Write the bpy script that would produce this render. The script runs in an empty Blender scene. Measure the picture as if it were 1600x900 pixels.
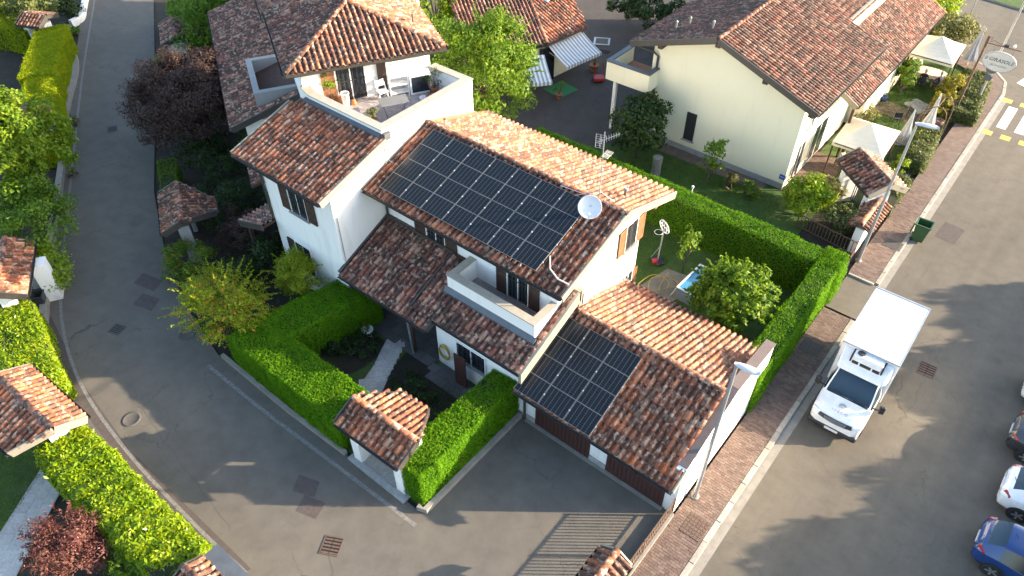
import bpy, bmesh, math, random
import numpy as np
from mathutils import Vector, Matrix, Quaternion

# ------------------------------------------------------------------ camera, sky, sun, exposure
scene = bpy.context.scene
col = scene.collection
R = math.radians
CAM = Vector((14.0, -16.0, 24.3))
def setup_camera():
    fwd = Vector((-0.45918714, 0.55888435, -0.69050377)).normalized()
    r = fwd.cross(Vector((0, 0, 1))).normalized()
    u = r.cross(fwd)
    roll = R(-0.253)
    r2 = r * math.cos(roll) + u * math.sin(roll)
    u2 = u * math.cos(roll) - r * math.sin(roll)
    m = Matrix((r2, u2, -fwd)).transposed().to_4x4()
    m.translation = CAM
    cam = bpy.data.cameras.new('camera')
    cam.sensor_width = 36.0
    cam.lens = 36.0 * 1147.7 / 1600.0
    cam.clip_start, cam.clip_end = 0.5, 2000.0
    o = bpy.data.objects.new('camera', cam)
    o.matrix_world = m
    col.objects.link(o)
    scene.camera = o
setup_camera()
SUN_EL, SUN_AZ = R(17.0), R(38.3)          # azimuth measured from +x towards +y
w = bpy.data.worlds.new('World'); scene.world = w; w.use_nodes = True
nt = w.node_tree
sky = nt.nodes.new('ShaderNodeTexSky'); sky.sky_type = 'NISHITA'; sky.sun_disc = False
sky.sun_elevation = SUN_EL; sky.sun_rotation = R(90) - SUN_AZ
sky.air_density = 1.0; sky.dust_density = 1.6; sky.ozone_density = 1.0
nt.links.new(sky.outputs[0], nt.nodes['Background'].inputs[0])
nt.nodes['Background'].inputs[1].default_value = 0.15
sl = bpy.data.lights.new('sun', 'SUN'); sl.energy = 4.6; sl.angle = R(0.5); sl.color = (1.0, 0.82, 0.60)
so = bpy.data.objects.new('sun', sl); col.objects.link(so)
sd = Vector((math.cos(SUN_EL) * math.cos(SUN_AZ), math.cos(SUN_EL) * math.sin(SUN_AZ), math.sin(SUN_EL)))
so.rotation_mode = 'QUATERNION'; so.rotation_quaternion = sd.to_track_quat('Z', 'Y'); so.location = sd * 60
scene.view_settings.view_transform = 'Standard'; scene.view_settings.look = 'None'
scene.view_settings.exposure = 2.1; scene.view_settings.gamma = 1.0
scene.view_settings.use_curve_mapping = False
try:
    scene.cycles.use_denoising = True
    scene.cycles.max_bounces = 6; scene.cycles.transparent_max_bounces = 6
except Exception: pass

# ------------------------------------------------------------------ materials
def _mat(name):
    m = bpy.data.materials.new(name); m.use_nodes = True
    t = m.node_tree; p = t.nodes['Principled BSDF']
    return m, t, p
def nd(t, k, **kw):
    n = t.nodes.new(k)
    for a, b in kw.items(): setattr(n, a, b)
    return n
def ramp(t, stops, interp='LINEAR'):
    n = t.nodes.new('ShaderNodeValToRGB'); cr = n.color_ramp; cr.interpolation = interp
    while len(cr.elements) < len(stops): cr.elements.new(0.5)
    for e, (p, c) in zip(cr.elements, stops): e.position = p; e.color = (*c, 1)
    return n
def noise(t, scale, detail=4, rough=0.6, coord=None):
    n = nd(t, 'ShaderNodeTexNoise'); n.inputs['Scale'].default_value = scale
    n.inputs['Detail'].default_value = detail; n.inputs['Roughness'].default_value = rough
    if coord is not None: t.links.new(coord, n.inputs['Vector'])
    return n
def pos(t): return nd(t, 'ShaderNodeNewGeometry').outputs['Position']
def mixc(t, fac, a, b, mode='MIX'):
    n = nd(t, 'ShaderNodeMix', data_type='RGBA', blend_type=mode)
    for s, v in ((n.inputs[0], fac), (n.inputs[6], a), (n.inputs[7], b)):
        if isinstance(v, bpy.types.NodeSocket): t.links.new(v, s)
        elif isinstance(v, (int, float)): s.default_value = v
        else: s.default_value = (*v, 1)
    return n.outputs[2]
def math_(t, op, a, b=0.0, c=None):
    n = nd(t, 'ShaderNodeMath', operation=op)
    for s, v in zip(n.inputs, (a, b, c)):
        if v is None: continue
        if isinstance(v, bpy.types.NodeSocket): t.links.new(v, s)
        else: s.default_value = v
    return n.outputs[0]
def bump(t, p, h, strength=0.3, dist=0.02):
    b = nd(t, 'ShaderNodeBump'); b.inputs['Strength'].default_value = strength; b.inputs['Distance'].default_value = dist
    t.links.new(h, b.inputs['Height']); t.links.new(b.outputs[0], p.inputs['Normal'])
def sc(c, k): return tuple(min(1, x * k) for x in c)
def plain(name, c, rough=0.7, var=0.12, scale=3.0, metal=0.0, bmp=0.15, bscale=60, coat=0.0, spec=0.5):
    m, t, p = _mat(name); P_ = pos(t)
    n = noise(t, scale, 5, 0.65, P_); n2 = noise(t, bscale, 3, 0.6, P_)
    r = ramp(t, [(0.3, sc(c, 1 - var)), (0.7, sc(c, 1 + var))]); t.links.new(n.outputs[0], r.inputs[0])
    r2 = ramp(t, [(0.3, (0.88,) * 3), (0.7, (1.06,) * 3)]); t.links.new(n2.outputs[0], r2.inputs[0])
    t.links.new(mixc(t, 1.0, r.outputs[0], r2.outputs[0], 'MULTIPLY'), p.inputs['Base Color'])
    p.inputs['Roughness'].default_value = rough; p.inputs['Metallic'].default_value = metal
    p.inputs['Coat Weight'].default_value = coat; p.inputs['Specular IOR Level'].default_value = spec
    if bmp: bump(t, p, n2.outputs[0], bmp, 0.01)
    return m
def stucco(name, c, dirt=(0.42, 0.40, 0.36), amt=0.45):
    m, t, p = _mat(name); P_ = pos(t)
    mp = nd(t, 'ShaderNodeMapping'); mp.inputs['Scale'].default_value = (1.6, 1.6, 0.25); t.links.new(P_, mp.inputs[0])
    n = noise(t, 1.4, 6, 0.7, mp.outputs[0]); n2 = noise(t, 90, 2, 0.5, P_); n3 = noise(t, 0.6, 4, 0.6, P_)
    r = ramp(t, [(0.52, (0, 0, 0)), (0.8, (1, 1, 1))]); t.links.new(n.outputs[0], r.inputs[0])
    base = mixc(t, math_(t, 'MULTIPLY', n3.outputs[0], 0.25), c, sc(c, 0.86))
    sz = nd(t, 'ShaderNodeSeparateXYZ'); t.links.new(P_, sz.inputs[0]); foot = ramp(t, [(0.0, (1, 1, 1)), (1.0, (0, 0, 0))]); t.links.new(math_(t, 'MULTIPLY', sz.outputs[2], 1.6), foot.inputs[0])
    n6 = noise(t, 3.5, 5, 0.7, P_); rf = ramp(t, [(0.35, (0, 0, 0)), (0.65, (1, 1, 1))]); t.links.new(n6.outputs[0], rf.inputs[0])
    c_ = mixc(t, math_(t, 'MULTIPLY', r.outputs[0], amt), base, dirt)
    t.links.new(mixc(t, math_(t, 'MULTIPLY', math_(t, 'MULTIPLY', foot.outputs[0], rf.outputs[0]), 0.6), c_, sc(dirt, 0.75)), p.inputs['Base Color'])
    p.inputs['Roughness'].default_value = 0.9
    bump(t, p, n2.outputs[0], 0.25, 0.01)
    return m
def island_rand(t):
    g = nd(t, 'ShaderNodeNewGeometry'); oi = nd(t, 'ShaderNodeObjectInfo')
    s = math_(t, 'ADD', math_(t, 'MULTIPLY', g.outputs['Random Per Island'], 1.0), math_(t, 'MULTIPLY', oi.outputs['Random'], 7.31))
    return math_(t, 'FRACT', s)
def tile_mat(name, stops, lichen=0.55, dark=(0.040, 0.026, 0.020), pale=(0.48, 0.345, 0.26), cream=0.6):
    m, t, p = _mat(name); P_ = pos(t)
    rnd = island_rand(t)
    r = ramp(t, stops, 'LINEAR'); t.links.new(rnd, r.inputs[0])
    n = noise(t, 7.0, 6, 0.75, P_); n2 = noise(t, 1.1, 4, 0.7, P_); n3 = noise(t, 28, 4, 0.7, P_)
    # black lichen, patchy by tile, by blotch and by area
    k = math_(t, 'ADD', math_(t, 'MULTIPLY', n.outputs[0], 0.8), math_(t, 'MULTIPLY', n2.outputs[0], 0.45))
    k = math_(t, 'ADD', k, math_(t, 'MULTIPLY', math_(t, 'FRACT', math_(t, 'MULTIPLY', rnd, 13.7)), 0.22))
    rr = ramp(t, [(0.98 - lichen * 0.55, (0, 0, 0)), (1.12 - lichen * 0.45, (1, 1, 1))]); t.links.new(math_(t, 'MULTIPLY', k, 1.0), rr.inputs[0])
    c1 = mixc(t, math_(t, 'MULTIPLY', rr.outputs[0], 0.85), r.outputs[0], dark)
    n5 = noise(t, 5.5, 3, 0.55, P_)
    rp = ramp(t, [(0.53, (0, 0, 0)), (0.61, (1, 1, 1))]); t.links.new(math_(t, 'ADD', math_(t, 'MULTIPLY', n5.outputs[0], 0.86), math_(t, 'MULTIPLY', n3.outputs[0], 0.14)), rp.inputs[0])
    c2 = mixc(t, math_(t, 'MULTIPLY', rp.outputs[0], cream), c1, pale)
    t.links.new(c2, p.inputs['Base Color'])
    p.inputs['Roughness'].default_value = 0.8
    bump(t, p, n3.outputs[0], 0.35, 0.006)
    return m
def leaf_mat(name, stops, trans=0.35, rough=0.6, clump=1.2, spec=0.3, brown=False):
    m, t, p = _mat(name)
    rnd = island_rand(t); P_ = pos(t); n = noise(t, clump, 3, 0.6, P_)
    f = math_(t, 'ADD', math_(t, 'MULTIPLY', rnd, 0.6), math_(t, 'MULTIPLY', math_(t, 'SUBTRACT', n.outputs[0], 0.3), 1.0))
    r = ramp(t, stops); t.links.new(f, r.inputs[0])
    cout = r.outputs[0]
    if brown:                                       # dry brown patches in the clipped surface
        nb = noise(t, 1.7, 5, 0.7, P_); rb = ramp(t, [(0.60, (0, 0, 0)), (0.70, (1, 1, 1))]); t.links.new(nb.outputs[0], rb.inputs[0])
        cout = mixc(t, math_(t, 'MULTIPLY', rb.outputs[0], 0.55), cout, (0.15, 0.13, 0.03))
    t.links.new(cout, p.inputs['Base Color']); p.inputs['Roughness'].default_value = rough
    p.inputs['Specular IOR Level'].default_value = spec
    tr = nd(t, 'ShaderNodeBsdfTranslucent')
    br = mixc(t, 1.0, cout, (1.5, 1.45, 0.7), 'MULTIPLY'); t.links.new(br, tr.inputs[0])
    mx = nd(t, 'ShaderNodeMixShader'); mx.inputs[0].default_value = trans
    t.links.new(p.outputs[0], mx.inputs[1]); t.links.new(tr.outputs[0], mx.inputs[2])
    t.links.new(mx.outputs[0], t.nodes['Material Output'].inputs[0])
    return m
def asphalt(name, c, warm, tracks=False):
    m, t, p = _mat(name); P_ = pos(t)
    big = noise(t, 0.16, 5, 0.6, P_); mid = noise(t, 1.3, 6, 0.7, P_); fine = noise(t, 42, 3, 0.7, P_); sp = noise(t, 150, 1, 0.5, P_)
    r = ramp(t, [(0.3, c), (0.7, warm)]); t.links.new(big.outputs[0], r.inputs[0])
    r2 = ramp(t, [(0.25, (0.80,) * 3), (0.5, (0.98,) * 3), (0.75, (1.13,) * 3)]); t.links.new(mid.outputs[0], r2.inputs[0])
    r3 = ramp(t, [(0.2, (0.62,) * 3), (0.5, (1,) * 3), (0.8, (1.4,) * 3)]); t.links.new(fine.outputs[0], r3.inputs[0])
    r4 = ramp(t, [(0.66, (0, 0, 0)), (0.72, (1, 1, 1))]); t.links.new(sp.outputs[0], r4.inputs[0])
    a = mixc(t, 1.0, r.outputs[0], r2.outputs[0], 'MULTIPLY'); a = mixc(t, 0.8, a, r3.outputs[0], 'MULTIPLY')
    a = mixc(t, math_(t, 'MULTIPLY', r4.outputs[0], 0.35), a, (0.45, 0.43, 0.4))
    if tracks:
        mp = nd(t, 'ShaderNodeMapping'); mp.inputs['Scale'].default_value = (0.75, 0.035, 1); t.links.new(P_, mp.inputs[0]); tn = noise(t, 1.0, 4, 0.6, mp.outputs[0]); rt = ramp(t, [(0.35, (0.90, 0.90, 0.91)), (0.6, (1.06,) * 3)]); t.links.new(tn.outputs[0], rt.inputs[0]); a = mixc(t, 1.0, a, rt.outputs[0], 'MULTIPLY')
    vn = noise(t, 0.9, 4, 0.6, P_); vm = nd(t, 'ShaderNodeVectorMath', operation='MULTIPLY_ADD'); t.links.new(vn.outputs['Color'], vm.inputs[0]); vm.inputs[1].default_value = (1.6, 1.6, 0); t.links.new(P_, vm.inputs[2])
    vo = nd(t, 'ShaderNodeTexVoronoi', feature='DISTANCE_TO_EDGE'); vo.inputs['Scale'].default_value = 0.24; t.links.new(vm.outputs[0], vo.inputs['Vector'])
    ms = ramp(t, [(0.46, (0, 0, 0)), (0.6, (1, 1, 1))]); t.links.new(big.outputs[0], ms.inputs[0])
    ck = math_(t, 'MULTIPLY', math_(t, 'LESS_THAN', vo.outputs['Distance'], 0.0035), ms.outputs[0]); a = mixc(t, math_(t, 'MULTIPLY', ck, 0.55), a, sc(c, 0.4))
    # oil and damp stains
    st = noise(t, 0.55, 3, 0.5, P_); rs = ramp(t, [(0.66, (1, 1, 1)), (0.8, (0.78, 0.78, 0.79))]); t.links.new(st.outputs[0], rs.inputs[0])
    t.links.new(mixc(t, 1.0, a, rs.outputs[0], 'MULTIPLY'), p.inputs['Base Color'])
    p.inputs['Roughness'].default_value = 0.93; p.inputs['Specular IOR Level'].default_value = 0.3
    bump(t, p, fine.outputs[0], 0.5, 0.012)
    return m
def grass_mat(name, a, b, c=(0.10, 0.085, 0.05)):
    m, t, p = _mat(name); P_ = pos(t)
    n = noise(t, 1.6, 5, 0.7, P_); n2 = noise(t, 30, 4, 0.7, P_); n3 = noise(t, 0.7, 4, 0.6, P_)
    r = ramp(t, [(0.3, a), (0.7, b)]); t.links.new(n.outputs[0], r.inputs[0])
    r2 = ramp(t, [(0.25, (0.5,) * 3), (0.75, (1.35,) * 3)]); t.links.new(n2.outputs[0], r2.inputs[0])
    k = mixc(t, 1.0, r.outputs[0], r2.outputs[0], 'MULTIPLY')
    r3 = ramp(t, [(0.6, (0, 0, 0)), (0.75, (1, 1, 1))]); t.links.new(n3.outputs[0], r3.inputs[0])
    t.links.new(mixc(t, math_(t, 'MULTIPLY', r3.outputs[0], 0.6), k, c), p.inputs['Base Color'])
    p.inputs['Roughness'].default_value = 0.95; bump(t, p, n2.outputs[0], 0.8, 0.04)
    return m
def brick_tex(name, c1, c2, mortar, bw, bh, ms=0.012, rough=0.85, swap=False, offs=0.5):
    m, t, p = _mat(name); P_ = pos(t)
    mp = nd(t, 'ShaderNodeMapping'); t.links.new(P_, mp.inputs[0])
    if swap: mp.inputs['Rotation'].default_value = (0, 0, R(90))
    b = nd(t, 'ShaderNodeTexBrick'); t.links.new(mp.outputs[0], b.inputs['Vector'])
    b.inputs['Scale'].default_value = 1; b.inputs['Brick Width'].default_value = bw; b.inputs['Row Height'].default_value = bh
    b.inputs['Mortar Size'].default_value = ms; b.offset = offs
    b.inputs['Color1'].default_value = (*c1, 1); b.inputs['Color2'].default_value = (*c2, 1); b.inputs['Mortar'].default_value = (*mortar, 1)
    n = noise(t, 2.2, 5, 0.7, P_); r = ramp(t, [(0.3, (0.78,) * 3), (0.7, (1.15,) * 3)]); t.links.new(n.outputs[0], r.inputs[0])
    t.links.new(mixc(t, 1.0, b.outputs[0], r.outputs[0], 'MULTIPLY'), p.inputs['Base Color'])
    p.inputs['Roughness'].default_value = rough
    bump(t, p, math_(t, 'SUBTRACT', 1.0, b.outputs['Fac']), 0.5, 0.01)
    return m
def island_mat(name, stops, rough=0.85, nscale=12, nvar=0.2):
    m, t, p = _mat(name); P_ = pos(t)
    r = ramp(t, stops); t.links.new(island_rand(t), r.inputs[0])
    n = noise(t, nscale, 5, 0.7, P_); r2 = ramp(t, [(0.3, (1 - nvar,) * 3), (0.7, (1 + nvar,) * 3)]); t.links.new(n.outputs[0], r2.inputs[0])
    n4 = noise(t, 0.8, 4, 0.7, P_); r4 = ramp(t, [(0.35, (0.8,) * 3), (0.65, (1.1,) * 3)]); t.links.new(n4.outputs[0], r4.inputs[0])
    k = mixc(t, 1.0, r.outputs[0], r2.outputs[0], 'MULTIPLY')
    t.links.new(mixc(t, 1.0, k, r4.outputs[0], 'MULTIPLY'), p.inputs['Base Color'])
    p.inputs['Roughness'].default_value = rough; bump(t, p, n.outputs[0], 0.3, 0.008)
    return m
def glossy(name, c, rough=0.08, coat=0.6, metal=0.0, spec=0.5):
    m, t, p = _mat(name); P_ = pos(t)
    n = noise(t, 4.0, 3, 0.5, P_); r = ramp(t, [(0.3, sc(c, 0.95)), (0.7, sc(c, 1.04))]); t.links.new(n.outputs[0], r.inputs[0])
    t.links.new(r.outputs[0], p.inputs['Base Color'])
    rr = ramp(t, [(0.3, (rough * 0.8,) * 3), (0.7, (rough * 1.5,) * 3)]); t.links.new(n.outputs[0], rr.inputs[0]); t.links.new(rr.outputs[0], p.inputs['Roughness'])
    p.inputs['Coat Weight'].default_value = coat; p.inputs['Coat Roughness'].default_value = 0.05
    p.inputs['Metallic'].default_value = metal; p.inputs['Specular IOR Level'].default_value = spec
    return m
def solar_mat():
    m, t, p = _mat('solar_cells')
    tc = nd(t, 'ShaderNodeTexCoord'); sx = nd(t, 'ShaderNodeSeparateXYZ'); t.links.new(tc.outputs['Object'], sx.inputs[0])
    def line(s, period, wd, off=0.0):
        f = math_(t, 'FRACT', math_(t, 'ADD', math_(t, 'DIVIDE', s, period), off))
        return math_(t, 'LESS_THAN', f, wd)
    v = line(sx.outputs[0], 0.1815, 0.06, -0.12); h = line(sx.outputs[1], 0.0915, 0.09); fine = line(sx.outputs[0], 0.0182, 0.12)
    n = noise(t, 2.5, 3, 0.6, tc.outputs['Object'])
    cell = mixc(t, n.outputs[0], (0.006, 0.009, 0.013), (0.011, 0.015, 0.021))
    c = mixc(t, math_(t, 'MULTIPLY', fine, 0.10), cell, (0.10, 0.11, 0.12))
    c = mixc(t, math_(t, 'MULTIPLY', h, 0.22), c, (0.10, 0.11, 0.12))
    c = mixc(t, math_(t, 'MULTIPLY', v, 0.75), c, (0.15, 0.155, 0.15))
    t.links.new(c, p.inputs['Base Color']); p.inputs['Roughness'].default_value = 0.22
    p.inputs['Specular IOR Level'].default_value = 0.22
    return m
def stripe_mat(name, a, b, period, axis=0):
    m, t, p = _mat(name)
    tc = nd(t, 'ShaderNodeTexCoord'); sx = nd(t, 'ShaderNodeSeparateXYZ'); t.links.new(tc.outputs['Object'], sx.inputs[0])
    f = math_(t, 'FRACT', math_(t, 'DIVIDE', sx.outputs[axis], period))
    k = math_(t, 'GREATER_THAN', f, 0.55); k2 = math_(t, 'LESS_THAN', math_(t, 'ABSOLUTE', math_(t, 'SUBTRACT', f, 0.77)), 0.05)
    c = mixc(t, k, a, b); c = mixc(t, math_(t, 'MULTIPLY', k2, 0.5), c, a)
    n = noise(t, 3, 4, 0.6, tc.outputs['Object']); r = ramp(t, [(0.3, (0.88,) * 3), (0.7, (1.05,) * 3)]); t.links.new(n.outputs[0], r.inputs[0])
    t.links.new(mixc(t, 1.0, c, r.outputs[0], 'MULTIPLY'), p.inputs['Base Color']); p.inputs['Roughness'].default_value = 0.85
    return m
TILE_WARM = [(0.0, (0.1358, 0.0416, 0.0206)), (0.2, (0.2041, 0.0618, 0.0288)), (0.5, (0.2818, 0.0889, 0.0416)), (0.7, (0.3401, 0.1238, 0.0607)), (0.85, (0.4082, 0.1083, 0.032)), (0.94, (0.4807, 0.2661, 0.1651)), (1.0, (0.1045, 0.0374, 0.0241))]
TILE_DARK = [(0.0, (0.0627, 0.0216, 0.0152)), (0.25, (0.1361, 0.0387, 0.0256)), (0.5, (0.2138, 0.0618, 0.0384)), (0.72, (0.2916, 0.1083, 0.0704)), (0.88, (0.4082, 0.2243, 0.1599)), (1.0, (0.2822, 0.0624, 0.0275))]  # darker tile tones, also used to put shade on slopes off the sun
M = dict(
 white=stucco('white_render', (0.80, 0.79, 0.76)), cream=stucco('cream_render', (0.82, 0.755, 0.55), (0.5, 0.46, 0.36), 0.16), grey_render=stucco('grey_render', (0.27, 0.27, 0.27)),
 concrete=plain('concrete', (0.24, 0.222, 0.19), 0.9, 0.18, 2.5), coping=plain('stone_coping', (0.34, 0.315, 0.265), 0.85, 0.12, 4), greystone=plain('grey_stone', (0.30, 0.30, 0.29), 0.85, 0.2, 5),
 coping_brown=plain('brown_coping', (0.13, 0.098, 0.088), 0.6, 0.12, 3), fascia=plain('verge_metal', (0.25, 0.225, 0.18), 0.55, 0.1, 3), flash=plain('lead_flashing', (0.11, 0.12, 0.13), 0.5, 0.15, 3, 0.4),
 gutter=plain('dark_gutter', (0.05, 0.045, 0.04), 0.45, 0.2, 4), darkwood=plain('dark_wood', (0.055, 0.03, 0.022), 0.6, 0.3, 6), brownwood=plain('brown_wood', (0.22, 0.10, 0.045), 0.6, 0.25, 6),
 door_red=plain('maroon_paint', (0.055, 0.022, 0.018), 0.55, 0.15, 6), frame=plain('white_frame', (0.75, 0.75, 0.73), 0.5, 0.05), glass=glossy('window_glass', (0.02, 0.025, 0.03), 0.06, 0.0, 0, 0.7),
 iron=plain('black_iron', (0.03, 0.03, 0.032), 0.5, 0.2, 6), galv=plain('galvanised_steel', (0.42, 0.44, 0.46), 0.42, 0.12, 3, 0.6), rust=plain('rusty_steel', (0.13, 0.075, 0.05), 0.75, 0.3, 6),
 tile=tile_mat('terracotta_tiles', TILE_WARM, 0.62), tile_mid=tile_mat('weathered_tiles', TILE_WARM, 0.78), tile_dark=tile_mat('shaded_dark_tiles', TILE_DARK, 0.72), tile_old=tile_mat('brown_tiles', [(a, sc(c, 0.72)) for a, c in TILE_DARK], 0.72, cream=0.32), under=plain('roof_underlay', (0.07, 0.035, 0.025), 0.9, 0.3, 6),
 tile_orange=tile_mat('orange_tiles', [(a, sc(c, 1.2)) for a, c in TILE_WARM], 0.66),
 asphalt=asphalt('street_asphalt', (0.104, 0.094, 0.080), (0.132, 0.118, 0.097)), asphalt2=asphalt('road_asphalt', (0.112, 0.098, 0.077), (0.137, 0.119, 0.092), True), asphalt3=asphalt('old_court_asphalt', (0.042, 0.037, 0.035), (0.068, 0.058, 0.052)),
 line=plain('worn_white_line', (0.165, 0.16, 0.15), 0.85, 0.42, 9), paint_w=plain('white_road_paint', (0.62, 0.62, 0.60), 0.8, 0.25, 4), paint_y=plain('yellow_road_paint', (0.62, 0.40, 0.08), 0.8, 0.2, 4),
 paver=island_mat('clay_paver', [(0, (0.115, 0.075, 0.058)), (0.35, (0.15, 0.10, 0.078)), (0.7, (0.18, 0.128, 0.10)), (1, (0.135, 0.085, 0.068))]), paver_far=brick_tex('clay_paving', (0.13, 0.088, 0.068), (0.17, 0.12, 0.094), (0.085, 0.062, 0.052), 0.21, 0.105, 0.008),
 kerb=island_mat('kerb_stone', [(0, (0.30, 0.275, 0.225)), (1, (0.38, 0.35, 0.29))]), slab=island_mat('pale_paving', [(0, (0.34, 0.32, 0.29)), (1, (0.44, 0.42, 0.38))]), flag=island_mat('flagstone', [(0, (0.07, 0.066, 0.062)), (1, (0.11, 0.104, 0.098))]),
 grass=grass_mat('lawn_soil', (0.028, 0.062, 0.008), (0.06, 0.115, 0.014)), soil=grass_mat('bare_soil', (0.016, 0.014, 0.009), (0.032, 0.025, 0.015)), gravel=grass_mat('garden_gravel', (0.16, 0.14, 0.11), (0.26, 0.23, 0.18)),
 blade=leaf_mat('grass_blades', [(0.1, (0.03, 0.07, 0.006)), (0.6, (0.075, 0.15, 0.010)), (0.95, (0.13, 0.19, 0.02))], 0.35),
 hedge=leaf_mat('conifer_hedge_leaves', [(0.1, (0.052, 0.15, 0.004)), (0.5, (0.092, 0.23, 0.005)), (0.85, (0.135, 0.275, 0.007)), (1.0, (0.20, 0.22, 0.02))], 0.32, 0.8, 1.2, 0.12, True), hedge_y=leaf_mat('yellow_hedge_leaves', [(0.15, (0.17, 0.24, 0.004)), (0.55, (0.25, 0.32, 0.006)), (0.9, (0.33, 0.33, 0.012))], 0.35, 0.8, 1.2, 0.12),
 laurel=leaf_mat('laurel_leaves', [(0.15, (0.10, 0.19, 0.005)), (0.5, (0.19, 0.29, 0.007)), (0.9, (0.31, 0.36, 0.014))], 0.38, 0.35),
 lime=leaf_mat('lime_leaves', [(0.15, (0.07, 0.145, 0.006)), (0.5, (0.135, 0.225, 0.009)), (0.9, (0.26, 0.30, 0.018))], 0.45), leaf_sunlit=leaf_mat('sunlit_yellow_green_leaves', [(0.1, (0.12, 0.19, 0.006)), (0.5, (0.22, 0.29, 0.01)), (0.9, (0.36, 0.37, 0.03))], 0.45), walnut=leaf_mat('walnut_leaves', [(0.15, (0.05, 0.115, 0.007)), (0.5, (0.10, 0.19, 0.009)), (0.9, (0.20, 0.27, 0.018))], 0.42), green=leaf_mat('mid_green_leaves', [(0.15, (0.045, 0.10, 0.006)), (0.5, (0.09, 0.175, 0.009)), (0.9, (0.155, 0.235, 0.015))], 0.42),  # the brightest yellow-green leaf colours stand in for sun on shaded bushes
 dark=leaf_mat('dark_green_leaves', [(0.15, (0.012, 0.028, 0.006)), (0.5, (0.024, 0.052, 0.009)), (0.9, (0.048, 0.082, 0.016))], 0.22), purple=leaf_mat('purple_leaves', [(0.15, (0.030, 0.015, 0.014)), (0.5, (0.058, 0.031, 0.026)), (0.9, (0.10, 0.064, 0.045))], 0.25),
 maple=leaf_mat('red_maple_leaves', [(0.15, (0.075, 0.022, 0.02)), (0.5, (0.14, 0.05, 0.042)), (0.9, (0.20, 0.10, 0.07))], 0.3), juniper=leaf_mat('juniper_leaves', [(0.15, (0.045, 0.065, 0.014)), (0.5, (0.085, 0.11, 0.025)), (0.9, (0.14, 0.15, 0.045))], 0.25),
 variegated=leaf_mat('variegated_leaves', [(0.15, (0.06, 0.08, 0.015)), (0.5, (0.13, 0.14, 0.035)), (0.9, (0.24, 0.22, 0.09))], 0.3), yellow=leaf_mat('golden_leaves', [(0.15, (0.12, 0.12, 0.008)), (0.6, (0.2, 0.19, 0.012)), (0.95, (0.26, 0.2, 0.02))], 0.35),
 flower=plain('orange_flowers', (0.55, 0.09, 0.02), 0.6, 0.25, 8, bmp=0), flower_p=plain('pink_flowers', (0.6, 0.25, 0.25), 0.6, 0.2, 8, bmp=0), bark=plain('bark', (0.075, 0.055, 0.04), 0.95, 0.35, 9, bmp=0.5, bscale=30), twig=plain('hedge_twigs', (0.012, 0.018, 0.005), 1.0, 0.3, 9, bmp=0),
 cells=solar_mat(), alu=plain('panel_frame_aluminium', (0.17, 0.175, 0.175), 0.55, 0.06, 3, 0.0, spec=0.3), clampw=plain('clamp_metal', (0.5, 0.5, 0.5), 0.35, 0.05, bmp=0),
 car_white=glossy('white_car_paint', (0.78, 0.78, 0.77), 0.22), car_blue=glossy('blue_car_paint', (0.010, 0.040, 0.15), 0.18), car_grey=glossy('dark_grey_car_paint', (0.03, 0.03, 0.033), 0.18), car_glass=glossy('car_glass', (0.012, 0.030, 0.048), 0.05, 0.0, 0, 0.6),
 box_white=plain('white_box_body', (0.80, 0.80, 0.79), 0.45, 0.04, 2), blackpl=plain('black_plastic', (0.022, 0.022, 0.024), 0.55, 0.2, 8), tyre=plain('tyre_rubber', (0.02, 0.02, 0.02), 0.85, 0.2, 10), rim=plain('alloy_rim', (0.45, 0.45, 0.46), 0.3, 0.06, 5, 0.7), lightred=glossy('red_lamp_lens', (0.35, 0.01, 0.012), 0.1), lightw=glossy('clear_lamp_lens', (0.6, 0.62, 0.64), 0.08), plate=plain('number_plate', (0.7, 0.7, 0.68), 0.5, 0.05), badge=plain('badge_grey', (0.30, 0.30, 0.31), 0.35, 0.1, bmp=0),
 canvas=plain('cream_canvas', (0.70, 0.66, 0.54), 0.85, 0.06, 2, bmp=0.1), canvas_grey=plain('grey_canvas', (0.42, 0.41, 0.42), 0.85, 0.1, 3), canvas_w=plain('white_canvas', (0.72, 0.69, 0.63), 0.85, 0.08, 3), awning=stripe_mat('striped_awning', (0.68, 0.68, 0.66), (0.17, 0.20, 0.23), 0.26), carpet=plain('green_carpet', (0.03, 0.17, 0.06), 0.95, 0.15, 5),
 pool=glossy('pool_water', (0.07, 0.24, 0.40), 0.06, 0.0), pool_side=plain('pool_liner', (0.20, 0.24, 0.30), 0.6, 0.1), poolw=plain('pool_frame', (0.62, 0.64, 0.65), 0.5, 0.05), bin_green=plain('green_plastic', (0.03, 0.085, 0.03), 0.5, 0.15, 6), bin_grey=plain('grey_plastic', (0.03, 0.034, 0.036), 0.5, 0.15, 6),
 red=plain('red_paint', (0.35, 0.02, 0.02), 0.5, 0.1), terracotta=plain('terracotta_pot', (0.30, 0.13, 0.07), 0.85, 0.15, 8), whitepl=plain('white_plastic', (0.76, 0.76, 0.74), 0.45, 0.05, bmp=0.05), table_grey=plain('grey_table_top', (0.17, 0.17, 0.165), 0.5, 0.1), tile_floor=brick_tex('mottled_terrace_tiles', (0.26, 0.24, 0.26), (0.40, 0.35, 0.33), (0.2, 0.19, 0.18), 0.30, 0.15, 0.012), wood_floor=brick_tex('plank_tiles', (0.25, 0.24, 0.23), (0.31, 0.30, 0.28), (0.13, 0.12, 0.11), 0.9, 0.15, 0.008),
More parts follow.
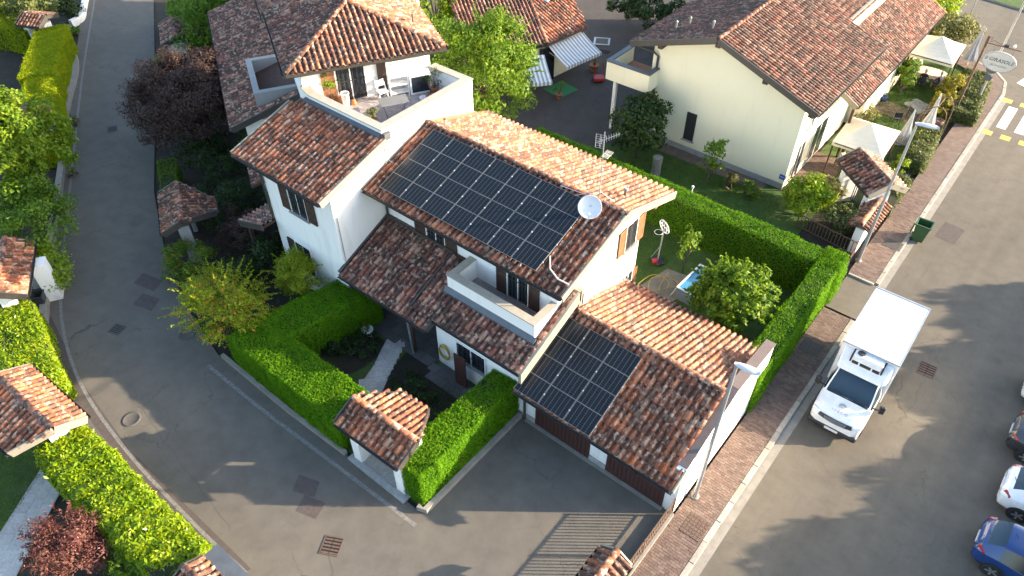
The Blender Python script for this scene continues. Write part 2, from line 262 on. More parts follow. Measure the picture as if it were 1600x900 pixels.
 lampgrey=plain('lamp_housing', (0.5, 0.52, 0.54), 0.5, 0.05, bmp=0.05), vent_green=plain('weathered_green_metal', (0.26, 0.31, 0.26), 0.6, 0.15), hose=plain('yellow_hose', (0.38, 0.27, 0.03), 0.5, 0.15), dish=plain('satellite_dish_paint', (0.62, 0.64, 0.66), 0.4, 0.05), stump=plain('grey_wood', (0.18, 0.17, 0.155), 0.95, 0.3, 9, bmp=0.5, bscale=25), cable=plain('white_cable', (0.7, 0.68, 0.64), 0.6, 0.05, bmp=0), drain=plain('rusty_drain', (0.13, 0.085, 0.065), 0.75, 0.25, 7, 0.3), hole=plain('drain_hole', (0.01, 0.01, 0.01), 1.0, 0.1, bmp=0), patch=plain('asphalt_patch', (0.078, 0.062, 0.056), 0.95, 0.2, 5), cover=plain('concrete_cover', (0.082, 0.075, 0.066), 0.9, 0.15, 6),
 sign=plain('sign_face', (0.60, 0.58, 0.51), 0.5, 0.05), ink=plain('dark_lettering', (0.11, 0.10, 0.09), 0.7, 0.1, bmp=0), signback=plain('sign_back', (0.10, 0.115, 0.135), 0.5, 0.1), blue=plain('blue_enamel', (0.03, 0.10, 0.42), 0.4, 0.05), cloth_w=plain('white_cloth', (0.72, 0.69, 0.64), 0.9, 0.06), cloth_b=plain('dark_blue_cloth', (0.03, 0.04, 0.07), 0.9, 0.15), cloth_g=plain('grey_cloth', (0.22, 0.22, 0.23), 0.9, 0.12), cloth_j=plain('denim_cloth', (0.06, 0.11, 0.22), 0.9, 0.15), cloth_k=plain('black_cloth', (0.025, 0.024, 0.026), 0.9, 0.1), skin=plain('skin', (0.50, 0.29, 0.20), 0.55, 0.06, bmp=0.05), hair=plain('dark_hair', (0.03, 0.02, 0.015), 0.6, 0.2), hair_g=plain('grey_hair', (0.40, 0.38, 0.35), 0.7, 0.15), tablecloth=plain('cream_tablecloth', (0.62, 0.54, 0.42), 0.9, 0.06), orange=plain('orange_toy', (0.7, 0.16, 0.03), 0.5, 0.1),
)

# ------------------------------------------------------------------ geometry helpers
TM = {}                                    # world matrix of every thing, so parts can be modelled where they stand
def mats_of(mat): return [M[x] if isinstance(x, str) else x for x in (mat if isinstance(mat, (list, tuple)) else [mat])]
def put(o, parent, world=None):
    """link o; parent it; world = its wanted world matrix (default: the frame of the parent)"""
    col.objects.link(o)
    pm = TM[parent.name] if parent is not None else Matrix.Identity(4)
    wm = pm if world is None else world
    if parent is not None: o.parent = parent
    o.matrix_basis = pm.inverted() @ wm
    TM[o.name] = wm.copy()
    return o
def tag(o, label, cat, group=None):
    o['label'] = label; o['category'] = cat
    if group: o['group'] = group
    return o
def thing(name, label, cat, loc=(0, 0, 0), rz=0.0, group=None, world=None):
    o = bpy.data.objects.new(name, None); o.empty_display_size = 0.3
    put(o, None, world if world is not None else Matrix.Translation(Vector(loc)) @ Matrix.Rotation(rz, 4, 'Z'))
    return tag(o, label, cat, group)
class MB:
    """collects faces; build() links them as ONE mesh object. Coordinates are in the frame of the parent unless world=True"""
    def __init__(s): s.v = []; s.f = []; s.m = []; s.sm = []
    def add(s, vs, fs, mi=0, smooth=False):
        k = len(s.v); s.v += [tuple(v) for v in vs]; s.f += [tuple(i + k for i in f) for f in fs]; s.m += [mi] * len(fs); s.sm += [smooth] * len(fs); return s
    def box(s, x0, x1, y0, y1, z0, z1, mi=0, T=None):
        vs = [Vector((x, y, z)) for z in (z0, z1) for y in (y0, y1) for x in (x0, x1)]
        if T is not None: vs = [T @ v for v in vs]
        return s.add(vs, [(0, 2, 3, 1), (4, 5, 7, 6), (0, 1, 5, 4), (2, 6, 7, 3), (0, 4, 6, 2), (1, 3, 7, 5)], mi)
    def bar(s, a, b, wx, wz, mi=0, up=(0, 0, 1)):
        a, b, up = Vector(a), Vector(b), Vector(up); d = (b - a).normalized()
        if abs(d.dot(up)) > 0.98: up = Vector((1, 0, 0))
        x = d.cross(up).normalized() * wx / 2; z = x.cross(d).normalized() * wz / 2
        vs = [p + q for p in (a, b) for q in (-x - z, x - z, x + z, -x + z)]
        return s.add(vs, [(0, 1, 2, 3), (7, 6, 5, 4), (0, 4, 5, 1), (1, 5, 6, 2), (2, 6, 7, 3), (3, 7, 4, 0)], mi)
    def prism(s, poly, z0, z1, mi=0, mi_top=None):
        n = len(poly); vs = [(p[0], p[1], z0) for p in poly] + [(p[0], p[1], z1) for p in poly]
        s.add(vs, [tuple(range(n - 1, -1, -1))] + [(i, (i + 1) % n, (i + 1) % n + n, i + n) for i in range(n)], mi)
        return s.add([(p[0], p[1], z1) for p in poly], [tuple(range(n))], mi if mi_top is None else mi_top)
    def slab(s, pts, t, mi=0, dirn=(0, 0, -1)):
        n = len(pts); d = Vector(dirn) * t
        vs = [Vector(p) for p in pts] + [Vector(p) + d for p in pts]
        return s.add(vs, [tuple(range(n)), tuple(range(2 * n - 1, n - 1, -1))] + [(i + n, (i + 1) % n + n, (i + 1) % n, i) for i in range(n)], mi)
    def tube(s, pts, rad, n=8, mi=0, caps=True, smooth=True):
        pts = [Vector(p) for p in pts]; rs = rad if isinstance(rad, (list, tuple)) else [rad] * len(pts)
        vs = []; ref = Vector((0.31, 0.17, 0.93))
        for i, p in enumerate(pts):
            d = (pts[min(i + 1, len(pts) - 1)] - pts[max(i - 1, 0)]).normalized()
            a = d.cross(ref if abs(d.dot(ref)) < 0.95 else Vector((1, 0, 0))).normalized(); b = d.cross(a)
            vs += [p + (a * math.cos(2 * math.pi * k / n) + b * math.sin(2 * math.pi * k / n)) * rs[i] for k in range(n)]
        fs = [(i * n + k, i * n + (k + 1) % n, (i + 1) * n + (k + 1) % n, (i + 1) * n + k) for i in range(len(pts) - 1) for k in range(n)]
        s.add(vs, fs, mi, smooth)
        if caps:
            s.add(vs[:n], [tuple(range(n))], mi); s.add(vs[-n:], [tuple(range(n - 1, -1, -1))], mi)
        return s
    def lathe(s, prof, n=16, mi=0, c=(0, 0, 0), smooth=True):
        vs = [(c[0] + r * math.cos(2 * math.pi * k / n), c[1] + r * math.sin(2 * math.pi * k / n), c[2] + z) for r, z in prof for k in range(n)]
        return s.add(vs, [(i * n + k, i * n + (k + 1) % n, (i + 1) * n + (k + 1) % n, (i + 1) * n + k) for i in range(len(prof) - 1) for k in range(n)], mi, smooth)
    def disc(s, c, r, n=20, mi=0, nrm=(0, 0, 1), sx=1.0):
        q = Vector(nrm).to_track_quat('Z', 'Y'); vs = [Vector(c) + q @ Vector((r * sx * math.cos(2 * math.pi * k / n), r * math.sin(2 * math.pi * k / n), 0)) for k in range(n)]
        return s.add(vs, [tuple(range(n))], mi)
    def mesh(s, name, mat, inv=None):
        me = bpy.data.meshes.new(name); v = s.v if inv is None else [tuple(inv @ Vector(p)) for p in s.v]
        me.from_pydata(v, [], s.f)
        for m in mats_of(mat): me.materials.append(m)
        me.polygons.foreach_set('material_index', s.m); me.polygons.foreach_set('use_smooth', s.sm); me.update()
        return me
    def build(s, name, mat, parent=None, world=True, kind=None, bevel=0.0, seg=1):
        inv = TM[parent.name].inverted() if (parent is not None and world) else None
        o = bpy.data.objects.new(name, s.mesh(name, mat, inv)); put(o, parent)
        if kind: o['kind'] = kind
        if bevel:
            b = o.modifiers.new('bevel', 'BEVEL'); b.width = bevel; b.segments = seg; b.limit_method = 'ANGLE'
        return o
def flat(name, poly, z, mat, kind='structure'):
    mb = MB(); mb.add([(x, y, z) for x, y in poly], [tuple(range(len(poly)))]); return mb.build(name, mat, None, kind=kind)
def np_mesh(name, V, F, mats, mi=None, smooth=False):
    me = bpy.data.meshes.new(name); nv, nf = len(V), len(F); k = F.shape[1]
    me.vertices.add(nv); me.vertices.foreach_set('co', np.asarray(V, np.float32).ravel())
    me.loops.add(nf * k); me.loops.foreach_set('vertex_index', np.asarray(F, np.int32).ravel())
    me.polygons.add(nf); me.polygons.foreach_set('loop_start', np.arange(0, nf * k, k, dtype=np.int32))
    for m in mats_of(mats): me.materials.append(m)
    if mi is not None: me.polygons.foreach_set('material_index', np.asarray(mi, np.int32))
    me.update(calc_edges=True); me.validate()
    return me
def dup(o, world, label=None, parent=None, group=None):
    """copy of a thing with copies of its parts and sub-parts (shared mesh data)"""
    c = o.copy(); put(c, parent, world if parent is None else TM[parent.name] @ TM[o.parent.name].inverted() @ TM[o.name])
    if label: c['label'] = label
    if group: c['group'] = group
    for ch in list(o.children):
        dup(ch, None, None, c)
    return c
def place(loc, rz=0.0): return Matrix.Translation(Vector(loc)) @ Matrix.Rotation(rz, 4, 'Z')
ORD = ['first', 'second', 'third', 'fourth', 'fifth', 'sixth', 'seventh', 'eighth', 'ninth', 'tenth']

# ------------------------------------------------------------------ tiled roofs
TW, TL = 0.254, 0.40
def tile_geo():
    """one curved clay tile: pan on the left, barrel on the right, thick lower lip"""
    prof = [(0.0, 0.008), (0.035, 0.0), (0.094, 0.002), (0.104, 0.062), (0.140, 0.112), (0.194, 0.115), (0.242, 0.068), (0.260, 0.004)]
    V = []
    for y, dz in ((-0.045, 0.036), (TL + 0.01, 0.0)):
        for x, z in prof: V.append((x, y, z + dz))
    for x, z in prof: V.append((x, -0.045, z + 0.036 - 0.034))
    n = len(prof); F = []
    for i in range(n - 1): F.append((i, i + 1, n + i + 1, n + i))
    for i in range(n - 1): F.append((2 * n + i, 2 * n + i + 1, i + 1, i))
    return np.array(V, float), np.array(F, int)
TV, TF = tile_geo()
TILE_ME = {}
def tile_mesh(matname):
    if matname not in TILE_ME:
        me = np_mesh('tile', TV, TF, matname)
        me.polygons.foreach_set('use_smooth', [True] * 7 + [False] * 7)
        TILE_ME[matname] = me
    return TILE_ME[matname]
def ridge_mesh(matname):
    key = 'r' + matname
    if key not in TILE_ME:
        n = 6; V = []; F = []
        for y, r in ((-0.03, 0.135), (0.40, 0.115)):
            for k in range(n + 1):
                a = math.pi * k / n; V.append((r * math.cos(a), y, r * math.sin(a) * 0.95))
        for k in range(n + 1):
            a = math.pi * k / n; V.append((0.112 * math.cos(a), -0.03, 0.112 * math.sin(a) * 0.95))
        for k in range(n): F.append((k, n + 1 + k, n + 2 + k, k + 1)); F.append((2 * n + 2 + k, k, k + 1, 2 * n + 3 + k))
        me = np_mesh('ridge_tile', np.array(V), np.array(F), matname); TILE_ME[key] = me
    return TILE_ME[key]
def inside(poly, x, y):
    r = False; n = len(poly)
    for i in range(n):
        (x1, y1), (x2, y2) = poly[i], poly[(i + 1) % n]
        if (y1 > y) != (y2 > y) and x < (x2 - x1) * (y - y1) / (y2 - y1) + x1: r = not r
    return r
PENDING = {}
trng = random.Random(7)
def roof_plane(t, pts, name='roof', mat='tile', thick=0.14, skip=(), gutter='gutter', verge=(), holes=(), vmat='fascia', lift=-0.01, over=0.0):
    """pts: 3-D corners anticlockwise seen from above; the first edge is the eave. Slab, gutter, verge boards and tiles"""
    P3 = [Vector(p) for p in pts]
    U = (P3[1] - P3[0]).normalized(); N = None
    for k in range(2, len(P3)):
        c = U.cross(P3[k] - P3[0])
        if c.length > 1e-3: N = c.normalized(); break
    if N.z < 0: N = -N
    V = N.cross(U)
    ro = MB().slab(P3, thick).build(name, 'under', t)
    poly = [((p - P3[0]).dot(U), (p - P3[0]).dot(V)) for p in P3]
    hp = [[((Vector(p) - P3[0]).dot(U), (Vector(p) - P3[0]).dot(V)) for p in h] for h in holes]
    u0, u1 = min(p[0] for p in poly), max(p[0] for p in poly); v1 = max(p[1] for p in poly)
    nu = max(1, round((u1 - u0) / TW)); tw = (u1 - u0) / nu; nv = max(1, round(v1 / TL)); tl = v1 / nv
    rng = trng
    for i in range(nu):
        for j in range(nv):
            u, v = u0 + i * tw, j * tl
            cu, cv = u + tw * 0.5, v + tl * 0.5
            if not inside(poly, cu, cv) or any(inside(h, cu, cv) for h in hp): continue
            wp = P3[0] + U * u + V * (v - over) + N * lift
            if any(a[0] < cu_w.x < a[1] and a[2] < cu_w.y < a[3] for a in skip for cu_w in [P3[0] + U * cu + V * cv]): continue
            a = rng.uniform(-0.025, 0.025); b = rng.uniform(-0.012, 0.012); s = tw / TW
            Rm = Matrix((U, V, N)).transposed().to_4x4()
            Mx = Matrix.Translation(wp + N * rng.uniform(-0.006, 0.008) + V * rng.uniform(-0.012, 0.012)) @ Rm @ Matrix.Rotation(a, 4, 'Z') @ Matrix.Rotation(b, 4, 'Y') @ Matrix.Diagonal((s, tl / TL, 1, 1))
            PENDING.setdefault(t.name, []).append(((wp - CAM).length, Mx, ro, mat))
    if gutter:
        a, b = P3[0], P3[1]; out = Vector((-V.x, -V.y, 0)).normalized()
        g = MB(); n = 6; off = out * 0.075 + Vector((0, 0, -0.03))
        ring = []
        for p in (a - U * 0.02, b + U * 0.02):
            for k in range(n + 1):
                an = math.pi * k / n; ring.append(p + off + out * (0.075 * math.cos(an)) - Vector((0, 0, 1)) * (0.075 * math.sin(an)))
        g.add(ring, [(k, k + 1, n + 2 + k, n + 1 + k) for k in range(n)]); g.add([r + Vector((0, 0, 0.004)) for r in ring], [(k, n + 1 + k, n + 2 + k, k + 1) for k in range(n)])
        g.bar(a + Vector((0, 0, -thick * 0.5)) + out * 0.012, b + Vector((0, 0, -thick * 0.5)) + out * 0.012, 0.02, thick + 0.05)
        g.build('gutter', gutter, ro)
    for (i, j) in verge:
        a, b = P3[i], P3[j]; mid = sum(P3, Vector()) / len(P3); d = (b - a); d.z = 0; side = Vector((d.y, -d.x, 0)).normalized()
        if side.dot(a - mid) < 0: side = -side
        MB().bar(a + side * 0.03 + Vector((0, 0, -0.06)), b + side * 0.03 + Vector((0, 0, -0.06)), 0.06, 0.32).build('verge_board', vmat, ro)
    return ro
def ridge_caps(t, parent, a, b, mat='tile', dz=0.03):
    a, b = Vector(a), Vector(b); L = (b - a).length; n = max(1, round(L / 0.38)); d = (b - a).normalized()
    x = d.cross(Vector((0, 0, 1))).normalized(); z = x.cross(d); Rm = Matrix((x, d, z)).transposed().to_4x4()
    for k in range(n):
        o = bpy.data.objects.new('ridge_tile', ridge_mesh(mat))
        put(o, parent, Matrix.Translation(a + d * (L / n * k) + Vector((0, 0, dz + trng.uniform(-0.008, 0.008)))) @ Rm @ Matrix.Rotation(trng.uniform(-0.03, 0.03), 4, 'Z') @ Matrix.Diagonal((1, L / n / 0.38, 1, 1)))
def finish_tiles(t, limit=290):
    L = PENDING.pop(t.name, []); L.sort(key=lambda e: e[0])
    for d, Mx, ro, mat in L[:limit]:
        o = bpy.data.objects.new('tile', tile_mesh(mat)); put(o, ro, Mx)
    rest = L[limit:]
    for mat in sorted(set(e[3] for e in rest)):
        Vs = []; Fs = []; inv = TM[t.name].inverted(); k = 0; tv = np.c_[TV, np.ones(len(TV))]
        for d, Mx, ro, m_ in rest:
            if m_ != mat: continue
            A = np.array(inv @ Mx); Vs.append((tv @ A.T)[:, :3]); Fs.append(TF + k); k += len(TV)
        me = np_mesh('tiles', np.vstack(Vs), np.vstack(Fs), mat)
        me.polygons.foreach_set('use_smooth', np.tile([True] * 7 + [False] * 7, k // len(TV)))
        o = bpy.data.objects.new('tiles', me); put(o, t); o['kind'] = 'stuff'

# ------------------------------------------------------------------ leaves, hedges, trees, grass
def leaf_arrays(P, Nn, size, aspect, rng, spread=0.7, droop=0.0):
    n = len(P)
    N = Nn + rng.normal(0, spread, (n, 3)); N /= np.linalg.norm(N, axis=1)[:, None] + 1e-9
    T = rng.normal(0, 1, (n, 3)); T[:, 2] -= droop; T -= N * (T * N).sum(1)[:, None]; T /= np.linalg.norm(T, axis=1)[:, None] + 1e-9
    S = np.cross(N, T); L = size * rng.uniform(0.65, 1.3, n)[:, None]; W = L * aspect
    fold = N * (L * 0.12)
    V = np.stack([P - T * L * 0.5, P + S * W * 0.5 - fold, P + T * L * 0.5, P - S * W * 0.5 - fold], 1).reshape(-1, 3)
    return V, np.arange(4 * n).reshape(-1, 4)
def surf_noise(P, rng, amp, k):
    ph = rng.uniform(0, 6.28, (5, 1)); K = rng.normal(0, k, (5, 3))
    return amp * np.sin(P @ K.T + ph.T).mean(1)
def box_samples(x0, x1, y0, y1, z0, z1, dens, rng, bottom=False):
    out = []
    for ax, v, sgn in ((0, x0, -1), (0, x1, 1), (1, y0, -1), (1, y1, 1), (2, z1, 1)):
        d = [(x0, x1), (y0, y1), (z0, z1)]; o = [i for i in range(3) if i != ax]
        A = (d[o[0]][1] - d[o[0]][0]) * (d[o[1]][1] - d[o[1]][0]); n = int(A * dens)
        P = np.zeros((n, 3)); P[:, ax] = v
        for i in o: P[:, i] = rng.uniform(*d[i], n)
        Nn = np.zeros((n, 3)); Nn[:, ax] = sgn; out.append((P, Nn))
    return np.vstack([a for a, b in out]), np.vstack([b for a, b in out])
def hedge(name, label, segs, mat, size=0.085, dens=1500, seed=1, aspect=0.36, rnd=0.12, amp=0.065, cat='hedge', group=None, lean=0.35):
    """segs: (x, y, length, width, height, angle, base z) boxes of clipped leaves, each centred on x, y"""
    rng = np.random.default_rng(seed); Vs = []; Fs = []; k = 0; core = MB()
    t0 = Vector((segs[0][0], segs[0][1], segs[0][6]))
    for (cx, cy, ln, wd, h, ang, zb) in segs:
        P, Nn = box_samples(-ln / 2, ln / 2, -wd / 2, wd / 2, 0.0, h, dens, rng)
        # rounded shoulders
        c = np.clip(P, [-ln / 2 + rnd, -wd / 2 + rnd, 0], [ln / 2 - rnd, wd / 2 - rnd, h - rnd]); d = P - c; dl = np.linalg.norm(d, axis=1)[:, None] + 1e-9
        Nn = np.where(dl > 1e-6, d / dl, Nn); P = c + Nn * np.minimum(dl, rnd)
        P = P + Nn * (surf_noise(P, rng, amp, 3.0) + rng.normal(-0.02, 0.035, len(P)))[:, None]
        P = P + Nn * surf_noise(P, rng, amp * 1.6, 0.9)[:, None]
        P = P + Nn * (np.where(rng.uniform(0, 1, len(P)) < 0.03, rng.exponential(0.05, len(P)), 0.0) * (Nn[:, 2] > 0.3))[:, None]
        ca, sa = math.cos(ang), math.sin(ang); Rz = np.array([[ca, -sa, 0], [sa, ca, 0], [0, 0, 1]])
        P = P @ Rz.T + np.array([cx, cy, zb]) - np.array(t0); Nn = Nn @ Rz.T; Nn[:, 2] += lean
        V, F = leaf_arrays(P, Nn, size, aspect, rng); Vs.append(V); Fs.append(F + k); k += len(V)
        T = Matrix.Translation(Vector((cx, cy, zb)) - t0) @ Matrix.Rotation(ang, 4, 'Z')
        core.box(-ln / 2 + 0.1, ln / 2 - 0.1, -wd / 2 + 0.1, wd / 2 - 0.1, -0.02, h - 0.1, 0, T)
    t = thing(name, label, cat, t0, 0, group)
    o = bpy.data.objects.new('foliage', np_mesh('foliage', np.vstack(Vs), np.vstack(Fs), mat)); put(o, t)
    core.build('branches', 'twig', t, world=False)
    return t
def crown_points(cen, rad, n, rng, nclump, cr, hollow=0.35, squash=1.0):
    cen = np.array(cen); rad = np.array(rad)
    C = rng.normal(0, 1, (nclump, 3)); C /= np.linalg.norm(C, axis=1)[:, None]; C[:, 2] = np.where(C[:, 2] < -0.55, -C[:, 2], C[:, 2])
    C *= (hollow + (1 - hollow) * rng.uniform(0, 1, nclump) ** 0.5)[:, None]
    C = cen + C * rad * rng.uniform(0.8, 1.06, nclump)[:, None]
    sz = cr * rng.uniform(0.6, 1.25, nclump); wgt = sz ** 2; idx = rng.choice(nclump, n, p=wgt / wgt.sum())
    D = rng.normal(0, 1, (n, 3)); D /= np.linalg.norm(D, axis=1)[:, None]
    P = C[idx] + D * (sz[idx] * rng.uniform(0.25, 1.0, n) ** 0.6)[:, None] * np.array([1, 1, 0.75 * squash])
    out = (P - cen) / rad; out /= np.linalg.norm(out, axis=1)[:, None] + 1e-9
    Nn = 0.6 * D + 0.5 * out; Nn[:, 2] += 0.45
    return P, Nn, C
def tree(name, label, base, cen, rad, mat, n=7000, size=0.16, seed=1, nclump=60, cr=0.55, trunk=0.12, aspect=0.5, cat='tree', group=None, stems=1, limbs=14, extra=None, hollow=0.35, droop=0.3, spread=0.6, sprays=0, slen=0.4):
    rng = np.random.default_rng(seed); base = Vector(base); t = thing(name, label, cat, base, 0, group)
    lc = np.array(cen) - np.array(base)
    P, Nn, C = crown_points(lc, rad, n, rng, nclump, cr, hollow)
    if sprays:                                      # long leafy shoots that stick out of the crown
        D = rng.normal(0, 1, (sprays, 3)); D[:, 2] = np.abs(D[:, 2]) * 0.8 + 0.05; D /= np.linalg.norm(D, axis=1)[:, None]; m = 26
        u = np.linspace(0.0, 1.0, m)[None, :, None]; A = lc + D * np.array(rad) * 0.82; B = D * np.array([1, 1, 1.0]) * (slen * rng.uniform(0.5, 1.5, sprays))[:, None] + np.array([0, 0, slen * 0.25])
        S = A[:, None, :] + B[:, None, :] * u + np.array([0, 0, -slen * 0.25]) * u * u + rng.normal(0, 0.05, (sprays, m, 3)) * (1.15 - u)
        P = np.vstack([P, S.reshape(-1, 3)]); N2 = np.repeat(D, m, 0) * 0.3 + rng.normal(0, 0.4, (sprays * m, 3)); N2[:, 2] += 0.7; Nn = np.vstack([Nn, N2])
    keep = P[:, 2] > 0.03; P, Nn = P[keep], Nn[keep]
    V, F = leaf_arrays(P, Nn, size, aspect, rng, spread, droop)
    mi = None; ms = [mat]
    if extra:                                       # (material, share): blossoms or fruit among the leaves
        ms.append(extra[0]); mi = (rng.uniform(0, 1, len(F)) < extra[1]).astype(int)
    o = bpy.data.objects.new('crown', np_mesh('crown', V, F, ms, mi)); put(o, t)
    mb = MB(); top = Vector(lc) + Vector((0, 0, -rad[2] * 0.15))
    for s in range(stems):
        off = Vector((rng.normal(0, 0.12), rng.normal(0, 0.12), 0)) if stems > 1 else Vector((0, 0, 0))
        tp = top + (Vector((rng.normal(0, rad[0] * 0.35), rng.normal(0, rad[1] * 0.35), 0)) if stems > 1 else Vector((0, 0, 0)))
        m1 = off.lerp(tp, 0.35) + Vector((rng.normal(0, 0.08), rng.normal(0, 0.08), 0)); m2 = off.lerp(tp, 0.7) + Vector((rng.normal(0, 0.1), rng.normal(0, 0.1), 0))
        mb.tube([off, m1, m2, tp], [trunk, trunk * 0.8, trunk * 0.55, trunk * 0.22], 7)
        for k in range(limbs // stems):
            a = off.lerp(tp, rng.uniform(0.3, 0.9)); c = Vector(C[rng.integers(nclump)])
            mid = a.lerp(c, 0.5) + Vector((0, 0, rng.uniform(-0.1, 0.25)))
            mb.tube([a, mid, c], [trunk * 0.34, trunk * 0.22, trunk * 0.07], 5)
    mb.build('trunk', 'bark', t, world=False)
    return t
def grass(name, polys, n, h, mat='blade', z=0.0, seed=3):
    rng = np.random.default_rng(seed); pts = []
    for poly in polys:
        xs = [p[0] for p in poly]; ys = [p[1] for p in poly]; A = abs(sum(poly[i][0] * poly[(i + 1) % len(poly)][1] - poly[(i + 1) % len(poly)][0] * poly[i][1] for i in range(len(poly)))) / 2
        c = 0
        while c < n * A:
            x, y = rng.uniform(min(xs), max(xs)), rng.uniform(min(ys), max(ys))
            if inside(poly, x, y): pts.append((x, y, z)); c += 1
            elif rng.uniform() < 1e-5: break
    P = np.array(pts); k = len(P); a = rng.uniform(0, 6.28, k); d = np.c_[np.cos(a), np.sin(a), np.zeros(k)]; H = h * rng.uniform(0.5, 1.4, k)[:, None]
    tip = P + np.c_[rng.normal(0, 0.5, k), rng.normal(0, 0.5, k), np.ones(k)] * H
    V = np.stack([P - d * 0.012, P + d * 0.012, tip], 1).reshape(-1, 3)
    o = bpy.data.objects.new(name, np_mesh(name, V, np.arange(3 * k).reshape(-1, 3), mat)); put(o, None); o['kind'] = 'stuff'
    return tag(o, 'short green grass blades growing over the garden lawns', 'grass')

# ------------------------------------------------------------------ ground, streets, pavements
flat('ground', [(-400, -400), (400, -400), (400, 400), (-400, 400)], -0.06, 'soil')
INNER = [(-64, 22.0), (-46.4, 11.6), (-33.7, 4.0), (-22.5, -2.9), (-17.2, -5.5), (-13.2, -6.9), (-9.5, -7.72), (2.8, -7.55)]
OUTER = [(-0.3, -13.1), (-6.0, -13.35), (-10.7, -13.3), (-14.3, -12.75), (-17.6, -11.5), (-21.8, -9.2), (-29.0, -4.9), (-39.8, 1.45), (-50.9, 8.0), (-68, 18.2)]
flat('street', INNER + [(2.8, -1.8), (9.9, -1.8), (9.9, -40), (-0.3, -40)] + OUTER, 0.0, 'asphalt')
ROAD = [(11.4, -60), (60, -60), (60, 52), (-60, 60), (-60, 48), (2.5, 43.2), (8.3, 42.2), (10.2, 41.3), (11.1, 40.0), (11.4, 38.2)]
flat('road', ROAD, 0.0, 'asphalt2')
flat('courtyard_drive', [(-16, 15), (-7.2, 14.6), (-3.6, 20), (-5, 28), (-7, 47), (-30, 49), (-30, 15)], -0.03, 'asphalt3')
flat('driveway_pad', [(9.95, 11.9), (11.41, 11.9), (11.41, 14.72), (9.95, 14.72)], 0.05, 'asphalt2')
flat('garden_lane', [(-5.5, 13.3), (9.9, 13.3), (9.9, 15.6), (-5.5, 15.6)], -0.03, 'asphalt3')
isl = MB(); isl.prism([(-20, 54.3), (4, 54.3), (12, 53.0), (20, 50.5), (26, 46), (34, 54), (34, 90), (-20, 90)], 0.0, 0.14, 0, 1); isl.build('grass_verge', ['kerb', 'grass'], None, kind='structure')
# kerb and gutter of the right-hand road
def kerb_run(name, pts, wd, z0, z1, step=1.0):
    st = bpy.data.objects.new(name, bpy.data.meshes.new(name)); put(st, None); st['kind'] = 'structure'
    bed = MB()
    for a, b in zip(pts[:-1], pts[1:]):
        a, b = Vector((*a, 0)), Vector((*b, 0)); L = (b - a).length; n = max(1, round(L / step)); d = (b - a) / n
        bed.bar(a + Vector((0, 0, (z0 + z1) / 2 - 0.025)), b + Vector((0, 0, (z0 + z1) / 2 - 0.025)), wd - 0.02, z1 - z0 - 0.05)
        for i in range(n):
            p, q = a + d * i, a + d * (i + 1); g = d.normalized() * 0.008
            j = Vector((trng.uniform(-0.006, 0.006), trng.uniform(-0.006, 0.006), trng.uniform(-0.006, 0.006)))
            MB().bar(p + g + j + Vector((0, 0, (z0 + z1) / 2)), q - g + j + Vector((0, 0, (z0 + z1) / 2)), wd, z1 - z0).build('kerb_stone', 'kerb', st, bevel=0.015)
    st.data = bed.mesh(name, 'concrete')
    return st
kerb_run('kerb', [(11.3, -13), (11.3, 11.7)], 0.2, -0.02, 0.13)
kerb_run('kerb', [(11.3, 14.8), (11.3, 38.2), (11.0, 40.0), (10.1, 41.25), (8.3, 42.1), (4, 42.9)], 0.2, -0.02, 0.13)
kerb_run('kerb', [(9.95, 14.7), (11.2, 14.7)], 0.14, -0.02, 0.135, 0.65)
flat('gutter_strip', [(11.4, -13), (11.72, -13), (11.72, 38), (11.4, 38)], 0.004, 'concrete')
def walk(y0, y1, singles):
    st = MB().box(9.92, 11.2, y0, y1, -0.04, 0.085).build('sidewalk', 'soil', None, kind='structure')
    L = []; bw, bh = 0.212, 0.108; j = 0; y = y0 + 0.02
    while y < y1 - bh:
        x = 9.94 - (bw / 2 if j % 2 else 0)
        while x < 11.19:
            a, b = max(x, 9.93), min(x + bw - 0.008, 11.195)
            if b - a > 0.05: L.append((a, b, y, y + bh - 0.008, trng.uniform(-0.004, 0.004)))
            x += bw
        y += bh; j += 1
    L.sort(key=lambda q: (Vector((q[0], q[2], 0)) - CAM).length if q[2] > -6.6 else 1e3 + q[2])
    ref = MB().box(0, bw - 0.008, 0, bh - 0.008, -0.06, 0.0).mesh('paver', 'paver')
    for (a, b, c, d, z) in L[:singles]:
        o = bpy.data.objects.new('paver', ref); put(o, st, Matrix.Translation((a, c, 0.12 + z)) @ Matrix.Diagonal(((b - a) / (bw - 0.008), 1, 1, 1)))
    mb = MB()
    for (a, b, c, d, z) in L[singles:]: mb.box(a, b, c, d, 0.06, 0.12 + z)
    mb.build('pavers', 'paver', st, kind='stuff')
walk(-9.5, 11.75, 290)
walk(14.78, 24.0, 0)
flat('sidewalk_far', [(9.92, 24.0), (11.2, 24.0), (11.2, 38.2), (10.9, 39.9), (10.0, 41.15), (8.3, 42.0), (7.0, 42.2), (7.5, 40.8), (9.4, 39.8), (9.92, 38)], 0.115, 'paver_far')
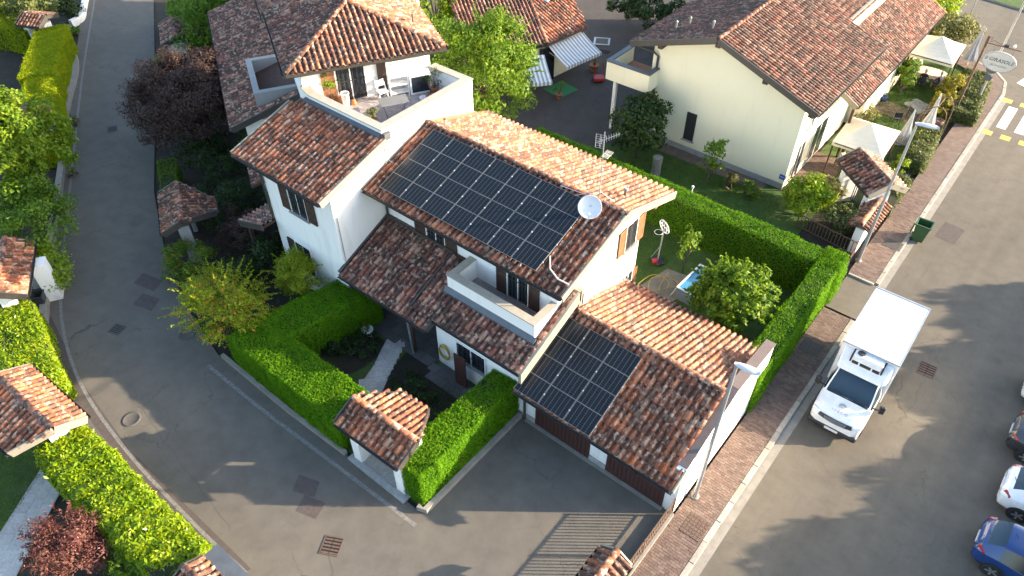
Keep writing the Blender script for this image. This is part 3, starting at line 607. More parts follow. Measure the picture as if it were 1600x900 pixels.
# painted lines on the side street (worn)
def stripe(name, pts, wd, mat, z):
    mb = MB(); L = []; Rr = []
    for i, p in enumerate(pts):
        a = Vector(pts[max(0, i - 1)]); b = Vector(pts[min(len(pts) - 1, i + 1)]); d = (b - a).normalized(); nn = Vector((-d.y, d.x)) * wd / 2
        L.append((p[0] + nn.x, p[1] + nn.y, z)); Rr.append((p[0] - nn.x, p[1] - nn.y, z))
    n = len(pts); mb.add(L + Rr, [(n + i, n + i + 1, i + 1, i) for i in range(n - 1)]); return mb.build(name, mat, None, kind='structure')
def smooth_pts(pts, k=6):
    out = []
    for i in range(len(pts) - 1):
        p0, p1, p2, p3 = (Vector(pts[max(0, i - 1)]), Vector(pts[i]), Vector(pts[i + 1]), Vector(pts[min(len(pts) - 1, i + 2)]))
        for j in range(k):
            t = j / k; out.append(tuple(0.5 * ((2 * p1) + (p2 - p0) * t + (2 * p0 - 5 * p1 + 4 * p2 - p3) * t * t + (3 * p1 - p0 - 3 * p2 + p3) * t ** 3)))
    return out + [tuple(pts[-1])]
stripe('edge_line', smooth_pts([(-50.2, 8.6), (-39.3, 1.86), (-29.7, -3.8), (-21.2, -8.75), (-16.9, -11.0), (-12.6, -12.35), (-7.8, -12.92), (-3.1, -13.02), (-0.3, -12.95)]), 0.13, 'line', 0.004)
stripe('edge_line', smooth_pts([(-9.3, -8.36), (-5.5, -8.34), (-2.15, -8.22), (2.95, -8.05)]), 0.15, 'line', 0.004)
for i in range(9):                                   # zebra crossing
    x = 12.25 + i * 1.02
    flat('crossing_stripe', [(x - 0.27, 33.75), (x + 0.27, 33.75), (x + 0.27, 36.95), (x - 0.27, 36.95)], 0.005, 'paint_w')
    for y in (32.75, 37.65): flat('crossing_square', [(x - 0.78, y - 0.28), (x - 0.24, y - 0.28), (x - 0.24, y + 0.28), (x - 0.78, y + 0.28)], 0.005, 'paint_y')
flat('arrow_marking', [(11.6, 40.6), (12.4, 40.2), (13.2, 41.8), (12.0, 42.4)], 0.005, 'paint_w')
# cracks and repairs
def crack(pts, wd=0.012): stripe('road_crack', pts, wd, 'patch', 0.003)
crng = random.Random(5)
def wander(a, b, n=12, amp=0.12):
    return [(a[0] + (b[0] - a[0]) * i / n + crng.uniform(-amp, amp), a[1] + (b[1] - a[1]) * i / n + crng.uniform(-amp, amp)) for i in range(n + 1)]
crack(wander((14.5, 13.3), (14.8, 11.2))); crack(wander((14.9, 10.7), (15.0, 7.3))); crack(wander((15.1, 10.9), (18.5, 8.4), 16)); crack(wander((13.0, 3.6), (15.5, 3.0))); crack(wander((14.2, 19.5), (16.5, 18.4)))
crack(wander((-10.2, -11.4), (-2.0, -12.4), 20), 0.012); crack(wander((1.4, -10.8), (3.2, -11.8), 8), 0.02)
for p in ([(-1.95, -9.35), (-1.1, -9.05), (-0.75, -9.6), (-1.6, -9.95)], [(-1.1, -9.75), (-0.25, -9.5), (-0.02, -10.15), (-0.85, -10.4)], [(-16.9, -6.9), (-15.7, -6.6), (-15.3, -7.3), (-16.6, -7.6)], [(-15.6, -7.7), (-14.6, -7.4), (-14.2, -8.1), (-15.3, -8.4)], [(12.3, 20.4), (13.3, 20.3), (13.4, 21.9), (12.4, 22.0)]):
    flat('asphalt_patch', p, 0.0035, 'patch')
flat('worn_strip', [(-18, -12.1), (-12.7, -12.9), (-7.8, -13.25), (-0.3, -13.1), (-0.3, -12.75), (-8, -12.8), (-12.5, -12.3), (-17.5, -11.2)], 0.002, 'patch')
def drain(x, y, rz, w_, h_, label, mat='drain', slots=True, z=0.006):
    t = thing('drain_grate', label, 'drain', (x, y, z), rz)
    MB().box(-w_ / 2, w_ / 2, -h_ / 2, h_ / 2, -0.01, 0.0).build('frame', 'hole' if slots else mat, t, world=False)
    if slots:
        for rx in (-w_ / 4, w_ / 4):
            for k in range(5): MB().box(rx - w_ * 0.23, rx + w_ * 0.23, -h_ / 2 + k * h_ / 5 + 0.012, -h_ / 2 + (k + 0.62) * h_ / 5, 0.0, 0.012).build('bar', mat, t, world=False)
        MB().box(-w_ / 2, w_ / 2, -h_ / 2 - 0.04, -h_ / 2, -0.005, 0.013).box(-w_ / 2, w_ / 2, h_ / 2, h_ / 2 + 0.04, -0.005, 0.013).box(-w_ / 2 - 0.04, -w_ / 2, -h_ / 2 - 0.04, h_ / 2 + 0.04, -0.005, 0.014).box(w_ / 2, w_ / 2 + 0.04, -h_ / 2 - 0.04, h_ / 2 + 0.04, -0.005, 0.014).build('rim', mat, t, world=False)
    else:
        for a in range(6):
            for b in range(6): MB().box(-w_ / 2 + (a + 0.12) * w_ / 6, -w_ / 2 + (a + 0.88) * w_ / 6, -h_ / 2 + (b + 0.12) * h_ / 6, -h_ / 2 + (b + 0.88) * h_ / 6, 0.0, 0.008).build('stud', mat, t, world=False)
    return t
drain(1.21, -10.46, 0.5, 0.62, 0.62, 'rusty square drain grate in the sunlit asphalt near the court')
drain(-14.34, -9.72, 0.3, 0.55, 0.5, 'dark drain grate in the shaded bend of the side street', 'cover')
drain(-30.5, -0.9, -0.5, 0.6, 0.5, 'drain grate in the far shaded part of the side street', 'cover')
drain(14.84, 10.92, 0.05, 0.62, 0.72, 'drain grate in the road beside the white truck', 'drain')
drain(10.74, -1.86, 0.0, 0.78, 0.9, 'square studded cover in the brick pavement near the garage end', 'drain', False, 0.128)
drain(10.5, 8.9, 0.0, 0.9, 0.8, 'square cover in the shaded brick pavement beside the parked truck', 'cover', False, 0.128)
drain(10.9, 18.2, 0.0, 0.9, 0.75, 'square cover in the brick pavement behind the green bin', 'cover', False, 0.128)
for x, y, l in ((-9.26, -11.98, 'round manhole cover near the kerb of the shaded street'), (-11.6, -7.9, 'round manhole cover beside the orange-flowered bush'), (19.4, 1.6, 'round dark manhole cover in front of the blue car')):
    t = thing('manhole_cover', l, 'manhole', (x, y, 0.005)); MB().lathe([(0.36, -0.01), (0.36, 0.006), (0.31, 0.008), (0.30, 0.002), (0.0, 0.002)], 24).build('cover', 'cover', t, world=False)
    MB().lathe([(0.39, -0.008), (0.39, 0.004), (0.36, 0.004)], 24).build('rim', 'cover', t, world=False)

# ------------------------------------------------------------------ windows, shutters, doors
def window(t, C, ex, wd, ht, shutters=2, mat='darkwood', bars=True, name='window', sill=True, sh_w=None, open_ang=0.0, fmat='frame'):
    """C: bottom centre on the wall face, ex: direction along the wall; outward = ex x z turned out"""
    C = Vector(C); ex = Vector(ex).normalized(); ez = Vector((0, 0, 1)); n = ex.cross(ez)        # outward normal
    def bx(mb, a, b, z0, z1, d0, d1, mi=0):
        T = Matrix((ex, n, ez)).transposed().to_4x4(); T.translation = C
        mb.box(a, b, d0, d1, z0, z1, mi, T)
    f = MB(); h = wd / 2
    bx(f, -h - 0.06, -h, -0.0, ht + 0.06, -0.02, 0.05); bx(f, h, h + 0.06, -0.0, ht + 0.06, -0.02, 0.05); bx(f, -h, h, ht, ht + 0.06, -0.02, 0.048); bx(f, -0.03, 0.03, 0, ht, 0.0, 0.03)
    w_ = f.build(name, fmat, t)
    g = MB(); bx(g, -h, h, 0.0, ht, -0.02, 0.012); g.build('pane', 'glass', w_)
    if bars:
        b = MB()
        for k in range(6): x = -h + wd * (k + 0.5) / 6; bx(b, x - 0.012, x + 0.012, 0.03, ht - 0.02, 0.05, 0.07)
        for z in (0.12, ht * 0.5, ht - 0.12): bx(b, -h, h, z - 0.012, z + 0.012, 0.054, 0.066)
        b.build('grille', 'iron', w_)
    if sill: s = MB(); bx(s, -h - 0.15, h + 0.15, -0.06, 0.0, -0.02, 0.14); s.build('sill', 'greystone', w_)
    sw = sh_w or h
    for sgn in ([-1, 1] if shutters == 2 else [shutters] if shutters else []):
        m = MB(); a, b = (-h - 0.07 - sw, -h - 0.07) if sgn < 0 else (h + 0.07, h + 0.07 + sw)
        hinge = C + ex * (b if sgn < 0 else a); Rz = Matrix.Translation(hinge) @ Matrix.Rotation(open_ang * sgn, 4, 'Z') @ Matrix.Translation(-hinge)
        T = Matrix((ex, n, ez)).transposed().to_4x4(); T.translation = C; T = Rz @ T
        m.box(a, b, 0.03, 0.055, 0.0, ht, 0, T)
        for (p, q) in ((a, a + 0.07), (b - 0.07, b)): m.box(p, q, 0.025, 0.075, 0.0, ht, 0, T)
        for z in (0.0, ht / 2 - 0.04, ht - 0.08): m.box(a + 0.07, b - 0.07, 0.025, 0.072, z, z + 0.08, 0, T)
        k = int((ht - 0.2) / 0.06)
        for i in range(k): m.box(a + 0.07, b - 0.07, 0.05, 0.066, 0.1 + i * 0.06, 0.1 + i * 0.06 + 0.035, 0, T)
        m.build('shutter', mat, w_)
    return w_
def pipe(t, pts, r=0.05, name='downpipe', mat='gutter'): return MB().tube(pts, r, 8).build(name, mat, t)
def gable_body(t, x0, x1, y0, y1, ze, yr, zr, ze2=None, mat='white', z0=-0.05):
    """house body with a ridge along x"""
    ze2 = ze if ze2 is None else ze2; prof = [(y0, z0), (y1, z0), (y1, ze2), (yr, zr), (y0, ze)]; n = len(prof)
    vs = [(x0, y, z) for y, z in prof] + [(x1, y, z) for y, z in prof]
    mb = MB(); mb.add(vs, [tuple(range(n - 1, -1, -1)), tuple(range(n, 2 * n))] + [(i, (i + 1) % n, (i + 1) % n + n, i + n) for i in range(n)])
    return mb.build('wall', mat, t)

# ------------------------------------------------------------------ main house
H = thing('house', 'white two-storey house whose long tiled roof carries fourteen solar panels', 'house', (-1.9, 3.2, 0))
SL = (7.61 - 6.31) / (3.2 + 0.74)
gable_body(H, -6.47, 2.85, 0.3, 6.15, 6.43, 3.2, 7.38)
fr = roof_plane(H, [(-6.46, -0.74, 6.31), (3.7, -0.74, 6.31), (3.7, 3.2, 7.61), (-6.46, 3.2, 7.61)], skip=[(-5.45, 2.0, -0.15, 2.6)], verge=[(1, 2)])
bk = roof_plane(H, [(3.7, 7.05, 6.36), (-6.46, 7.05, 6.36), (-6.46, 3.2, 7.61), (3.7, 3.2, 7.61)], verge=[(3, 0)])
ridge_caps(H, fr, (3.75, 3.2, 7.63), (-6.5, 3.2, 7.63), 'tile_mid')
MB().bar((-6.52, -0.8, 6.33), (-6.52, 3.2, 7.66), 0.12, 0.16).bar((-6.52, 3.2, 7.66), (-6.52, 6.3, 6.66), 0.12, 0.16).build('flashing', 'fascia', fr)
MB().bar((-6.3, 4.1, 7.42), (-6.3, 6.3, 6.72), 0.30, 0.08).build('flashing', 'terracotta', bk)
for y, z in ((0.9, 6.35), (3.2, 7.25), (5.9, 6.4)): MB().box(2.8, 3.55, y - 0.08, y + 0.08, z - 0.2, z - 0.02).build('rafter_end', 'brownwood', fr)
for x in (-6.2, -4.4, -2.6, -0.8, 1.0, 2.7): MB().box(x - 0.07, x + 0.07, -0.66, 0.3, 6.04, 6.18).build('rafter_end', 'darkwood', fr)
# porch roof in two parts (the right one a little higher)
PS = 0.42
pz = lambda y, d=0.0: 4.17 + PS * y + d
bx0, bx1, by0 = -1.55, 2.85, -1.13
p1 = roof_plane(H, [(-6.45, -2.78, pz(-2.78)), (-1.32, -2.78, pz(-2.78)), (-1.32, -1.6, pz(-1.6)), (-2.4, -1.6, pz(-1.6)), (-2.4, 0.3, pz(0.3)), (-6.45, 0.3, pz(0.3))], mat='tile_dark', verge=[(1, 2)], vmat='gutter')
p2 = roof_plane(H, [(-2.45, -2.36, pz(-2.36, 0.1)), (3.12, -2.36, pz(-2.36, 0.1)), (3.12, 1.2, pz(1.2, 0.1)), (2.9, 1.2, pz(1.2, 0.1)), (2.9, by0, pz(by0, 0.1)), (bx0, by0, pz(by0, 0.1)), (bx0, 0.3, pz(0.3, 0.1)), (-2.45, 0.3, pz(0.3, 0.1))], mat='tile_dark', verge=[(7, 0)], vmat='gutter')
MB().slab([(3.10, -2.4, pz(-2.4, 0.16)), (3.24, -2.4, pz(-2.4, 0.16)), (3.24, 1.3, pz(1.3, 0.16)), (3.10, 1.3, pz(1.3, 0.16))], 0.55).slab([(2.86, 1.2, 4.86), (3.24, 1.2, 4.86), (3.24, 1.5, 4.86), (2.86, 1.5, 4.86)], 0.8).build('verge_board', 'fascia', p2)
MB().bar((-6.46, -2.75, pz(-2.75, 0.08)), (-6.46, 0.3, pz(0.3, 0.08)), 0.14, 0.10).bar((-6.4, 0.26, pz(0.26, 0.14)), (-2.4, 0.26, pz(0.26, 0.14)), 0.16, 0.16).build('flashing', 'gutter', p1)
# balcony let into the porch roof
bz = 4.62
b_ = MB().box(bx0, bx1, by0, by0 + 0.3, 3.45, bz).box(bx0, bx0 + 0.28, by0 + 0.3, 0.31, 3.45, bz).box(bx1 - 0.28, bx1, by0 + 0.3, 0.31, 3.45, bz).build('balcony', 'white', H)
MB().box(bx0 - 0.03, bx1 + 0.03, by0 - 0.03, by0 + 0.32, bz, bz + 0.05).box(bx0 - 0.03, bx0 + 0.31, by0 + 0.32, 0.31, bz, bz + 0.049).box(bx1 - 0.31, bx1 + 0.03, by0 + 0.32, 0.31, bz, bz + 0.049).build('coping', 'coping', b_)
MB().box(bx0 + 0.28, bx1 - 0.28, by0 + 0.3, 0.31, 3.5, 3.65).build('floor', 'wood_floor', b_)
MB().slab([(bx0 - 0.1, by0 - 0.18, pz(by0 - 0.18, 0.25)), (bx1 + 0.1, by0 - 0.18, pz(by0 - 0.18, 0.25)), (bx1 + 0.1, by0, pz(by0, 0.34)), (bx0 - 0.12, by0, pz(by0, 0.34))], 0.12).build('flashing', 'flash', b_)
window(H, (-3.48, 0.3, 4.24), (1, 0, 0), 1.0, 1.0, 2, 'darkwood', sh_w=0.62)
window(H, (0.92, 0.3, 3.67), (1, 0, 0), 1.0, 2.05, 2, 'darkwood', sill=False, name='balcony_door', sh_w=0.5)
window(H, (2.85, 5.35, 4.15), (0, 1, 0), 0.8, 1.35, 2, 'brownwood', sh_w=0.5)
window(H, (2.85, 5.6, 1.0), (0, 1, 0), 0.6, 1.5, 1, 'brownwood', bars=False)
pipe(H, [(-6.33, 0.22, 6.1), (-6.33, 0.22, 4.3)], 0.055)
pipe(H, [(3.72, -0.66, 6.18), (3.45, -0.4, 5.9), (2.95, 0.2, 5.75), (2.95, 0.25, 4.9)], 0.03, 'cable', 'cable')
# ground-floor wall under the porch roof, back wall of the open porch
MB().box(-1.72, 3.1, -1.84, 0.3, -0.05, 3.3).build('wall', 'white', H)
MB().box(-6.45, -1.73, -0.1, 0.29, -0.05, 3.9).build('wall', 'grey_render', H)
window(H, (0.2, -1.84, 1.1), (1, 0, 0), 1.5, 0.95, 0)
MB().bar((-2.95, -2.1, 0.0), (-2.95, -2.1, 2.9), 0.14, 0.14).build('porch_post', 'darkwood', H)
MB().bar((-6.3, -2.4, 0.0), (-6.3, -2.4, 2.9), 0.14, 0.14).build('porch_post', 'darkwood', H)
pipe(H, [(-2.78, -2.62, 2.75), (-2.85, -2.4, 2.5), (-2.86, -2.3, 0.05)], 0.045, 'downpipe', 'galv')
MB().box(-2.4, -2.3, -2.6, -0.2, 2.72, 2.86).build('porch_beam', 'darkwood', H)
MB().box(-0.35, 0.25, -2.3, -2.24, 0.05, 1.85).build('gate', 'door_red', H)
finish_tiles(H)
# small things on the roof
t = thing('vent_pipe', 'short brown vent pipe with a cap near the gable end of the house roof', 'vent', (2.8, 4.55, 7.1)); MB().lathe([(0.05, -0.1), (0.05, 0.42), (0.0, 0.42)], 10).build('pipe', 'rust', t, world=False); MB().box(-0.09, 0.09, -0.07, 0.07, 0.42, 0.52).build('cap', 'greystone', t, world=False, bevel=0.02)
t = thing('satellite_dish', 'round grey satellite dish on the ridge of the house roof', 'satellite dish', (2.55, 2.55, 7.42))
q = Vector((0.45, -0.72, 0.53)).to_track_quat('Z', 'Y').to_matrix().to_4x4(); T = Matrix.Translation((0, -0.1, 0.42)) @ q
d_ = MB(); prof = [(0.0, -0.07), (0.15, -0.06), (0.28, -0.03), (0.39, 0.01), (0.44, 0.04), (0.445, 0.03), (0.39, -0.01), (0.28, -0.05), (0.0, -0.09)]; d_.lathe(prof, 28); d_.v = [tuple(T @ Vector(v)) for v in d_.v]; d_.build('reflector', 'dish', t, world=False)
MB().tube([T @ Vector((0, -0.42, 0.0)), T @ Vector((0.0, -0.38, 0.25)), T @ Vector((0, -0.22, 0.40))], 0.010, 6).build('feed_arm', 'galv', t, world=False); MB().tube([T @ Vector((0, -0.24, 0.38)), T @ Vector((0, -0.18, 0.40))], 0.025, 8).build('receiver', 'whitepl', t, world=False)
MB().tube([(0, 0, -0.15), (0, 0.0, 0.4), (0, -0.05, 0.45)], 0.025, 8).build('bracket', 'galv', t, world=False)
t = thing('television_antenna', 'tall television antenna mast with guy struts on the house ridge', 'antenna', (2.45, 3.2, 7.6))
MB().tube([(0, 0, 0), (0.0, 0, 1.4), (-0.02, 0, 3.0)], [0.022, 0.02, 0.016], 7).build('mast', 'galv', t, world=False)
MB().tube([(0, 0, 0.5), (-1.0, -0.5, 0.05)], 0.012, 5).tube([(0, 0, 0.5), (0.5, 0.3, 0.05)], 0.012, 5).tube([(0, -0.05, 0.15), (-1.5, -0.4, 0.28)], 0.012, 5).tube([(0, -0.05, 0.15), (0.75, -0.1, 0.12)], 0.012, 5).build('strut', 'galv', t, world=False)
yg = MB(); a = Vector((-0.25, -0.18, 2.55)); b = Vector((0.42, 0.30, 2.95)); yg.tube([a, b], 0.012, 5)
for k in range(9): p = a.lerp(b, 0.15 + k * 0.1); s = 0.24 - 0.012 * k; yg.tube([p + Vector((s * 0.55, -s * 0.8, 0)), p - Vector((s * 0.55, -s * 0.8, 0))], 0.006, 4)
yg.build('yagi', 'galv', t, world=False)
gr = MB()
for k in range(7): z = 2.25 + k * 0.09; gr.tube([(-0.36, 0.0, z), (-0.04, 0.1, z)], 0.007, 4)
gr.tube([(-0.36, 0, 2.25), (-0.36, 0, 2.8)], 0.01, 4).tube([(-0.2, 0.05, 2.25), (-0.2, 0.05, 2.8)], 0.01, 4).build('reflector_grid', 'galv', t, world=False)
gr = MB()
for k in range(6): x = 0.05 + k * 0.05; gr.tube([(x, -0.2, 2.12), (x, 0.2, 2.2)], 0.006, 4)
gr.tube([(0, 0, 2.15), (0.35, 0, 2.15)], 0.01, 4).build('lower_yagi', 'galv', t, world=False)
t = thing('air_conditioner', 'white air conditioner box on the gable wall above the garage roof', 'air conditioner', (3.1, 1.75, 4.05))
MB().box(-0.2, 0.2, -0.35, 0.35, 0, 0.62).build('casing', 'whitepl', t, world=False, bevel=0.03, seg=2); MB().disc((0.205, 0.08, 0.31), 0.23, 20, 0, (1, 0, 0)).build('fan_grille', 'coping', t, world=False)
fin = MB()
for k in range(5): fin.box(-0.16 + k * 0.07, -0.12 + k * 0.07, -0.36, -0.345, 0.08, 0.54)
fin.build('fins', 'terracotta', t, world=False)
t = thing('solar_cable', 'white cable running from the solar panels down to the roof verge', 'cable', (2.0, 0.2, 6.7)); MB().tube([(2.02, 0.5, 6.84), (2.35, 0.35, 6.78), (2.7, -0.1, 6.66), (3.2, -0.3, 6.60), (3.66, -0.28, 6.60)], 0.028, 7).build('cable', 'cable', t)
for k, (y, z) in enumerate(((0.7, 6.95), (4.7, 7.55))):
    t = thing('wall_hook', ['small metal hook on the white wall beside the left roof edge', 'small metal hook on the white wall above the back roof slope'][k], 'hook', (-6.42, y, z)); MB().tube([(0, -0.1, -0.1), (0, 0, 0.12), (0.12, 0.12, -0.05)], 0.02, 5).build('hook', 'galv', t, world=False)

# ------------------------------------------------------------------ garage
G = thing('garage', 'long white garage with two maroon doors and a parapet end wall along the pavement', 'garage', (6.3, 1.4, 0))
gs = 0.412; gz = lambda y: 3.86 - gs * abs(y - 1.15)
gable_body(G, 3.12, 9.5, -1.83, 4.85, gz(-1.83) - 0.2, 1.15, 3.64, gz(4.85) - 0.2)
gf = roof_plane(G, [(2.98, -2.5, gz(-2.5)), (9.82, -2.5, gz(-2.5)), (9.82, -1.7, gz(-1.7)), (9.5, -1.7, gz(-1.7)), (9.5, 1.15, 3.86), (2.98, 1.15, 3.86)], skip=[(3.15, 6.2, -2.1, 0.45)], verge=[(1, 2)])
gb = roof_plane(G, [(9.5, 5.55, gz(5.55)), (2.9, 5.55, gz(5.55)), (2.9, 1.15, 3.86), (9.5, 1.15, 3.86)])
ridge_caps(G, gf, (9.5, 1.15, 3.87), (3.25, 1.15, 3.87), 'tile_mid')
MB().bar((2.88, 2.3, 3.5), (2.88, 5.5, 2.18), 0.1, 0.12).build('flashing', 'fascia', gb)
pw = MB(); prof = [(-1.85, -0.05), (4.85, -0.05), (4.85, 3.32), (1.55, 3.76), (-1.65, 2.78), (-1.85, 2.74)]; n = len(prof)
pw.add([(9.5, y, z) for y, z in prof] + [(9.84, y, z) for y, z in prof], [tuple(range(n - 1, -1, -1)), tuple(range(n, 2 * n))] + [(i, (i + 1) % n, (i + 1) % n + n, i + n) for i in range(n)]); pw = pw.build('parapet_wall', 'white', G)
MB().slab([(9.48, -1.72, 2.80), (9.87, -1.72, 2.80), (9.87, 1.60, 3.82), (9.48, 1.60, 3.82)], 0.07).slab([(9.475, 1.60, 3.825), (9.875, 1.60, 3.825), (9.875, 4.88, 3.40), (9.475, 4.88, 3.40)], 0.07).build('coping', 'coping_brown', pw)
for x0, x1 in ((3.55, 6.15), (6.92, 9.38)):
    d = MB().box(x0, x1, -1.86, -1.80, 0.03, 2.15); d = d.build('garage_door', 'door_red', G)
    n_ = 14
    for k in range(n_): a = x0 + (x1 - x0) * k / n_; MB().box(a + 0.01, x0 + (x1 - x0) * (k + 1) / n_ - 0.01, -1.878, -1.86, 0.06, 2.12).build('board', 'door_red', d)
    MB().box((x0 + x1) / 2 - 0.05, (x0 + x1) / 2 + 0.05, -1.92, -1.87, 0.95, 1.05).build('handle', 'iron', d)
MB().box(3.12, 3.54, -1.88, -1.83, -0.02, 0.28).box(6.16, 6.91, -1.88, -1.83, -0.02, 0.28).build('plinth', 'greystone', G)
MB().box(3.12, 9.45, -2.02, -1.87, -0.02, 0.02).build('threshold', 'concrete', G)
pipe(G, [(3.1, -2.5, 2.3), (3.05, -2.1, 2.05), (3.05, -1.92, 1.9), (3.05, -1.92, 0.02)], 0.055)
pipe(G, [(9.78, -2.55, 2.32), (9.6, -2.3, 2.2)], 0.07, 'downpipe', 'flash')
finish_tiles(G)

# ------------------------------------------------------------------ solar panels
def frame_on(o, slope_deg):
    a = R(slope_deg); U = Vector((1, 0, 0)); V = Vector((0, math.cos(a), math.sin(a))); N = U.cross(V)
    m = Matrix((U, V, N)).transposed().to_4x4(); m.translation = Vector(o); return m
def make_panel(arr, m):
    W_, H_, e = 1.144, 1.735, 0.011
    f = bpy.data.objects.new('solar_panel', MB().box(0, W_, 0, e, 0, 0.035).box(0, W_, H_ - e, H_, 0, 0.035).box(0, e, e, H_ - e, 0, 0.0345).box(W_ - e, W_, e, H_ - e, 0, 0.0345).mesh('solar_panel', 'alu')); put(f, arr, m)
    def sub(n, mb, mt): o = bpy.data.objects.new(n, mb.mesh(n, mt)); put(o, f, m)
    sub('cells', MB().box(e, W_ - e, e, H_ - e, 0.006, 0.031), 'cells')
    sub('divider', MB().box(e, W_ - e, H_ / 2 - 0.011, H_ / 2 + 0.011, 0.031, 0.0325), 'alu')
    for y in (0.42, 1.30): sub('clamp', MB().box(W_ - 0.012, W_ + 0.03, y - 0.028, y + 0.028, 0.03, 0.045), 'clampw')
    return f
tilt = math.degrees(math.atan(SL)); gt = math.degrees(math.atan(gs)); proto = None
for lab, o3, ang, nc in (('large array of fourteen black solar panels on the main house roof', (-5.71, 2.854 - 3.47 * math.cos(R(tilt)), 7.585 - 3.47 * math.sin(R(tilt))), tilt, 7),
                         ('small array of six black solar panels on the garage roof', (3.0, 0.72 - 3.47 * math.cos(R(gt)), 3.685 - 3.47 * math.sin(R(gt))), gt, 3)):
    base = frame_on(o3, ang); arr = thing('solar_array', lab, 'solar panels', group='solar arrays on the roofs', world=base)
    for v0 in (0.0, 1.75):
        for c in range(nc):
            m = base @ Matrix.Translation((c * 1.154, v0, 0.135))
            if proto is None: proto = make_panel(arr, m)
            else:
                f = proto.copy(); put(f, arr, m)
                for ch in proto.children: d = ch.copy(); put(d, f, m)
    rail = MB()
    for y in (0.42, 1.30, 2.17, 3.05): rail.box(0.0, nc * 1.154 - 0.03, y - 0.02, y + 0.02, 0.07, 0.13)
    rail.build('rails', 'alu', arr, world=False)

# ------------------------------------------------------------------ terrace house (white, left of the main house)
T_ = thing('terrace_house', 'white house with a walled roof terrace and a pyramid roof, left of the solar roof', 'house', (-10, 2, 0))
prof = [(-2.4, -0.05), (6.2, -0.05), (6.2, 7.3), (0.72, 7.3), (0.72, 7.86), (-2.4, 6.95)]; n = len(prof)
mb = MB(); mb.add([(-11.12, y, z) for y, z in prof] + [(-6.5, y, z) for y, z in prof], [tuple(range(n - 1, -1, -1)), tuple(range(n, 2 * n))] + [(i, (i + 1) % n, (i + 1) % n + n, i + n) for i in range(n)])
mb.build('wall', 'white', T_)
ws = (8.1 - 6.98) / 3.85
wr = roof_plane(T_, [(-11.95, -3.05, 6.98), (-6.3, -3.05, 6.98), (-6.3, 0.66, 6.98 + ws * 3.71), (-11.25, 0.66, 6.98 + ws * 3.71), (-11.95, 0.3, 6.98 + ws * 3.35)], mat='tile_orange', verge=[(1, 2), (4, 0)])
MB().box(-6.42, -6.28, 0.62, 0.95, 8.0, 8.32).slab([(-11.3, 0.5, 8.19), (-6.5, 0.5, 8.19), (-6.5, 0.66, 8.26), (-11.3, 0.66, 8.26)], 0.1).build('flashing', 'flash', wr)
for y, z in ((-2.2, 6.95), (0.4, 7.72)): MB().box(-6.52, -6.3, y - 0.09, y + 0.09, z - 0.02, z + 0.2).build('rafter_end', 'brownwood', wr)
# hip block, rotated 60 degrees
ca, cb = Vector((0.5, 0.866, 0)), Vector((-0.866, 0.5, 0)); E1 = Vector((-11.55, 0.1, 0)); LA, LB = 7.06, 7.3
hp = lambda a, b, z: tuple(E1 + ca * a + cb * b + Vector((0, 0, z)))
MB().prism([hp(0.62, 0.62, 0)[:2], hp(LA - 0.62, 0.62, 0)[:2], hp(LA - 0.62, LB - 0.62, 0)[:2], hp(0.62, LB - 0.62, 0)[:2]], -0.05, 9.5).build('wall', 'white', T_)
ap = hp(LA / 2, LB / 2, 10.62); ze = 9.4
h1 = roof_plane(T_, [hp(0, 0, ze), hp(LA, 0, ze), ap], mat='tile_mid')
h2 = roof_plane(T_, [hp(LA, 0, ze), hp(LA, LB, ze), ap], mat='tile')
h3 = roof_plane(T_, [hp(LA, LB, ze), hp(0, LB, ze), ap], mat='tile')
h4 = roof_plane(T_, [hp(0, LB, ze), hp(0, 0, ze), ap], mat='tile_dark')  # darker tiles paint shade on the slope turned from the sun
for r_, c in ((h1, (0, 0)), (h2, (LA, 0)), (h3, (LA, LB)), (h4, (0, LB))): ridge_caps(T_, r_, hp(c[0], c[1], ze + 0.02), ap, 'tile_mid', 0.06)
# terrace floor and parapets
MB().prism([(-6.84, 0.98), (-6.84, 5.86), (-8.75, 5.95), hp(LA - 0.62, 0.60, 0)[:2], hp(0.62, 0.60, 0)[:2], (-11.15, 0.98)], 7.3, 7.45).build('terrace_floor', 'tile_floor', T_)
pw = MB(); pw.box(-6.85, -6.5, 0.66, 6.2, 7.28, 8.4).box(-11.1, -6.85, 0.66, 1.0, 7.28, 8.4).box(-8.8, -6.85, 5.86, 6.2, 7.28, 8.4)
pw.bar((-11.05, 0.83, 7.84), (-11.75, 1.02, 7.84), 0.34, 1.12).bar((-11.7, 0.98, 7.84), (-12.0, 1.75, 7.84), 0.34, 1.118).build('parapet', 'white', T_)
MB().box(-6.88, -6.46, 0.63, 6.24, 8.4, 8.45).box(-11.1, -6.88, 0.63, 1.03, 8.4, 8.449).box(-8.8, -6.88, 5.82, 6.24, 8.4, 8.449).bar((-11.0, 0.83, 8.423), (-11.78, 1.04, 8.423), 0.4, 0.046).bar((-11.7, 0.96, 8.42), (-12.02, 1.78, 8.42), 0.4, 0.046).build('coping', 'coping', T_)
dw = lambda a, z=7.45: hp(a, 0.62, z)
window(T_, dw(2.75), tuple(ca), 1.25, 1.85, -1, 'brownwood', name='terrace_door', sill=False, sh_w=0.6)
d_ = MB(); d_.bar(Vector(dw(3.95, 8.3)) - cb * 0.06, Vector(dw(3.95, 8.3)) - cb * 0.1 + ca * 0.45, 0.06, 1.7); d_.build('shutter', 'darkwood', T_)
window(T_, (-8.9, -2.4, 4.75), (1, 0, 0), 1.05, 1.55, 2, 'darkwood', sh_w=0.55)
window(T_, (-9.4, -2.4, 1.2), (1, 0, 0), 1.0, 1.6, -1, 'darkwood')
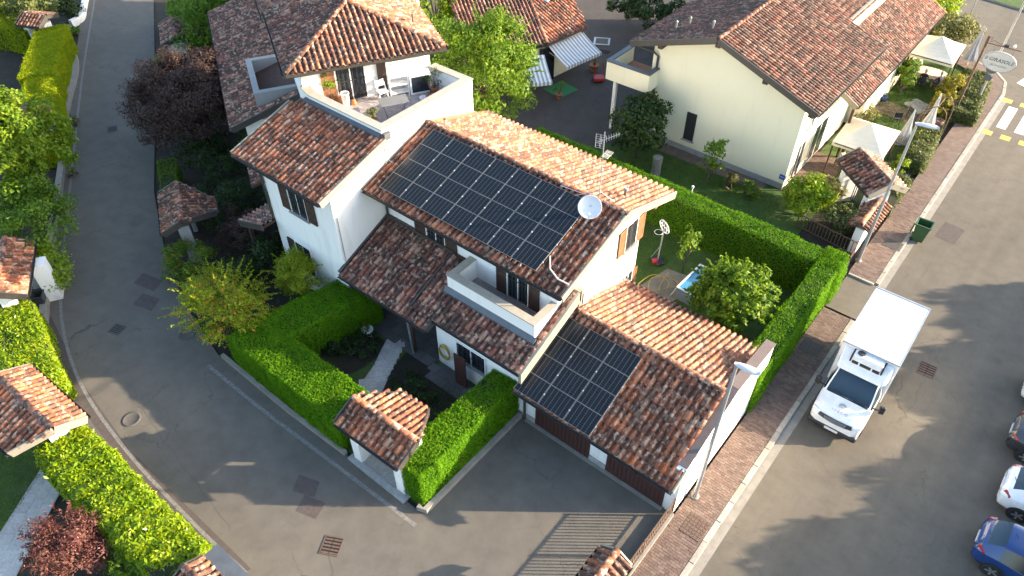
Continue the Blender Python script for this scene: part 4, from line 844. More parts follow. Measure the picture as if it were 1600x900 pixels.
# lower roofs on the street side
lo = lambda a, b, z: hp(a, b, z)
lr = roof_plane(T_, [lo(-2.95, 19, 5.0), lo(-2.95, 4.3, 5.0), lo(0.6, 4.3, 6.17), lo(0.6, 19, 6.17)], mat='tile_dark', verge=[(1, 2)], vmat='gutter', holes=[[lo(-1.5, 4.9, 5.5), lo(-1.5, 8.9, 5.5), lo(0.6, 8.9, 6.17), lo(0.6, 4.9, 6.17)]])
MB().prism([lo(-2.3, 18.8, 0)[:2], lo(-2.3, 4.7, 0)[:2], lo(0.62, 4.7, 0)[:2], lo(0.62, 18.8, 0)[:2]], -0.05, 5.0).build('wall', 'white', T_)
sk = MB()
for a0, b0, a1, b1 in ((-1.5, 4.95, -1.2, 8.9), (-1.2, 4.95, 0.6, 5.25), (-1.2, 8.6, 0.6, 8.9)):
    sk.prism([lo(a0, b0, 0)[:2], lo(a1, b0, 0)[:2], lo(a1, b1, 0)[:2], lo(a0, b1, 0)[:2]][::-1], 5.1, 6.3)
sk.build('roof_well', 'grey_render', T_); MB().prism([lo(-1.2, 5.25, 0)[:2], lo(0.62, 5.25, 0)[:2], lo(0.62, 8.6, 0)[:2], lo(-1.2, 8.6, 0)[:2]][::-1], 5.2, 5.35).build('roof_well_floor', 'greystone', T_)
lw = roof_plane(T_, [(-13.2, 0.6, 2.7), (-13.2, -3.1, 2.7), (-11.14, -3.1, 3.45), (-11.14, 0.6, 3.45)], mat='tile_dark', verge=[(1, 2)], vmat='gutter')
l3 = roof_plane(T_, [lo(-2.6, 4.1, 3.6), lo(-2.6, 1.2, 3.6), lo(0.3, 1.2, 4.5), lo(0.3, 4.1, 4.5)], mat='tile_dark')
MB().box(-13.0, -12.86, -2.9, -2.76, -0.05, 2.65).build('porch_post', 'darkwood', T_)
pipe(T_, [(-6.44, -2.3, 6.7), (-6.44, -2.3, 3.4)], 0.02, 'cable', 'greystone')
pipe(T_, [(-11.17, -2.5, 6.8), (-11.17, -2.46, 3.5)], 0.05)
t = finish_tiles(T_)
MB().lathe([(0.05, 0), (0.05, 0.45), (0, 0.45)], 8, c=hp(6.2, 2.2, 9.75)).build('vent', 'rust', T_)
# things on the terrace
t = thing('folding_table', 'grey folding table on the roof terrace', 'table', (-8.25, 3.0, 7.45), R(58)); MB().box(-0.62, 0.62, -0.38, 0.38, 0.66, 0.70).build('table_top', 'table_grey', t, world=False, bevel=0.01)
for s in (-1, 1):
    for e in (-1, 1): MB().tube([(s * 0.5, e * 0.32, 0.66), (s * 0.38, -e * 0.3, 0.0)], 0.013, 6).build('leg', 'iron', t, world=False)
t = thing('plastic_shelf', 'white slatted shelf unit with a folding chair against the terrace wall', 'shelf', (-9.35, 4.35, 7.45), R(60))
for x in (-0.42, 0.42):
    for y in (-0.18, 0.18): MB().box(x - 0.025, x + 0.025, y - 0.025, y + 0.025, 0, 1.75).build('upright', 'whitepl', t, world=False)
for z in (0.15, 0.55, 0.95, 1.35, 1.7):
    for k in range(5): MB().box(-0.42, 0.42, -0.2 + k * 0.085, -0.14 + k * 0.085, z, z + 0.03).build('slat', 'whitepl', t, world=False)
t = thing('folding_chair', 'white folding chair between terrace door and shelf', 'chair', (-9.55, 3.55, 7.45), R(75)); MB().box(-0.22, 0.22, -0.2, 0.22, 0.43, 0.46).build('seat', 'whitepl', t, world=False); MB().box(-0.22, 0.22, 0.22, 0.25, 0.6, 0.9).build('backrest', 'whitepl', t, world=False)
for s in (-0.2, 0.2):
    MB().bar((s, 0.26, 0.9), (s, -0.2, 0.0), 0.03, 0.03).build('leg', 'whitepl', t, world=False); MB().bar((s * 0.9, -0.2, 0.45), (s * 0.9, 0.26, 0.0), 0.03, 0.03).build('leg', 'whitepl', t, world=False)
t = thing('glass_cabinet', 'white cabinet with a glass front on the terrace', 'cabinet', (-8.85, 5.2, 7.45), R(60)); c_ = MB().box(-0.5, 0.5, -0.25, 0.22, 0, 0.95).build('casing', 'whitepl', t, world=False, bevel=0.02); MB().box(-0.42, 0.42, -0.262, -0.25, 0.1, 0.85).build('pane', 'glass', c_, world=False)
t = thing('storage_bin', 'tall white plastic bin beside the terrace shutter', 'bin', (-10.55, 2.2, 7.45)); MB().lathe([(0.15, 0), (0.19, 0.55), (0.2, 0.55), (0.2, 0.6), (0.17, 0.6), (0.15, 0.05), (0, 0.05)], 14).build('body', 'whitepl', t, world=False)
t = thing('toy', 'small orange toy on the terrace floor by the white bin', 'toy', (-10.3, 2.45, 7.45)); MB().lathe([(0.1, 0), (0.12, 0.1), (0.07, 0.14), (0.09, 0.2), (0.0, 0.26)], 12).build('body', 'orange', t, world=False)
t = thing('basin', 'round white basin on the terrace floor near the parapet', 'basin', (-8.2, 4.75, 7.45)); MB().lathe([(0, 0.02), (0.14, 0.02), (0.19, 0.1), (0.2, 0.1), (0.16, 0), (0, 0)], 16).build('bowl', 'whitepl', t, world=False)
def pot(label, loc, r, h, plant, mat, seed, n=260, ls=0.09, potmat='terracotta', up=0.5):
    t = thing('potted_plant', label, 'potted plant', loc)
    MB().lathe([(r * 0.7, 0), (r, h * 0.85), (r * 1.1, h * 0.86), (r * 1.1, h), (r * 0.95, h), (r * 0.9, h * 0.9), (0, h * 0.88)], 14).build('pot', potmat, t, world=False)
    rng = np.random.default_rng(seed); P, Nn, C = crown_points((0, 0, h + up), (plant, plant, up), n, rng, 9, plant * 0.5)
    V, F = leaf_arrays(P, Nn, ls, 0.45, rng); o = bpy.data.objects.new('foliage', np_mesh('foliage', V, F, mat)); put(o, t)
    mb = MB()
    for c in C[:6]: mb.tube([(0, 0, h * 0.8), Vector(c) * 0.5 + Vector((0, 0, h * 0.4)), c], [0.015, 0.01, 0.004], 5)
    mb.build('stem', 'bark', t, world=False); return t
pot('dark potted shrub in the far corner of the roof terrace', (-8.15, 5.45, 7.45), 0.2, 0.32, 0.38, 'dark', 1)
pot('low pot with bare soil next to the dark shrub on the terrace', (-7.9, 4.95, 7.45), 0.22, 0.2, 0.12, 'dark', 2, 30)
pot('tall yellow-green plant against the terrace house wall', (-11.2, 1.85, 7.45), 0.2, 0.3, 0.36, 'lime', 3, 420, 0.1, up=0.75)
pot('pale yellow plant at the front of the terrace below the table', (-8.45, 1.9, 7.45), 0.2, 0.18, 0.38, 'variegated', 4, 300, 0.1, up=0.25)
pot('brown pot with a small plant behind the white terrace bin', (-10.9, 2.25, 7.45), 0.18, 0.35, 0.12, 'dark', 5, 40)

# ------------------------------------------------------------------ gate canopies
def canopy(label, c, rz, L, df, Lb, db, ze, zr, mat='tile_mid', boff=0.0, vmat='gutter', posts=True, zb=None, wallmat='white', pw=0.2):
    t = thing('gate_canopy', label, 'canopy', (c[0], c[1], 0), rz)
    Wm = TM[t.name]; g = lambda x, y, z: tuple(Wm @ Vector((x, y, z)))
    zb = ze if zb is None else zb
    f = roof_plane(t, [g(-L / 2, -df, ze), g(L / 2, -df, ze), g(L / 2, 0, zr), g(-L / 2, 0, zr)], mat=mat, thick=0.1, verge=[(1, 2), (3, 0)], vmat=vmat)
    b = roof_plane(t, [g(Lb / 2 + boff, db, zb), g(-Lb / 2 + boff, db, zb), g(-L / 2, 0, zr), g(L / 2, 0, zr)], mat=mat, thick=0.1, verge=[(1, 2), (3, 0)], vmat=vmat)
    ridge_caps(t, f, g(L / 2, 0, zr), g(-L / 2, 0, zr), mat)
    if posts:
        for s in (-1, 1): MB().box(s * (L / 2 - 0.45) - pw, s * (L / 2 - 0.45) + pw, -df * 0.75 * min(1, pw / 0.2) , db * 0.3 * pw / 0.2, -0.05, ze - 0.1).build('pillar', wallmat, t, world=False)
        MB().box(-L / 2 + 0.3, L / 2 - 0.3, -df * 0.5, -df * 0.35, ze - 0.24, ze - 0.1).build('beam', 'darkwood', t, world=False)
        gt_ = MB()
        for k in range(12):
            x = -L / 2 + 0.75 + (L - 1.5) * k / 11; MB().box(x - 0.015, x + 0.015, -0.02, 0.02, 0.1, 1.6).build('gate_bar', 'iron', t, world=False)
        for z in (0.2, 1.5): MB().box(-L / 2 + 0.66, L / 2 - 0.66, -0.018, 0.018, z, z + 0.05).build('gate_rail', 'iron', t, world=False)
    finish_tiles(t); return t
canopy('tiled gate canopy between the two clipped hedges in front of the house', (0.45, -6.72), 0.03, 3.15, 1.0, 1.25, 1.45, 2.38, 2.82, 'tile', 0.1)
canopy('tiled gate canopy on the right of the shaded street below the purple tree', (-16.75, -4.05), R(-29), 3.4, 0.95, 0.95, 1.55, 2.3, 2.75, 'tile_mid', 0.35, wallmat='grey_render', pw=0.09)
canopy('tiled gate canopy with a red ridge at the far right of the street', (-34.5, 6.95), R(-29), 3.5, 1.0, 0.95, 1.5, 2.3, 2.75, 'tile_dark', 0.4)
canopy('sunlit tiled canopy at the left edge beside the yellow-green laurel hedge', (-10.4, -14.5), R(182), 4.1, 1.05, 2.0, 1.4, 2.3, 2.78, 'tile', -0.3, 'fascia', pw=0.11)
canopy('orange tiled canopy with two grey bins beneath at the left edge', (-18.75, -11.62), R(150), 3.9, 1.0, 2.2, 1.4, 2.3, 2.78, 'tile_orange', pw=0.1)
canopy('small dark tiled canopy half hidden by the yellow-green tree', (-31.0, -4.8), R(151), 2.6, 0.95, 1.6, 1.3, 2.2, 2.6, 'tile_mid', pw=0.1)
canopy('small tiled canopy between the hedges in the far left corner', (-43.9, 1.9), R(25), 1.9, 1.0, 1.4, 1.2, 2.3, 2.75, 'tile_mid')
c9 = canopy('red tiled canopy with a grey metal edge at the bottom left of the street', (0.2, -14.35), R(180), 1.5, 0.55, 1.2, 1.2, 2.1, 2.4, 'tile_mid')
MB().box(-0.55, 1.6, -13.75, -13.2, 2.05, 2.16).build('cover_plate', 'flash', c9)
canopy('dark tiled gate canopy with one pale slope beside the street lamp', (8.45, 20.0), R(-41), 3.2, 1.05, 2.9, 1.1, 2.3, 2.85, 'tile_dark', 0, 'fascia')
canopy('small tiled canopy over the corner pillar at the bottom right of the court', (9.45, -6.75), R(90), 3.1, 0.5, 3.0, 0.5, 1.55, 1.85, 'tile_mid', 0, 'fascia', False)
t = thing('garden_wall', 'short white wall with a tiled top between lamp and gate canopy', 'wall', (9.45, 17.7, 0)); MB().box(9.22, 9.62, 16.5, 19.0, -0.05, 1.45).build('wall', 'white', t)
for s, pts in ((0, [(9.98, 16.35, 1.5), (9.98, 19.1, 1.5), (9.42, 19.1, 1.8), (9.42, 16.35, 1.8)]), (1, [(8.86, 19.1, 1.5), (8.86, 16.35, 1.5), (9.42, 16.35, 1.8), (9.42, 19.1, 1.8)])): rp = roof_plane(t, pts, mat='tile_mid', gutter=None, thick=0.08)
ridge_caps(t, rp, (9.42, 19.1, 1.8), (9.42, 16.35, 1.8), 'tile_orange'); finish_tiles(t)

# mostly unseen neighbouring house, added beyond the top edge to shade the side street
N_ = thing('house', 'white house added beyond the pyramid roof at the top edge to shade the street', 'house', (-24, 17, 0))
nb = lambda a, b, z: hp(a, b, z)
MB().prism([nb(0.8, 13.2, 0)[:2], nb(9.2, 13.2, 0)[:2], nb(9.2, 29, 0)[:2], nb(0.8, 29, 0)[:2]], -0.05, 6.6).build('wall', 'white', N_)
roof_plane(N_, [nb(10, 12.6, 6.7), nb(10, 29.6, 6.7), nb(5, 29.6, 8.4), nb(5, 12.6, 8.4)], mat='tile'); n2 = roof_plane(N_, [nb(0, 29.6, 6.7), nb(0, 12.6, 6.7), nb(5, 12.6, 8.4), nb(5, 29.6, 8.4)], mat='tile_dark'); ridge_caps(N_, n2, nb(5, 12.6, 8.42), nb(5, 29.6, 8.42), 'tile_mid'); finish_tiles(N_)  # street-side slope in darker tiles, its shade put into the colour

# ------------------------------------------------------------------ cream house
K = thing('cream_house', 'large cream house with a broad gable and a dark tiled roof', 'house', (0, 24, 0))
def gable_y(t, x0, x1, y0, y1, z0, z1, xr, zr, mat):
    prof = [(x0, -0.05), (x1, -0.05), (x1, z1), (xr, zr), (x0, z0)]; n = len(prof); mb = MB()
    mb.add([(x, y0, z) for x, z in prof] + [(x, y1, z) for x, z in prof], [tuple(range(n)), tuple(range(2 * n - 1, n - 1, -1))] + [(i + n, (i + 1) % n + n, (i + 1) % n, i) for i in range(n)]); return mb.build('wall', mat, t)
gable_y(K, -4.6, 4.45, 19.35, 28.2, 5.85, 5.2, -0.7, 7.15, 'cream'); gable_y(K, -4.6, 2.94, 28.2, 40.4, 5.85, 5.80, -0.7, 7.15, 'cream')
kr = roof_plane(K, [(5.25, 18.7, 5.2), (5.25, 28.4, 5.2), (3.0, 28.4, 6.032), (3.0, 41, 6.032), (-0.7, 41, 7.4), (-0.7, 18.7, 7.4)], mat='tile_old', verge=[(5, 0)], vmat='gutter')
kl = roof_plane(K, [(-5.8, 41, 5.75), (-5.8, 18.7, 5.75), (-0.7, 18.7, 7.4), (-0.7, 41, 7.4)], mat='tile_old', verge=[(1, 2)], vmat='gutter')
ridge_caps(K, kr, (-0.7, 18.7, 7.42), (-0.7, 41, 7.42), 'tile')
MB().box(3.0, 4.4, 28.22, 28.3, 3.0, 5.0).build('wall', 'cream', K)
ka = roof_plane(K, [(5.8, 24.0, 3.5), (5.8, 39.6, 3.5), (2.97, 39.6, 5.1), (2.97, 28.42, 5.1), (4.46, 28.42, 4.258), (4.46, 24.0, 4.258)], mat='tile_dark', verge=[(5, 0)])
ridge_caps(K, ka, (5.9, 39.7, 3.5), (2.97, 39.7, 5.15), 'tile')
MB().bar((2.92, 28.4, 6.1), (2.92, 41, 6.1), 0.16, 0.2).build('flashing', 'fascia', kr)
MB().box(3.0, 5.3, 28.5, 39.4, -0.05, 3.45).build('wall', 'cream', K)
for x, z in ((-4.0, 6.15), (-0.7, 7.2), (2.2, 6.1), (4.9, 5.15)): MB().box(x - 0.14, x + 0.14, 18.8, 19.36, z - 0.28, z - 0.06).build('rafter_end', 'darkwood', K)
window(K, (-1.62, 19.35, 0.75), (1, 0, 0), 0.5, 1.7, 0, bars=False, fmat='iron')
MB().box(-1.85, -1.39, 19.30, 19.345, 0.76, 2.44).build('shutter', 'iron', K)
MB().box(-4.6, 4.4, 19.31, 19.35, -0.05, 0.3).build('plinth', 'greystone', K)
k_ = MB().box(-6.95, -4.1, 18.25, 18.45, 3.35, 4.45).box(-6.95, -6.75, 18.45, 20.9, 3.35, 4.45).box(-6.75, -4.62, 18.45, 20.9, 3.3, 3.5).box(-4.3, -4.1, 18.45, 19.35, 3.35, 4.45).build('balcony', 'cream', K)
MB().box(-7.0, -4.05, 18.2, 18.5, 4.45, 4.52).box(-7.0, -6.7, 18.5, 20.95, 4.45, 4.519).box(-4.35, -4.05, 18.5, 19.3, 4.45, 4.519).build('coping', 'flash', k_)
MB().box(-6.75, -4.3, 18.45, 20.9, 3.5, 3.53).build('floor', 'terracotta', k_); MB().box(-6.6, -6.4, 18.6, 18.8, -0.05, 3.35).build('post', 'frame', K)
pipe(K, [(-5.7, 18.9, 5.6), (-4.5, 19.1, 5.45), (-4.25, 19.25, 5.2), (-4.25, 19.28, 0.1)], 0.07)
window(K, (4.45, 20.6, 0.05), (0, 1, 0), 1.0, 2.3, 0, bars=False, name='door', sill=False); window(K, (4.45, 23.3, 0.05), (0, 1, 0), 1.9, 2.4, 0, bars=False, name='glass_door', sill=False); window(K, (4.45, 21.0, 3.2), (0, 1, 0), 0.7, 1.1, 0, bars=False)
MB().bar((5.6, 24.4, 0), (5.6, 24.4, 3.35), 0.14, 0.14).build('porch_post', 'darkwood', K); pipe(K, [(5.2, 25.2, 5.0), (4.55, 25.3, 4.8), (4.52, 25.3, 4.3)], 0.05)
finish_tiles(K)
for i, (x, y, z, l) in enumerate(((-4.1, 20.6, 6.3, 'pale green double vent pipe on the left of the cream house roof'), (-3.6, 21.2, 6.46, 'slim pale vent pipe in the middle of three on the cream house roof'), (-1.8, 20.3, 7.04, 'pale vent pipe nearest the ridge of the cream house roof'))):
    t = thing('vent_pipe', l, 'vent', (x, y, z - 0.1)); MB().lathe([(0.05, 0), (0.05, 0.5)], 8).build('pipe', 'galv', t, world=False); MB().lathe([(0.07, 0.5), (0.08, 0.58), (0.04, 0.64), (0, 0.64)], 10).build('cap', 'vent_green', t, world=False)
t = thing('blue_sign', 'small blue house number plate at the corner of the cream house', 'sign', (4.3, 19.28, 0.75)); MB().box(-0.16, 0.16, -0.02, 0.0, -0.14, 0.14).build('plate', 'blue', t, world=False); MB().box(-0.1, 0.1, -0.024, -0.02, -0.015, 0.015).build('mark', 'frame', t, world=False)

# ------------------------------------------------------------------ cottage with striped awnings
Q = thing('cottage', 'low cottage with a mossy orange roof and two striped awnings', 'house', (-15, 21, 0))
C0, R0 = Vector((-12.75, 20.25, 3.0)), Vector((-12.3, 23.9, 3.0)); L0 = C0 + Vector((-0.56, -0.83, 0)) * 5.2; hv = Vector((-5.3, 3.75, 1.95))
q1 = roof_plane(Q, [C0, R0, R0 + hv, C0 + hv], mat='tile_orange'); q2 = roof_plane(Q, [L0, C0, C0 + hv, L0 + hv], mat='tile_dark')  # left slope gets darker tiles for its shade, right slope brighter for sun
ridge_caps(Q, q1, C0 + Vector((0, 0, 0.03)), C0 + hv, 'tile'); i_ = hv.normalized() * 0.75
MB().prism([(C0 + i_)[:2], (R0 + i_)[:2], (R0 + hv)[:2], (L0 + hv)[:2], (L0 + i_)[:2]], -0.05, 2.95).build('wall', 'cream', Q)
finish_tiles(Q)
MB().prism([(C0 + i_ + Vector((0.1, -0.25, 0)))[:2], (C0 + i_ + Vector((0.28, 0.85, 0)))[:2], (C0 + i_ + Vector((-0.2, 0.85, 0)))[:2], (C0 + i_ + Vector((-0.2, -0.25, 0)))[:2]], 0.0, 2.4).build('door', 'glass', Q)
MB().lathe([(0.09, 0), (0.09, 0.9), (0, 0.9)], 8, c=tuple(C0 + hv * 0.55 + Vector((0.7, 1.6, 0.0)))).build('chimney_pipe', 'rust', Q)
MB().box(-15.9, -15.2, 23.4, 23.75, 4.1, 4.25).build('skylight', 'frame', q1)
def awning(label, a, b, out, drop, grp='striped awnings on the cottage'):
    a, b = Vector(a), Vector(b); L = (b - a).length; d = (b - a).normalized(); o3 = Vector(out)
    Wm = Matrix((d, o3.normalized(), Vector((0, 0, 1)))).transposed().to_4x4(); Wm.translation = a
    t = thing('awning', label, 'awning', group=grp, world=Wm); e = o3.length
    mb = MB(); n = 8; P_ = []
    for k in range(n + 1):
        s = k / n; P_ += [(0, e * s, -drop * s - 0.06 * math.sin(math.pi * s)), (L, e * s, -drop * s - 0.06 * math.sin(math.pi * s))]
    mb.add(P_, [(2 * k, 2 * k + 1, 2 * k + 3, 2 * k + 2) for k in range(n)]); mb.add([(x, y, z - 0.012) for x, y, z in P_], [(2 * k + 2, 2 * k + 3, 2 * k + 1, 2 * k) for k in range(n)])
    mb.build('canvas', 'awning', t, world=False)
    m2 = MB(); m2.box(0, L, e, e + 0.015, -drop - 0.22, -drop).build('valance', 'awning', t, world=False)
    for x in (0.1, L - 0.1): MB().tube([(x, 0, -0.45), (x, e * 0.5, -drop * 0.5 - 0.25), (x, e, -drop - 0.02)], 0.02, 6).build('arm', 'whitepl', t, world=False)
    return t
awning('striped awning over the cottage side facing the courtyard', (-12.9, 20.6, 2.7), (-12.3, 23.7, 2.7), (1.75, -0.3, 0), 0.75)
awning('striped awning over the cottage front half behind the bright tree', (-13.5, 18.1, 2.7), (-12.55, 19.6, 2.7), (1.5, -1.45, 0), 0.8)
t = thing('doormat', 'green carpet in front of the cottage door', 'carpet', (-11.9, 20.6, -0.02), R(80)); MB().box(-0.8, 0.9, -0.9, 0.7, 0, 0.02).build('carpet', 'carpet', t, world=False)
t = thing('hand_truck', 'red hand truck standing in the dark courtyard', 'hand truck', (-10.6, 23.3, -0.03), R(40))
for x in (-0.28, 0.28): MB().tube([(x, 0, 0.2), (x, 0.05, 1.25), (x, -0.05, 1.3)], 0.025, 6).build('handle', 'red', t, world=False); MB().lathe([(0.0, -0.04), (0.14, -0.04), (0.14, 0.04), (0.0, 0.04)], 12).build('hub', 'tyre', t, world=False)
MB().box(-0.36, 0.36, -0.5, 0.15, 0.12, 0.34).build('tray', 'red', t, world=False, bevel=0.03); MB().box(-0.4, -0.3, -0.3, 0.0, 0.0, 0.3).box(0.3, 0.4, -0.3, 0.0, 0.0, 0.3).build('wheels', 'tyre', t, world=False, bevel=0.05)
t = thing('inspection_cover', 'square white framed cover in the dark courtyard', 'manhole', (-13.7, 28.3, -0.02), R(30)); MB().box(-0.6, 0.6, -0.6, 0.6, 0, 0.03).build('frame', 'galv', t, world=False); MB().box(-0.45, 0.45, -0.45, 0.45, 0.03, 0.04).build('cover', 'cover', t, world=False)
flat('drive_patch', [(-13.4, 26.6), (-12.2, 26.9), (-12.3, 27.4), (-13.5, 27.1)], -0.024, 'hole')
pot('terracotta pot with a shrub by the cottage wall', (-11.6, 24.2, -0.03), 0.3, 0.45, 0.3, 'green', 11, 160); pot('pot with a bushy plant beside the green carpet', (-11.2, 19.6, -0.03), 0.22, 0.35, 0.35, 'green', 12, 240)

# ------------------------------------------------------------------ lawns, garden paths and low walls
flat('lawn', [(-9.0, -7.6), (2.7, -7.4), (2.7, -0.3), (-9.0, 0.2)], -0.03, 'grass'); flat('lawn', [(-6.6, 6.0), (9.6, 5.0), (9.8, 12.6), (-6.6, 13.2)], -0.03, 'grass'); flat('lawn', [(-8, 15.6), (6.8, 15.6), (6.8, 19.2), (-8, 19.2)], -0.032, 'grass')
flat('lawn', [(-16, -13.6), (-8.9, -14.2), (-6.9, -18.5), (-16, -22)], -0.03, 'grass'); flat('lawn', [(4.6, 20.5), (9.6, 19.5), (9.6, 41.5), (4.6, 42.5)], -0.03, 'grass'); flat('lawn', [(-60, 4), (-45, -3), (-30, -9), (-34, -20), (-70, -10)], -0.03, 'grass')
flat('yard_soil', [(2.2, 6.2), (4.2, 6.2), (4.4, 9.8), (2.9, 9.6)], -0.024, 'gravel'); flat('yard_slab', [(3.2, 6.0), (4.8, 6.0), (4.8, 6.9), (3.2, 6.9)], -0.018, 'slab')
flat('planting_bed', [(-5.6, -2.6), (-3.9, -2.5), (-4.0, -4.2), (-4.4, -5.6), (-6.5, -5.4), (-6.9, -3.2)], -0.02, 'soil'); flat('planting_bed', [(-3.2, -2.4), (1.0, -2.4), (1.1, -6.0), (-2.0, -5.2), (-3.0, -3.6)], -0.02, 'soil')
def paving(name, poly, sx, sy, rz, mat, z, th=0.05, gap=0.012, limit=280, jit=0.003):
    """slabs clipped to a polygon by their centres; each slab its own object"""
    st = bpy.data.objects.new(name, bpy.data.meshes.new(name)); put(st, None); st['kind'] = 'structure'
    mb = MB(); mb.add([(x, y, z - 0.008) for x, y in poly], [tuple(range(len(poly)))]); st.data = mb.mesh(name, mat)
    ca_, sa_ = math.cos(rz), math.sin(rz); cx, cy = poly[0]; k = 0; ref = MB().box(0, sx - gap, 0, sy - gap, -th, 0).mesh('paving_slab', mat); rest = MB()
    for i in range(-80, 80):
        for j in range(-80, 80):
            u, v = i * sx + (sx / 2 if j % 2 else 0), j * sy; mx, my = u + sx / 2, v + sy / 2
            if inside(poly, cx + mx * ca_ - my * sa_, cy + mx * sa_ + my * ca_):
                Mx = Matrix.Translation((cx + u * ca_ - v * sa_, cy + u * sa_ + v * ca_, z + trng.uniform(-jit, jit))) @ Matrix.Rotation(rz, 4, 'Z')
                if k < limit: o = bpy.data.objects.new('paving_slab', ref); put(o, st, Mx); k += 1
                else: rest.box(0, sx - gap, 0, sy - gap, -th, 0, 0, Mx)
    if rest.v: rest.build('paving_slabs', mat, st, kind='stuff')
    return st
paving('garden_path', smooth_pts([(-3.15, -5.6), (-3.5, -4.6), (-3.75, -3.8), (-4.15, -3.0), (-4.5, -2.2)], 3) + smooth_pts([(-3.7, -1.9), (-3.35, -2.6), (-2.95, -3.5), (-2.5, -4.4), (-2.0, -5.4)], 3), 0.3, 0.3, R(50), 'slab', 0.02)
paving('entrance_paving', [(-1.0, -7.5), (2.0, -7.5), (2.0, -5.5), (-1.9, -5.5)], 0.33, 0.33, R(0), 'slab', 0.03)
MB().box(-1.05, 2.0, -7.72, -7.45, -0.03, 0.06).build('entrance_threshold', 'greystone', None, kind='structure')
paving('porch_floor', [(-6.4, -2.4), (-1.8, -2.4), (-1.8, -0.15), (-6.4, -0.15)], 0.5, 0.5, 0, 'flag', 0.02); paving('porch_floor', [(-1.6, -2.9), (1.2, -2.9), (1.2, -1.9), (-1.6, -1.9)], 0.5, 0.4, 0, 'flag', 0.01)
paving('side_path', [(-9.9, -15.3), (-8.2, -15.5), (-5.9, -18.5), (-7.4, -19)], 0.4, 0.4, R(-52), 'slab', 0.0)
paving('restaurant_path', [(5.0, 32.9), (8.9, 32.2), (9.4, 31.0), (9.0, 30.4), (5.1, 31.2)], 0.45, 0.3, R(-8), 'paver', 0.0); paving('restaurant_slabs', [(7.2, 34.2), (8.4, 33.6), (7.8, 32.4), (6.6, 33.0)], 0.4, 0.4, R(-20), 'slab', 0.012); paving('restaurant_slabs', [(6.3, 28.6), (8.0, 29.4), (8.6, 28.2), (6.9, 27.3)], 0.45, 0.45, R(25), 'slab', 0.012); paving('restaurant_slabs', [(8.1, 25.9), (9.4, 26.7), (9.5, 24.4), (8.2, 24.2)], 0.5, 0.5, R(0), 'flag', 0.012)
paving('restaurant_terrace', [(4.5, 20.6), (6.3, 20.6), (6.3, 24.2), (4.5, 24.2)], 0.3, 0.15, 0, 'paver', 0.0)
flat('wall_path', [(-4.3, 18.35), (3.6, 18.35), (3.6, 19.3), (-4.3, 19.3)], -0.022, 'paver_far')
def lowwall(label, pts, wd, h, mat='concrete', name='low_wall'):
    t = thing(name, label, 'wall', (*pts[0], 0)); mb = MB()
    n = len(pts); Lf = []; Rt = []
    for i in range(n):
        a = Vector(pts[max(0, i - 1)]); b = Vector(pts[min(n - 1, i + 1)]); d = (b - a).normalized(); q = Vector((-d.y, d.x)) * wd / 2; p = Vector(pts[i]); Lf.append(p + q); Rt.append(p - q)
    vs = [(p.x, p.y, z) for z in (-0.05, h) for p in Lf + Rt]; k = 2 * n
    for i in range(n - 1): mb.f += [(i, i + 1, k + i + 1, k + i), (n + i + 1, n + i, k + n + i, k + n + i + 1), (k + i, k + i + 1, k + n + i + 1, k + n + i)]
    mb.f += [(0, k, k + n, n), (n - 1, 2 * n - 1, k + 2 * n - 1, k + n - 1)]; mb.v = vs; mb.m = [0] * len(mb.f); mb.sm = [False] * len(mb.f); mb.build('wall', mat, t); return t
lowwall('low pale wall under the sunlit hedge along the left side of the street', smooth_pts([(-44.5, 3.6), (-39.95, 1.75), (-34.6, -1.7), (-29.3, -4.6), (-22.6, -8.6), (-18.1, -11.15), (-15.6, -12.4)], 5), 0.32, 0.34)
lowwall('low pale wall below the laurel hedge at the lower left street bend', [(-8.9, -13.42), (-5, -13.48), (-1.2, -13.36)], 0.25, 0.2)
lowwall('low pale kerb wall under the clipped hedge right of the gate canopy', [(2.55, -7.5), (2.86, -7.45), (2.86, -1.95)], 0.18, 0.24); lowwall('low pale kerb wall under the clipped hedge left of the gate canopy', [(-9.2, -7.66), (-4.6, -7.72), (-1.25, -7.62)], 0.16, 0.2)
lowwall('curved white wall at the far top of the left street', smooth_pts([(-46.7, 4.9), (-47.2, 6.0), (-48.9, 7.1), (-51.5, 8.7), (-56, 11.4)], 4), 0.28, 0.5, 'white')
lowwall('grey garden wall in the shaded garden at the far left', [(-37, -2.6), (-39.5, -4.6), (-44, -7)], 0.35, 0.5); lowwall('low wall beside the far left driveway', [(-43.6, 3.2), (-44.8, 3.2), (-46.3, 4.6)], 0.3, 0.4)
for x, y, rz, l in ((-29.75, -4.35, -30, 'white gate pillar beside the small dark canopy'), (-18.65, -10.35, -30, 'white gate pillar between the orange canopy and the low street wall')):
    t = thing('gate_pillar', l, 'pillar', (x, y, 0), R(rz)); MB().box(-0.36, 0.36, -0.3, 0.3, -0.05, 2.1).build('pillar', 'white', t, world=False)

